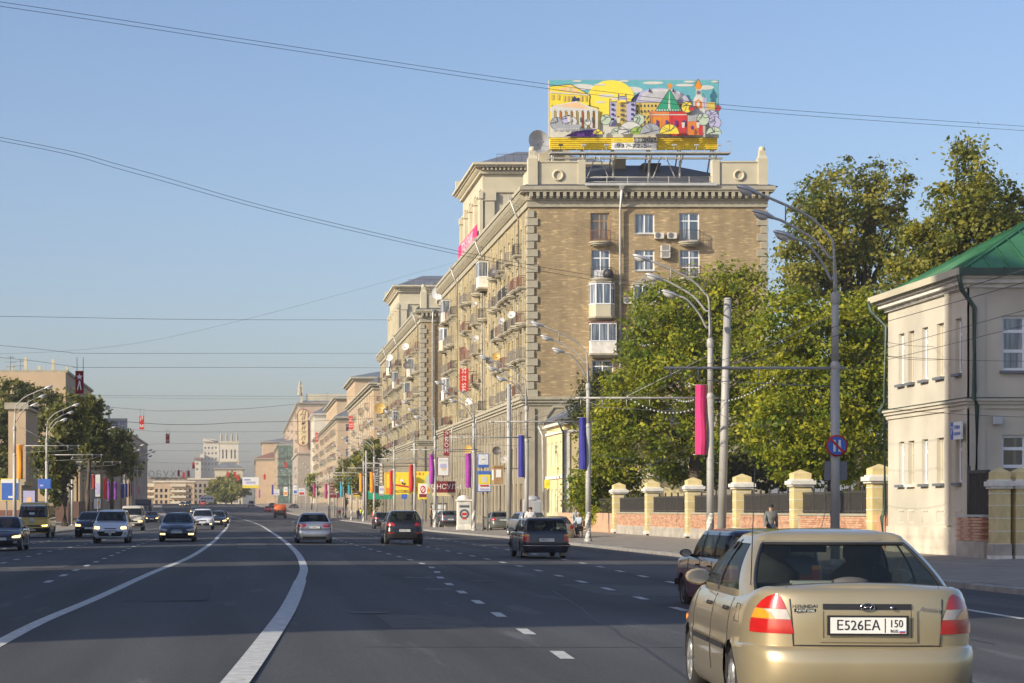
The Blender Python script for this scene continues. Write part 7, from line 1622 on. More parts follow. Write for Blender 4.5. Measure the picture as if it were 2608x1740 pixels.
    for k in range(9):
        q = k/8; e = q**.9; lv.append((zb+(zr-zb)*q, G['rb']+(G['rr']-G['rb'])*(q if G.get('steep') else e)-.03*math.sin(math.pi*q), G['fb']+(G['fr']-G['fb'])*q+.03*math.sin(math.pi*q), G['wb']+(G['wr']-G['wb'])*q**1.25+.02*math.sin(math.pi*q)))
    cs = Shell(lv, G.get('nr', 9), G.get('nf', 7), G.get('bow', .06))
    zz = [zb+(zr-zb)*k/8 for k in range(9)]; bl, hd = G.get('belt', .03), G.get('head', .045)
    fx_r, fx_f = G.get('px', .88), .90
    def wfr(z, f): return f*lerp_tab(cs.lev, z)[2]
    ps = list(G['pillars'])     # y at belt / y at roof of pillars with widths, rear to front: first is C/D pillar front edge, last is A pillar rear edge
    roofm = MB(); glass = {}
    for sd in (-1, 1):
        # full frame: patches
        zin = [zb+bl+(zr-hd-zb-bl)*k/8 for k in range(9)]
        cs.patch(roofm, sd, [(z, cs.s_at_x(z, wfr(z, fx_r)), cs.s_at_y(z, ps[0][0]+(ps[0][1]-ps[0][0])*(z-zb)/(zr-zb))) for z in zz], 8, .004)
        for yb0, yt0, wd_ in ps[1:-1]: cs.patch(roofm, sd, [(z, cs.s_at_y(z, yb0+(yt0-yb0)*(z-zb)/(zr-zb)-wd_/2), cs.s_at_y(z, yb0+(yt0-yb0)*(z-zb)/(zr-zb)+wd_/2)) for z in zz], 2, .004, 1)
        cs.patch(roofm, sd, [(z, cs.s_at_y(z, ps[-1][0]+(ps[-1][1]-ps[-1][0])*(z-zb)/(zr-zb)), cs.s_at_x(z, wfr(z, fx_f), True)) for z in zz], 5, .004)
        # belt and header strips
        def strip(z0, z1, mi): cs.patch(roofm, sd, [(z0, 0, cs.ring(z0)[1]), (z1, 0, cs.ring(z1)[1])], 48, .003, mi)
        strip(zb-.02, zb+bl, 0); strip(zr-hd, zr, 0)
        if not lite:
            cs.patch(roofm, sd, [(z, 0, cs.ring(z)[1]) for z in (zr-hd-.004, zr-.002)], 48, -.014, 3)
            cs.patch(roofm, sd, [(z, cs.s_at_y(z, ps[-1][0]+(ps[-1][1]-ps[-1][0])*(z-zb)/(zr-zb))-.01, cs.s_at_x(z, wfr(z, fx_f), True)+.01) for z in zz], 5, -.014, 3)
            cs.patch(roofm, sd, [(z, cs.s_at_x(z, wfr(z, fx_r))-.01, cs.s_at_y(z, ps[0][0]+(ps[0][1]-ps[0][0])*(z-zb)/(zr-zb))+.01) for z in zz], 6, -.014, 3)
        m = MB(); cs.patch(m, sd, [(z, cs.s_at_y(z, ps[0][0]+(ps[0][1]-ps[0][0])*(z-zb)/(zr-zb)), cs.s_at_y(z, ps[-1][0]+(ps[-1][1]-ps[-1][0])*(z-zb)/(zr-zb))) for z in zin], 16, -.004)
        m.build('side_window', sp.get('glass', M['glass_car']), t, local=True)
    m = MB(); m.grid([[cs.pt(-1, cs.s_at_x(z, wfr(z, fx_r))*(1-k/6), z, -.004) for k in range(6)]+[cs.pt(1, cs.s_at_x(z, wfr(z, fx_r))*k/6, z, -.004) for k in range(7)] for z in zin]); m.build('rear_window', sp.get('glass_r', M['glass_car']), t, local=True)
    m = MB(); rows = []
    for z in zin:
        l = cs.ring(z)[1]; s0 = cs.s_at_x(z, wfr(z, fx_f), True); rows.append([cs.pt(1, s0+(l-s0)*k/7, z, -.004) for k in range(8)]+[cs.pt(-1, l-(l-s0)*k/7, z, -.004) for k in range(1, 8)])
    m.grid(rows); m.build('windscreen', sp.get('glass_f', M['glass_dark']), t, local=True)
    # black seals round rear window
    m = MB()
    for z in (zb+bl, zr-hd): pp_ = [cs.pt(-1, cs.s_at_x(z, wfr(z, fx_r))*(1-k/6), z, .004) for k in range(6)]+[cs.pt(1, cs.s_at_x(z, wfr(z, fx_r))*k/6, z, .004) for k in range(7)]; m.tube(pp_, .014, 4, cap=False)
    for sd in (-1, 1): m.tube([cs.pt(sd, cs.s_at_x(z, wfr(z, fx_r)), z, .006) for z in zin], .014, 4, cap=False)
    m.build('window_seal', M['trim_black'], t, local=True)
    P, _ = cs.ring(zr); ring = [Vector((x, y, zr)) for x, y in P]+[Vector((-x, y, zr)) for x, y in P[-2:0:-1]]; c0 = Vector((0, (G['rr']+G['fr'])/2, 0)); rows = [ring]
    for f, dz in ((.96, .022), (.86, .04), (.6, .056), (.3, .064), (.02, .066)): rows.append([Vector((c0.x+(p.x-c0.x)*f, c0.y+(p.y-c0.y)*f, zr+dz*G.get('crown', 1))) for p in ring])
    if not lite: roofm.face([p+Vector((0, 0, -.004)) for p in ring[::2]], 3)
    roofm.grid(rows, 2 if 'roofc' in sp else 0, close=True); roofm.build('roof', [pm, M['trim_black'], sp.get('roofc', pm), M['inside']], t, local=True, sharp=40)
    # interior
    m = MB(); m.box(-G['wb']*.92, G['wb']*.92, G['rb']+.3, G['fb']-.3, zb-.42, zb-.36); m.box(-G['wb']*.9, G['wb']*.9, G['fb']-.55, G['fb']-.2, zb-.1, zb-.015); m.box(-G['wb']*.9, G['wb']*.9, G['rb']+.12, min(G['rb']+.65, ps[0][0]+.3), zb-.05, zb-.015)
    m.build('dashboard', M['inside'], t, local=True)
    sy = G.get('seat', (ps[len(ps)//2][0]))
    for sx in (-.36, .36):
        m = MB(); sec = []
        for z, hwid, dep, dy in ((zb-.4, .22, .09, .1), (zb-.1, .25, .10, .02), (zb+.12, .24, .09, -.04), (zb+.2, .15, .07, -.06), (zb+.22, .12, .06, -.06), (zb+.26, .15, .08, -.07), (zb+.36, .15, .08, -.09), (zb+.41, .08, .04, -.1)):
            sec.append([(sx+hwid*math.cos(a), sy+dy+dep*math.sin(a), z) for a in [2*math.pi*k/12 for k in range(12)]])
        m.grid(sec, close=True); m.build('seat', M['seat'], t, local=True)
    if not lite:
        m = MB(); m.box(-G['wb']*.85, G['wb']*.85, ps[0][0]+.1, ps[0][0]+.28, zb-.4, zb+.08); m.build('seat', M['seat'], t, local=True)
    # lamps
    for sd in (-1, 1):
        for nm, rows, mt in sp['rear']:
            m = MB(); sh.patch(m, sd, [(z, sh.s_at_x(z, a*hw) if not isinstance(a, tuple) else sh.s_at_y(z, -hl+a[0]), sh.s_at_x(z, b*hw) if not isinstance(b, tuple) else sh.s_at_y(z, -hl+b[0])) for z, a, b in rows], 8, .008); m.build(nm, M[mt], t, local=True)
        for nm, rows, mt in sp['front']:
            if lit == 1 and nm == 'headlight': mt = 'lamp_on'
            if lit == 2 and nm == 'fog_lamp': mt = 'lamp_on'
            m = MB()
            def sf(z, a): return sh.s_at_x(z, a*hw, True) if not isinstance(a, tuple) else sh.s_at_y(z, hl-a[0])
            sh.patch(m, sd, [(z, sf(z, b), sf(z, a)) for z, a, b in rows], 8, .008); m.build(nm, M[mt], t, local=True)
    for nm, end, z0, z1, x, mt, of in sp.get('bands', ()):
        m = MB()
        for sd in (-1, 1):
            if end == 'r': sh.patch(m, sd, [(z0+(z1-z0)*k/3, 0, sh.s_at_x(z0, x*hw) if not isinstance(x, tuple) else sh.s_at_y(z0, -hl+x[0])) for k in range(4)], 10, of)
            else: sh.patch(m, sd, [(z0+(z1-z0)*k/3, sh.s_at_x(z0, x*hw, True) if not isinstance(x, tuple) else sh.s_at_y(z0, hl-x[0]), sh.ring(z0)[1]) for k in range(4)], 10, of)
        m.build(nm, M[mt], t, local=True)
    # plates
    for end, z in (('r', sp['plz'][0]), ('f', sp['plz'][1])):
        y = sh.pt(1, 0, z).y if end == 'r' else sh.pt(1, sh.ring(z)[1], z).y
        sg = -1 if end == 'r' else 1
        m = MB(); m.box(-.28, .28, min(y+sg*.012, y+sg*.025), max(y+sg*.012, y+sg*.025), z-.07, z+.07); fr = m.build('plate_frame', M['trim_black'], t, local=True)
        m = MB(); m.box(-.26, .26, min(y+sg*.026, y+sg*.03), max(y+sg*.026, y+sg*.03), z-.056, z+.056); pl = m.build('number_plate', M['plate'], t, local=True)
        if plate and ((end == 'r') == (rz < 1.5 and rz > -1.5)):
            a, b = plate; r0 = 0 if end == 'r' else math.pi
            letters(a, .098, M['ink'], pl, (-sg*-1*.07, y+sg*.032, z-.002), r0, sx=.92, ext=.001); letters(b, .075, M['ink'], pl, (-sg*.19, y+sg*.032, z+.012), r0, sx=.85, ext=.001)
            m = MB(); m.box(-sg*.115-.003, -sg*.115+.003, min(y+sg*.03, y+sg*.032), max(y+sg*.03, y+sg*.032), z-.05, z+.05); m.build('divider', M['ink'], pl, local=True)
    # mirrors, door lines, handles
    for sd in (-1, 1):
        yb = G['fb']-.42; p = cs.pt(sd, cs.s_at_y(zb+.02, yb), zb+.02)-Vector((sd*G.get('mi', 0), 0, 0)); m = MB()
        m.tube([p, p+Vector((sd*.09, -.02, .03))], .028, 5)
        sec = []
        for q, wd_ in ((0, .6), (.3, 1), (.8, .95), (1, .6)): sec.append([p+Vector((sd*(.155+.105*wd_*math.cos(a)), -.06+.12*q, .055+.07*wd_*math.sin(a))) for a in [2*math.pi*k/12 for k in range(12)]])
        m.grid(sec, close=True); mo = m.build('mirror', sp.get('mirror', pm), t, local=True)
        m = MB(); m.face([p+Vector((sd*(.155+.088*math.cos(a)), -.064, .055+.055*math.sin(a))) for a in [2*math.pi*k/16 for k in range(16)]]); m.build('mirror_glass', M['chrome'], mo, local=True)
    m = MB(); zt = sp['lev'][-1][0]
    for sd in (-1, 1):
        for y in sp.get('doors', ()): sh.line(m, sd, [(.32+(zt-.04-.32)*k/8, sh.s_at_y(.32+(zt-.04-.32)*k/8, y)) for k in range(9)], .006)
    if sp.get('lid'):
        z0, xx = sp['lid']
        for sd in (-1, 1): sh.line(m, sd, [(z0, sh.s_at_x(z0, xx*hw*k/8)) for k in range(9)]+[(z0+(zt-z0)*k/5, sh.s_at_x(z0+(zt-z0)*k/5, (xx+.03*k/5)*hw)) for k in range(1, 6)], .006)
    m.build('panel_gap', M['trim_black'], t, local=True)
    for sd in (-1, 1):
        for y in sp.get('handles', ()):
            a = sh.pt(sd, sh.s_at_y(zt-.13, y-.09), zt-.13, .012); b = sh.pt(sd, sh.s_at_y(zt-.13, y+.09), zt-.13, .012); m = MB(); m.tube([a, a.lerp(b, .5)+Vector((sd*.015, 0, 0)), b], .016, 6); m.build('door_handle', sp.get('handle', pm), t, local=True)
    if driver:
        m = MB(); m.lathe([(0, .13), (.07, .1), (.095, .02), (.08, -.07), (.05, -.12), (.06, -.2), (.2, -.28), (.22, -.5)], (-.36, sy+.14, zb+.28), 12); m.build('driver', M['inside'], t, local=True)
    t['_sh'] = 0; del t['_sh']
    return t, sh, cs
def sedan(L=4.5, W=1.76, H=1.47, rear=None, front=None, **k):
    hl, hw = L/2, W/2; zb = H*.635
    d = dict(L=L, W=W, lev=[(.17, .14, .14, .90), (.24, .05, .05, .965), (.38, 0, 0, .985), (.52, 0, 0, 1), (.60, .02, .02, 1), (.64, .06, .04, .998), (.76, .05, .10, .99), (.88, .07, .20, .965), (zb, .10, .33, .935), (zb+.04, .14, .4, .91), (zb+.06, .20, .5, .87)],
             top=[(-hl, zb+.05), (-hl+.35, zb+.09), (-hl*.45, zb+.03), (hl*.42, zb+.03), (hl*.75, zb-.11), (hl-.15, zb-.19), (hl, zb-.24)], wr=.315, yf=hl-.88, yr=-hl+.98, doors=(.95, -.12, -1.1), handles=(.1, -.95), lid=(.64, .60),
             cab=dict(zb=zb, zr=H-.065, rb=-hl+.62, rr=-hl+1.42, fb=hl*.48, fr=hl*.12, wb=hw*.915, wr=hw*.66, pillars=[(-1.28, -.70), (-.12, -.16, .09), (hl*.36, hl*.06)]),
             rear=rear or [('tail_light', [(.74, .62, (.22,)), (.80, .58, (.28,)), (.88, .60, (.26,)), (.93, .68, (.2,))], 'lens_red')],
             front=front or [('headlight', [(.60, .62, (.25,)), (.66, .55, (.4,)), (.74, .58, (.45,)), (.78, .72, (.45,))], 'lens_clear'), ('fog_lamp', [(.32, .60, .80), (.42, .60, .80)], 'lens_clear')],
             bands=[('grille', 'f', .62, .74, .42, 'trim_black', .006), ('lower_grille', 'f', .27, .40, .55, 'trim_black', .006)], plz=(.78, .50))
    d.update(k); return d
def boxy(L=4.1, W=1.62, H=1.44, **k):
    """squared estate of the seventies"""
    hl, hw = L/2, W/2; zb = .93
    d = dict(L=L, W=W, nr=16, nf=14, bow=.02, lev=[(.22, .10, .08, .93), (.30, .05, .03, .97), (.36, .04, .04, .985), (.55, .03, .02, 1), (.70, .04, .03, 1), (.84, .05, .04, .985), (.90, .06, .06, .97), (.93, .08, .10, .95)],
             top=[(-hl, .93), (hl*.42, .95), (hl*.8, .90), (hl, .86)], wr=.30, ww=.175, alloy=False, yf=hl-.68, yr=-hl+.98, doors=(.85, -.05, -.95), handles=(.1, -.8), lid=(.50, .80),
             cab=dict(zb=zb, zr=H-.06, rb=-hl+.10, rr=-hl+.28, fb=hl*.46, fr=hl*.20, wb=hw*.94, wr=hw*.80, nr=16, nf=10, bow=.02, px=.90, pillars=[(-1.88, -1.75), (-1.0, -.98, .10), (-.08, -.1, .09), (hl*.36, hl*.15)], head=.05),
             rear=[('tail_light', [(.60, .74, .99), (.70, .74, .99), (.78, .74, .99)], 'lens_red'), ('turn_lamp', [(.785, .74, .99), (.85, .74, .99)], 'lens_amber')],
             front=[('headlight', [(.62, .52, .88), (.80, .52, .88)], 'lens_clear'), ('fog_lamp', [(.5, .7, .8), (.55, .7, .8)], 'lens_amber')],
             bands=[('bumper', 'r', .40, .52, (.3,), 'trim_black', .05), ('bumper', 'f', .40, .52, (.3,), 'trim_black', .05), ('grille', 'f', .62, .80, .5, 'trim_black', .006)], plz=(.66, .56), mirror=M['trim_black'], handle=M['trim_black'])
    d.update(k); return d
def suv(L=4.44, W=1.85, H=1.64, **k):
    hl, hw = L/2, W/2; zb = 1.06
    d = dict(L=L, W=W, lev=[(.24, .16, .16, .90), (.32, .05, .05, .965), (.50, 0, 0, .99), (.66, 0, 0, 1), (.74, .05, .03, 1), (.80, .06, .05, .995), (.92, .07, .15, .98), (1.02, .10, .28, .95), (1.06, .13, .4, .92)],
             top=[(-hl, 1.08), (hl*.40, 1.10), (hl*.72, 1.00), (hl-.1, .88), (hl, .84)], wr=.35, ww=.22, yf=hl-.9, yr=-hl+.9, doors=(.95, -.1, -1.0), handles=(.1, -.9), lid=(.72, .72), zs=.6,
             cab=dict(zb=zb, zr=H-.07, rb=-hl+.12, rr=-hl+.48, fb=hl*.52, fr=hl*.14, wb=hw*.92, wr=hw*.68, px=.84, pillars=[(-1.6, -1.3), (-.85, -.8, .1), (.0, -.05, .09), (hl*.40, hl*.08)]),
             rear=[('tail_light', [(.88, .52, (.25,)), (.95, .50, (.38,)), (1.03, .60, (.36,))], 'lens_red'), ('reflector', [(.54, .55, .88), (.58, .55, .88)], 'lens_red')],
             front=[('headlight', [(.74, .58, (.3,)), (.82, .52, (.45,)), (.90, .60, (.5,))], 'lens_clear'), ('fog_lamp', [(.44, .62, .80), (.52, .62, .80)], 'lens_clear')],
             bands=[('bumper_trim', 'r', .32, .54, (.5,), 'trim_black', .008), ('grille', 'f', .76, .88, .42, 'trim_black', .006), ('lower_grille', 'f', .34, .54, .55, 'trim_black', .008)], plz=(.68, .58))
    d.update(k); return d
def hatch(L=4.1, W=1.785, H=1.61, **k):
    hl, hw = L/2, W/2
    d = suv(L, W, H); d['cab'] = dict(d['cab'], zb=1.02, zr=H-.07, rb=-hl+.1, rr=-hl+.3, fb=hl*.5, fr=hl*.24, wr=hw*.74, pillars=[(-1.5, -1.35), (-.1, -.1, .09), (hl*.36, hl*.18)]); d.update(wr=.32); d.update(k); return d
def van(L=5.4, W=2.05, H=2.2, **k):
    hl, hw = L/2, W/2; zb = 1.22
    d = dict(L=L, W=W, nr=14, nf=8, bow=.04, lev=[(.30, .10, .12, .93), (.40, .03, .04, .97), (.62, 0, 0, 1), (.80, .01, .02, 1), (1.0, .02, .12, 1), (1.15, .03, .3, .985), (1.22, .04, .42, .975)],
             top=[(-hl, 1.24), (hl*.55, 1.24), (hl*.8, 1.12), (hl, .98)], wr=.34, ww=.2, alloy=False, yf=hl-.85, yr=-hl+1.2, zs=.6, doors=(1.5, .35, -.9), handles=(.6,),
             cab=dict(zb=zb, zr=H-.07, rb=-hl+.05, rr=-hl+.14, fb=hl*.70, fr=hl*.36, wb=hw*.95, wr=hw*.82, nr=14, nf=9, bow=.05, px=.9, head=.16, pillars=[(-2.4, -2.35), (-1.2, -1.2, .12), (.1, .1, .12), (.75, .7, .14), (hl*.58, hl*.34)], seat=.6),
             rear=[('tail_light', [(.8, .88, .99), (1.1, .88, .99)], 'lens_red')], front=[('headlight', [(.76, .62, .90), (.90, .60, .92)], 'lens_clear'), ('turn_lamp', [(.76, .91, .98), (.9, .93, .985)], 'lens_amber')],
             bands=[('bumper', 'f', .38, .62, (.5,), 'trim_black', .03), ('grille', 'f', .74, .90, .55, 'trim_black', .006)], plz=(.6, .50), mirror=M['trim_black'])
    d.update(k); return d
PT = dict(gold=paint('champagne_paint', (.45, .375, .225), .55, .30), silver=paint('silver_paint', (.42, .44, .48), .7, .3), white=paint('white_car_paint', (.66, .68, .72), .0, .3), black=paint('black_paint', (.012, .013, .018), .2, .25),
          dkblue=paint('dark_blue_paint', (.018, .022, .045), .3, .3), navy=paint('lead_blue_paint', (.022, .025, .042), .3, .35), brown=paint('graphite_paint', (.022, .02, .02), .5, .3), maroon=paint('maroon_paint', (.22, .014, .02), .3, .3), yellow=paint('taxi_yellow_paint', (.74, .44, .03), 0, .35),
          cream=paint('cream_paint', (.55, .50, .38), 0, .4), red=paint('bright_red_paint', (.42, .02, .02), .1, .3), olive=paint('grey_green_paint', (.16, .17, .14), .4, .35), grey=paint('mid_grey_paint', (.14, .15, .16), .5, .3), beige=paint('beige_paint', (.30, .25, .17), .4, .35), orange=mat('orange_truck_paint', (.55, .11, .02), .6, var=.1))
PI = math.pi
# --- the champagne saloon close to the camera
acc = sedan(4.24, 1.68, 1.42, nr=6.5, lev=[(.16, .14, .12, .92), (.23, .05, .04, .972), (.36, .0, 0, .99), (.50, -.005, 0, 1.0), (.575, .005, .01, 1.0), (.605, .035, .03, .998), (.615, .085, .04, .992), (.74, .085, .12, .985), (.86, .09, .22, .965), (.93, .10, .32, .945), (.975, .105, .38, .92), (1.0, .13, .42, .90), (1.015, .20, .5, .87)],
            top=[(-2.12, 1.015), (-1.75, 1.03), (-1.45, .97), (-1.0, .95), (.95, .95), (1.6, .86), (2.0, .77), (2.12, .72)], wr=.285, ww=.18, yf=1.27, yr=-1.15, doors=(.86, -.18, -1.06), handles=(-.02, -.90), lid=(.618, .60), glass_r=M['glass_car'], glass_f=M['glass_car'],
            cab=dict(zb=.945, zr=1.345, rb=-1.63, rr=-.78, fb=1.10, fr=.24, wb=.765, wr=.575, nr=8, bow=.10, px=.885, belt=.035, head=.028, crown=1.35, mi=.085, pillars=[(-1.22, -.64), (-.16, -.20, .085), (.78, .18)], seat=-.05),
            rear=[('tail_light', [(.70, .600, (.36,)), (.745, .607, (.36,)), (.797, .62, (.355,))], 'lens_red'), ('reversing_lamp', [(.80, .622, .74), (.835, .637, .77), (.868, .655, .82)], 'lens_clear'), ('turn_lamp', [(.80, .742, (.35,)), (.835, .772, (.33,)), (.868, .822, (.31,))], 'lens_amber'), ('brake_lamp', [(.871, .655, (.31,)), (.92, .675, (.27,)), (.955, .692, (.235,)), (.974, .715, (.20,))], 'lens_red')],
            bands=[('lower_grille', 'f', .27, .40, .55, 'trim_black', .006)], plz=(.765, .50), handle=M['trim_black'])
AY = 14.75; ax = U(2216, AY); arz = -math.radians(5)
fw = Vector((math.sin(-arz), math.cos(-arz), 0))
A, ash, acs = car('parked_car', 'champagne gold saloon with a plate recess close at the lower right', 'car', Vector((ax, AY, -.03))+fw*2.12*1.03, arz, acc, PT['gold'], ('Е526ЕА', '150'), scale=1.03)
A.name = 'saloon_car'
def rpt(x, z, o=0): return ash.pt(1 if x >= 0 else -1, ash.s_at_x(z, abs(x)), z, o)
m = MB(); sec = [[rpt(x, z, .010) for x in (-.305, -.2, -.1, 0, .1, .2, .305)] for z in (.872, .89, .912)]; m.grid(sec); m.build('plate_light_strip', M['trim_black'], A, local=True)
m = MB()
for x0, x1, z0, z1 in ((-.34, .34, .645, .675), (-.34, -.305, .675, .87), (.305, .34, .675, .87)):
    m.grid([[rpt(x0+(x1-x0)*k/8, z, .012) for k in range(9)] for z in (z0, (z0+z1)/2, z1)])
m.build('plate_surround', PT['gold'], A, local=True)
m = MB(); m.grid([[rpt(-.30+.6*k/8, z, .004) for k in range(9)] for z in (.675, .77, .868)]); m.build('plate_recess', PT['gold'], A, local=True)
m = MB(); m.grid([[rpt(-.44+.88*k/10, z, .006) for k in range(11)] for z in (.22, .30, .355)]); m.build('bumper_vent', M['trim_black'], A, local=True)
yb_ = rpt(0, .89, .012).y
m = MB(); m.tube([(.05*math.cos(a), yb_-.006, .892+.026*math.sin(a)) for a in [2*PI*k/16 for k in range(17)]], .004, 5); m.tube([(-.030, yb_-.006, .878), (-.016, yb_-.006, .906)], .004, 5); m.tube([(.016, yb_-.006, .878), (.030, yb_-.006, .906)], .004, 5); m.tube([(-.022, yb_-.006, .889), (.0, yb_-.006, .893), (.022, yb_-.006, .897)], .004, 5); m.build('badge', M['chrome'], A, local=True)
m = MB(); m.lathe([(0, -.02), (.012, -.02), (.012, 0)], (.165, yb_, .888), 10, axis='y'); m.build('lock', M['chrome'], A, local=True)
letters('HYUNDAI', .034, M['trim_black'], A, rpt(-.425, .892, .008), math.radians(-2), sx=1.15, ext=.002)
m = MB(); q = rpt(-.425, .864, .006); m.box(q.x-.075, q.x+.075, q.y-.004, q.y, q.z-.012, q.z+.012); m.build('dealer_strip', M['trim_black'], A, local=True); letters('АвтоГрад', .024, M['paper'], A, Vector(q)+Vector((0, -.006, 0)), sx=1.15, ext=.001)
letters('Accent', .05, M['pole_dark'], A, rpt(.425, .875, .008), math.radians(2), ext=.002, shear=.35)
py_ = rpt(0, .765, .032).y
letters('RUS', .03, M['ink'], A, (.175, py_-.003, .727), ext=.001)
for i, c_ in enumerate(('paper', 'sign_blue', 'red')): m = MB(); m.box(.212, .25, py_-.002, py_, .735-.007*i-.007, .735-.007*i); m.build('flag_stripe', M[c_], A, local=True)
# back-of-cabin details: shelf box, third brake lamp, mirror, mast aerial, side strip
m = MB(); m.box(-.36, -.02, -1.22, -1.02, .965, 1.045); m.build('shelf_box', M['paper'], A, local=True)
m = MB(); m.lathe([(.15, .0), (.15, .06), (.12, .10), (.06, .115), (0, .12)], (.02, -1.36, .965), 18); m.build('brake_lamp_cover', M['seat'], A, local=True)
m = MB(); m.box(-.08, .12, -1.525, -1.50, .975, 1.03); m.build('third_brake_lamp', M['lens_red'], A, local=True)
m = MB(); m.box(-.14, .14, .18, .22, 1.235, 1.30); m.tube([(0, .2, 1.30), (0, .28, 1.36)], .015, 5); m.build('inner_mirror', M['inside'], A, local=True)
p = ash.pt(-1, ash.s_at_y(.97, -1.35), .985, -.06); m = MB(); m.lathe([(.03, 0), (.02, .03), (.008, .06)], p, 8); m.tube([p, p+Vector((.02, -.08, .95))], .004, 4); m.build('aerial', M['trim_black'], A, local=True)
m = MB()
for sd in (-1, 1):
    ash.patch(m, sd, [(z, ash.s_at_y(z, -.95), ash.s_at_y(z, -.22)) for z in (.525, .55, .575)], 8, .012); ash.patch(m, sd, [(z, ash.s_at_y(z, -.14), ash.s_at_y(z, .82)) for z in (.525, .55, .575)], 8, .012)
m.build('side_strip', M['trim_black'], A, local=True)
m = MB()
for k in range(3): acs.patch(m, -1, [(z, acs.s_at_y(z, -.12+.0), acs.s_at_y(z, .55-.9*(z-1.25))) for z in (1.29, 1.32, 1.345)], 8, .03)
m.build('wind_deflector', M['trim_black'], A, local=True)
for sd in (-1, 1): m = MB(); q = ash.pt(sd, ash.s_at_y(.70, 1.42), .70, .004); m.lathe([(.03, -.004), (.026, .012), (0, .016)], q, 10, axis='x'); m.build('side_repeater', M['lens_amber'], A, local=True)
m = MB(); ash.line(m, -1, [(z, ash.s_at_y(z, y)) for z, y in ((.78, -1.45), (.92, -1.43), (.93, -1.3), (.79, -1.28), (.78, -1.45))], .004); m.build('fuel_flap', M['trim_black'], A, local=True)
# --- the others going away
rl = boxy(4.1, 1.62, 1.44, two=(.70, PT['maroon']), roofc=PT['dkblue'])
car('estate_car', 'old boxy maroon and dark blue estate half hidden by the gold saloon', 'car', Vector((8.60, 35.3, roadz(9, 36)-.06)), 0, rl, PT['dkblue'])
def put(u, v, half): p = g(u, v); return Vector((p.x*(p.y+half)/p.y if abs(p.x) < .1 else p.x, p.y+half, p.z))
car('estate_car', 'boxy dark blue estate with amber and red tail lamps in the middle right lane', 'car', put(1393, 1424, 2.05), 0, boxy(), PT['navy'], ('Т989УС', '177'), driver=True)
q = [o for o in COL.objects if o.get('label', '').startswith('boxy dark blue estate')][0]
for sx in (-1, 1): m = MB(); m.box(sx*.66-.1, sx*.66+.1, -1.45, -1.43, .1, .34); m.build('mud_flap', M['concrete'], q, local=True)
m = MB(); m.tube([(-.85+.0, -2.06, .46), (.85, -2.06, .46)], .012, 5); m.tube([(.1, -2.0, .95), (.28, -1.96, 1.1)], .008, 4); m.build('bumper_strip', M['chrome'], q, local=True)
car('suv_car', 'dark graphite crossover with a pale plate in the centre right lane', 'car', put(1031, 1388, 2.2), 0, suv(bands=[('bumper_trim', 'r', .32, .56, (.5,), 'trim_black', .008), ('plate_panel', 'r', .62, .74, .3, 'trim_black', .008)]), PT['brown'], ('К747НМ', '150'), driver=True)
car('saloon_car', 'silver saloon with dark red lamps right of the curved line', 'car', put(801, 1385, 2.25), 0, sedan(4.54, 1.76, 1.47, rear=[('tail_light', [(.78, .52, (.25,)), (.86, .42, (.40,)), (.95, .50, (.38,))], 'lens_red')], bands=[('plate_panel', 'r', .72, .86, .33, 'lens_clear', .004), ('bumper_trim', 'r', .22, .34, .62, 'trim_black', .008)]), PT['silver'], ('К119РМ', '97'), driver=True)
hv = hatch(4.0, 1.7, 1.5)
car('hatchback_car', 'dark car with one red lamp just left of the graphite crossover', 'car', put(977, 1348, 2), 0, hv, PT['black'], lite=True)
car('saloon_car', 'small red car far down the right lanes', 'car', Vector((U(682, 505), 507, roadz(5, 507)-.15)), 0, sedan(), PT['red'], lite=True)
car('suv_car', 'grey van like car far down the middle lane', 'car', Vector((U(640, 575), 577, roadz(0, 577))), 0, suv(4.5, 1.8, 1.8), PT['grey'], lite=True)
car('saloon_car', 'far red car in front of the white truck', 'car', Vector((U(518, 600), 602, roadz(-12, 602))), 0, sedan(), PT['red'], lite=True)
car('saloon_car', 'tiny dark car ahead of the orange truck', 'car', Vector((U(693, 560), 562, roadz(6, 562))), 0, sedan(), PT['black'], lite=True)
# --- parked at the right
car('saloon_car', 'dark grey car parked behind the white advertising pillar', 'car', Vector((U(1144, 178), 180, sidez(17, 178))), .06, hatch(4.2, 1.75, 1.48), PT['grey'], ('О123АА', '99'), lite=True)
car('saloon_car', 'grey green saloon parked by the plain pole', 'car', Vector((U(1277, 152), 154, sidez(18, 152)-.02)), .05, sedan(4.6, 1.8, 1.42), PT['olive'], ('А202ВХ', '77'), lite=True)
car('hatchback_car', 'silver hatchback parked behind the dark blue estate', 'car', Vector((U(1350, 126), 128, sidez(18, 126)-.1)), .1, hatch(4.2, 1.75, 1.55), PT['silver'], lite=True)
car('saloon_car', 'beige saloon with a dark rear window parked right of the dark blue estate', 'car', Vector((U(1427, 113.5), 115.4, sidez(18, 114)-.22)), .0, sedan(4.3, 1.72, 1.45, glass_r=M['glass_dark']), PT['beige'], lite=True)
car('saloon_car', 'far dark car parked at the pink block', 'car', Vector((U(748, 540), 542, roadz(12, 540))), .3, sedan(), PT['black'], lite=True)
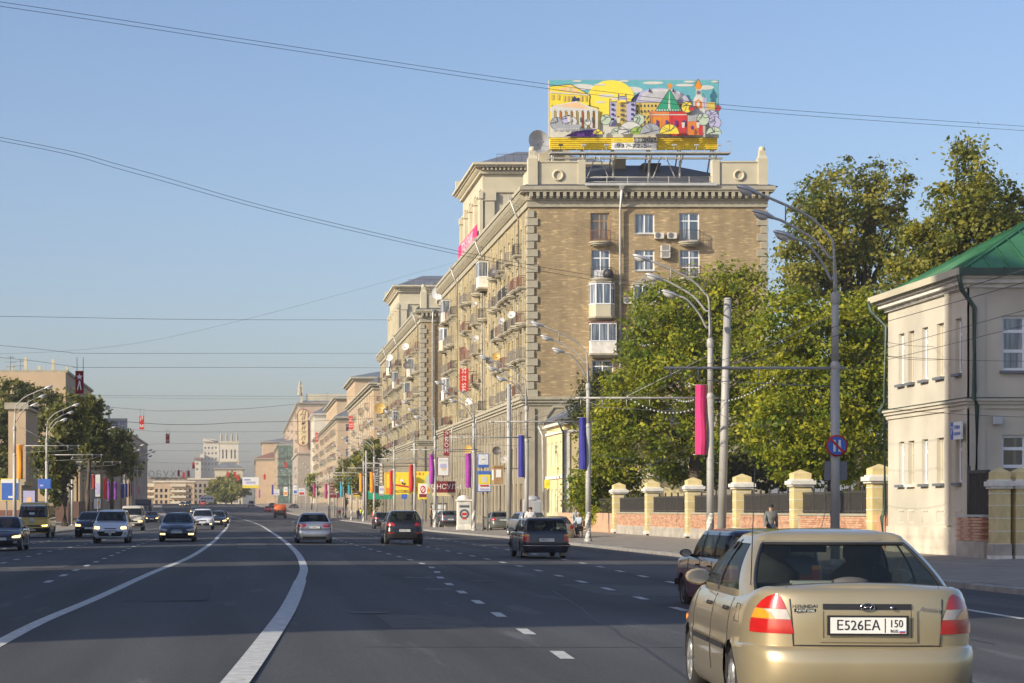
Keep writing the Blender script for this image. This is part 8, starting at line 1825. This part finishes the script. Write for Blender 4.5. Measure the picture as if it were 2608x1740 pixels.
# --- oncoming
def front(u, v, half): p = g(u, v); return Vector((p.x, p.y+half, p.z))
car('saloon_car', 'dark saloon cut by the left edge with one lit headlamp', 'car', front(0, 1404, 2.2), PI, sedan(4.3, 1.68, 1.42), PT['navy'], lit=1)
yv_, *_ = car('minibus', 'yellow minibus taxi with a white route strip on its windscreen', 'minibus', front(80, 1371, 2.7), PI, van(), PT['yellow'], ('ВМ417', '77'), lit=1)
m = MB(); m.grid([[(x, 1.02+.03*math.cos(x)-(z-1.98)*1.05+.68-.25, z) for x in (-.72, -.3, .3, .72)] for z in (1.93, 2.03)]); m.build('route_strip', M['paper'], yv_, local=True)
m = MB(); m.box(-.12, .2, 2.0, 2.02, 1.42, 1.56); m.build('route_card', M['paper'], yv_, local=True)
m = MB(); m.lathe([(0, .03), (.14, .03), (.16, 0)], (0, 2.55, 1.06), 14, axis='y'); m.build('badge', M['paper'], yv_, local=True)
car('suv_car', 'black car with a lit headlamp behind the white hatchback', 'car', front(226, 1370, 2.2), PI, suv(4.3, 1.8, 1.58), PT['black'], lit=1)
car('hatchback_car', 'white boxy hatchback with a wide black lower grille and lit headlamps', 'car', front(280, 1385, 2.05), PI, hatch(4.1, 1.785, 1.66, bands=[('lower_grille', 'f', .36, .60, .58, 'trim_black', .008), ('grille', 'f', .80, .86, .36, 'trim_black', .006)], front=[('headlight', [(.78, .60, .88), (.86, .56, (.3,)), (.94, .60, (.35,))], 'lens_clear'), ('fog_lamp', [(.46, .74, .84), (.52, .74, .84)], 'lens_clear')], mirror=M['trim_black']), PT['white'], ('Н415ОО', '97'), lit=1, driver=True)
car('old_van', 'tall old cream van with yellow lamps behind the white hatchback', 'van', front(334, 1353, 2.1), PI, van(4.3, 1.85, 2.0), PT['cream'], lit=1, lite=True)
mb_, *_ = car('saloon_car', 'dark saloon with a chrome grille and yellow fog lamps', 'car', front(450, 1381, 2.4), PI, sedan(4.85, 1.85, 1.47, front=[('headlight', [(.62, .62, (.2,)), (.70, .50, (.42,)), (.78, .52, (.5,)), (.82, .70, (.5,))], 'lens_clear'), ('fog_lamp', [(.36, .62, .90), (.44, .62, .90)], 'lens_clear')], bands=[('grille', 'f', .58, .78, .38, 'chrome', .012), ('lower_grille', 'f', .26, .36, .6, 'trim_black', .006)]), PT['dkblue'], ('С111СС', '97'), lit=2, driver=True)
m = MB(); [m.box(-.34, .34, 2.43, 2.445, .60+k*.04, .612+k*.04) for k in range(5)]; m.build('grille_slats', M['trim_black'], mb_, local=True)
car('suv_car', 'white crossover with a lit fog lamp behind the dark saloon', 'car', front(515, 1350, 2.3), PI, suv(4.6, 1.84, 1.68), PT['white'], lit=2)
car('saloon_car', 'black car behind the white crossover with a lit lamp', 'car', front(553, 1343, 2.2), PI, sedan(), PT['black'], lit=1, lite=True)
car('saloon_car', 'farther black car hugging the left white line', 'car', front(563, 1335, 2.2), PI, sedan(), PT['black'], lit=1, lite=True)
car('saloon_car', 'lone dark saloon with two lit headlamps on the left lanes', 'car', front(386, 1332, 2.2), PI, sedan(4.4, 1.75, 1.44), PT['black'], lit=1, lite=True)
for u, Y, lab in ((494, 470, 'far car showing two bright headlamps near the crest'), (465, 585, 'farthest pair of headlamps left of the crest'), (479, 590, 'dark car beside the farthest headlamps')):
    car('saloon_car', lab, 'car', Vector((U(u, Y), Y, roadz(U(u, Y), Y))), PI, sedan(), PT['black' if 'dark' in lab else 'grey'], lit=1 if 'dark' not in lab else 0, lite=True)
for u, Y, lab, k in ((365, 300, 'dark lorry far on the left lanes', 1), (358, 262, 'dark saloon before the far lorry on the left', 0), (372, 275, 'grey saloon beside the far lorry on the left', 2)):
    if k == 1:
        t = thing('lorry', lab, 'lorry', (U(u, Y), Y, roadz(-14, Y))); m = MB(); m.box(-1.2, 1.2, 0, 6, .9, 3.2); link('cargo_box', m.mesh('cargo_box', PT['dkblue']), t); m = MB(); m.prism([(-1.1, .5), (1.1, .5), (1.1, 2.4), (.95, 2.6), (-.95, 2.6), (-1.1, 2.4)], -1.7, -.05); link('cab', m.mesh('cab', PT['dkblue']), t); m = MB(); m.box(-.95, .95, -1.72, -1.71, 1.5, 2.3); link('windscreen', m.mesh('windscreen', M['pane']), t)
        a, b, c_ = wheel_parts(.48, .26, False)
        for sx in (-1, 1):
            for y in (-1.0, 4.6): o = link('wheel', a, t, (sx*1.02, y, .48)); link('rim', b, o)
    else: car('saloon_car', lab, 'car', Vector((U(u, Y), Y, roadz(U(u, Y), Y))), PI, sedan(), PT['black' if k == 0 else 'grey'], lite=True)
# orange tank lorry seen from behind, white bus crossing far off
t = thing('tank_lorry', 'orange tank lorry with a dark chassis driving away', 'lorry', Vector((U(714, 384), 386, roadz(6.5, 384))))
m = MB(); m.lathe([(0, -2.55), (1.0, -2.5), (1.12, -2.3), (1.12, 1.5), (1.0, 1.7), (0, 1.75)], (0, 0, 1.65), 24, axis='y'); m.v = [(x*1.06, y, 1.65+(z-1.65)*.78) for x, y, z in m.v]; link('tank', m.mesh('tank', PT['orange']), t)
m = MB(); m.box(-1.1, 1.1, -2.7, 3.2, .7, .88); m.box(-1.15, 1.15, -2.75, -2.6, .45, 1.0); m.box(-.5, .5, -2.9, -2.6, .9, 1.5); link('chassis', m.mesh('chassis', M['dark_metal']), t)
m = MB(); m.box(-1.15, 1.15, 2.0, 3.8, .7, 2.6); link('cab', m.mesh('cab', PT['orange']), t); m = MB(); m.box(-1.0, 1.0, 1.985, 1.995, 1.7, 2.3); link('rear_window', m.mesh('rear_window', M['pane_dark']), t)
a, b, c_ = wheel_parts(.5, .45, False)
for sx in (-1, 1):
    for y in (-1.7, -.6, 2.8): o = link('wheel', a, t, (sx*.95, y, .5)); link('rim', b, o)
    m = MB(); m.box(sx*.95-.12, sx*.95+.12, -2.77, -2.755, .75, .9); link('tail_light', m.mesh('tail_light', M['lens_red']), t)
t = thing('white_truck', 'long white truck far off at the top of the avenue', 'truck', Vector((U(527, 640), 640, roadz(-11, 640)))); m = MB(); m.prism([(-2.2, .7), (2.2, .7), (2.2, 2.3), (1.9, 2.7), (-1.9, 2.7), (-2.2, 2.3)], 0, 8); link('body', m.mesh('body', PT['white']), t); m = MB(); [m.box(x-.4, x+.4, -.02, -.01, 1.6, 2.1) for x in (-1.5, -.5, .5, 1.5)]; link('window', m.mesh('window', M['pane']), t)
a, b, c_ = wheel_parts(.45, .3, False)
for x in (-1.5, 1.5): o = link('wheel', a, t, (x, .4, .45)); link('rim', b, o)
# ------------------------------------------------------------------ people
def skin_mesh(name, V, E, Rr, mt, sub=1):
    me = bpy.data.meshes.new(name); me.from_pydata([tuple(v) for v in V], E, []); o = bpy.data.objects.new('tmp_skin', me); COL.objects.link(o)
    md = o.modifiers.new('skin', 'SKIN'); md.use_smooth_shade = True
    for i, d in enumerate(me.skin_vertices[0].data): d.radius = Rr[i] if isinstance(Rr[i], tuple) else (Rr[i], Rr[i]); d.use_root = (i == 0)
    s = o.modifiers.new('sub', 'SUBSURF'); s.levels = sub; s.render_levels = sub
    bpy.context.view_layer.update(); dg = bpy.context.evaluated_depsgraph_get(); out = bpy.data.meshes.new_from_object(o.evaluated_get(dg)); out.name = name
    bpy.data.objects.remove(o); bpy.data.meshes.remove(me); out.materials.clear(); out.materials.append(mt); return out
def person(label, loc, rz, top, legs, hair, pose='stand', h_=1.75, cap=None, vest=None):
    t = thing('person', label, 'person', loc, rz); s = h_/1.75
    if pose == 'sit':
        J = dict(pel=(0, 0, .52), wst=(0, -.02, .72), cst=(0, -.05, .98), nk=(0, -.10, 1.16), hd=(0, -.14, 1.27), ht=(0, -.13, 1.40))
        for sx, k in ((-1, 'l'), (1, 'r')): J.update({'sh'+k: (sx*.19, -.07, 1.08), 'el'+k: (sx*.24, -.20, .82), 'wr'+k: (sx*.10, -.44, .70), 'hn'+k: (sx*.05, -.50, .66), 'hp'+k: (sx*.10, 0, .50), 'kn'+k: (sx*.15, -.44, .50), 'an'+k: (sx*.15, -.42, .09), 'to'+k: (sx*.16, -.60, .04)})
    else:
        st = .22 if pose == 'walk' else .02
        J = dict(pel=(0, 0, .95), wst=(0, 0, 1.10), cst=(0, .01, 1.32), nk=(0, 0, 1.50), hd=(0, -.02, 1.60), ht=(0, -.01, 1.74))
        for sx, k in ((-1, 'l'), (1, 'r')): J.update({'sh'+k: (sx*.19, 0, 1.42), 'el'+k: (sx*.25, sx*st*.5, 1.14), 'wr'+k: (sx*.25, sx*st*.7-.1, .90), 'hn'+k: (sx*.25, sx*st*.7-.13, .80), 'hp'+k: (sx*.10, 0, .92), 'kn'+k: (sx*.11, -sx*st*.6-.03, .50), 'an'+k: (sx*.11, -sx*st, .09), 'to'+k: (sx*.12, -sx*st-.17, .04)})
    J = {k: Vector(v)*s for k, v in J.items()}
    def build(nm, keys, edges, rad, mt): return link(nm, skin_mesh(nm, [J[k] for k in keys], [(keys.index(a), keys.index(b)) for a, b in edges], [r*s if not isinstance(r, tuple) else (r[0]*s, r[1]*s) for r in rad], mt), t)
    ks = ['pel', 'wst', 'cst', 'nk', 'hd', 'ht']+[a+b for b in 'lr' for a in ('sh', 'el', 'wr', 'hn', 'hp', 'kn', 'an', 'to')]
    ed = [('pel', 'wst'), ('wst', 'cst'), ('cst', 'nk'), ('nk', 'hd'), ('hd', 'ht')]+[(a, b) for k in 'lr' for a, b in (('cst', 'sh'+k), ('sh'+k, 'el'+k), ('el'+k, 'wr'+k), ('wr'+k, 'hn'+k), ('pel', 'hp'+k), ('hp'+k, 'kn'+k), ('kn'+k, 'an'+k), ('an'+k, 'to'+k))]
    rd = [.12, .11, .125, .05, .085, .075]+[.055, .042, .03, .035, .08, .055, .038, .03]*2
    build('body', ks, ed, rd, M['skin'])
    kt = ['pel', 'wst', 'cst', 'nk']+[a+b for b in 'lr' for a in ('sh', 'el', 'wr')]
    build('jacket', kt, [('pel', 'wst'), ('wst', 'cst'), ('cst', 'nk')]+[(a, b) for k in 'lr' for a, b in (('cst', 'sh'+k), ('sh'+k, 'el'+k), ('el'+k, 'wr'+k))], [.15, .145, .16, .06]+[.085, .065, .048]*2, top)
    kl = ['pel']+[a+b for b in 'lr' for a in ('hp', 'kn', 'an')]
    build('trousers', kl, [e for k in 'lr' for e in (('pel', 'hp'+k), ('hp'+k, 'kn'+k), ('kn'+k, 'an'+k))], [.13]+[.105, .08, .06]*2, legs)
    for k in 'lr':
        a, b = J['an'+k], J['to'+k]; m = MB(); m.tube([a+Vector((0, .04, -.03))*s, a.lerp(b, .5)+Vector((0, 0, -.03))*s, b], [.05*s, .048*s, .03*s], 7); link('shoe', m.mesh('shoe', M['dark_metal']), t)
    hd = J['hd']; m = MB(); m.lathe([(.101*s, .05*s), (.104*s, .09*s), (.085*s, .15*s), (0, .185*s)], hd+Vector((0, .01, -.0)), 14)
    if cap: m.face([hd+Vector((-.07, -.07, .06))*s, hd+Vector((.07, -.07, .06))*s, hd+Vector((.05, -.19, .04))*s, hd+Vector((-.05, -.19, .04))*s])
    link('cap' if cap else 'hair', m.mesh('cap', cap or hair), t)
    m = MB(); m.lathe([(.018*s, 0), (0, .03*s)], hd+Vector((0, -.10, .0))*s, 6)
    for sx in (-1, 1): m.lathe([(.012, -.01), (.012, .0)], hd+Vector((sx*.035, -.085, .03))*s, 6, axis='y')
    link('face_features', m.mesh('face_features', M['wood_frame']), t)
    return t
Pm = lambda n, c: mat(n, c, .9, var=.25, scale=7)
hairm = Pm('brown_hair', (.06, .04, .03)); grey_h = Pm('grey_hair', (.35, .33, .30))
p = at(1963, 1300, 75); person('man in a grey camouflage jacket and dark cap walking past the park wall', (20.4*(1963-627)/5216*75/((1963-627)/5216*75)*0+U(1963, 77), 77, sidez(19.7, 77)-.02), 0, Pm('camouflage_cloth', (.16, .17, .17)), Pm('dark_blue_cloth', (.03, .035, .06)), hairm, 'walk', 1.76, Pm('dark_cap', (.03, .03, .03)))
person('man in a pale blue jacket sitting on the bench under the young maple', (bp.x-.02, 116, bz0-.02), -.9, Pm('pale_blue_cloth', (.36, .42, .48)), Pm('dark_trousers', (.05, .055, .08)), grey_h, 'sit', 1.74)
person('person in a striped shirt standing behind the bench', (U(1467, 120), 120, sidez(18, 120)), .4, Pm('striped_shirt', (.40, .40, .38)), Pm('grey_trousers', (.10, .10, .11)), hairm, 'stand', 1.68)
person('person in a white shirt behind the dark blue estate, only head and shoulders', (U(1351, 109), 109, sidez(17, 109)-.05), 3.0, Pm('white_shirt', (.62, .60, .58)), Pm('black_trousers', (.03, .03, .03)), hairm, 'stand', 1.78)
person('man in a brown jacket standing by the striped lamp foot', (U(1098, 182), 182, sidez(16.5, 182)), 1.4, Pm('brown_cloth', (.16, .10, .06)), Pm('dark_brown_trousers', (.05, .04, .035)), hairm, 'stand', 1.78)
person('road worker in a yellow green vest near the plain pole', (U(918, 290), 290, sidez(16, 290)), 2.6, Pm('hi_vis_cloth', (.55, .62, .03)), Pm('navy_trousers', (.03, .04, .09)), hairm, 'walk', 1.76)
person('person in dark blue beside the road worker', (U(912, 288), 288, sidez(16, 288)), .5, Pm('navy_cloth', (.03, .04, .09)), Pm('navy_trousers_b', (.03, .035, .07)), hairm, 'stand', 1.72)
person('distant person in a red top on the far pavement', (U(865, 350), 350, sidez(15.9, 350)), .2, Pm('red_cloth', (.4, .05, .05)), Pm('pale_trousers', (.3, .28, .25)), hairm, 'walk', 1.7)
# ------------------------------------------------------------------ the light haze of the morning air
m = MB(); m.box(-1480, 1480, -290, 2080, -2.2, 66)
hz = m.solo('haze', bpy.data.materials.new('haze'), (0, 0, -2.2), 'thin pale morning haze along the avenue', None, kind='stuff')
hm_ = hz.data.materials[0]; hm_.use_nodes = True; hn = hm_.node_tree; hn.nodes.remove(hn.nodes['Principled BSDF'])
pv = hn.nodes.new('ShaderNodeVolumePrincipled'); pv.inputs['Color'].default_value = (.92, .90, .87, 1); pv.inputs['Density'].default_value = .00028; pv.inputs['Anisotropy'].default_value = .2
hn.links.new(pv.outputs[0], hn.nodes['Material Output'].inputs['Volume'])
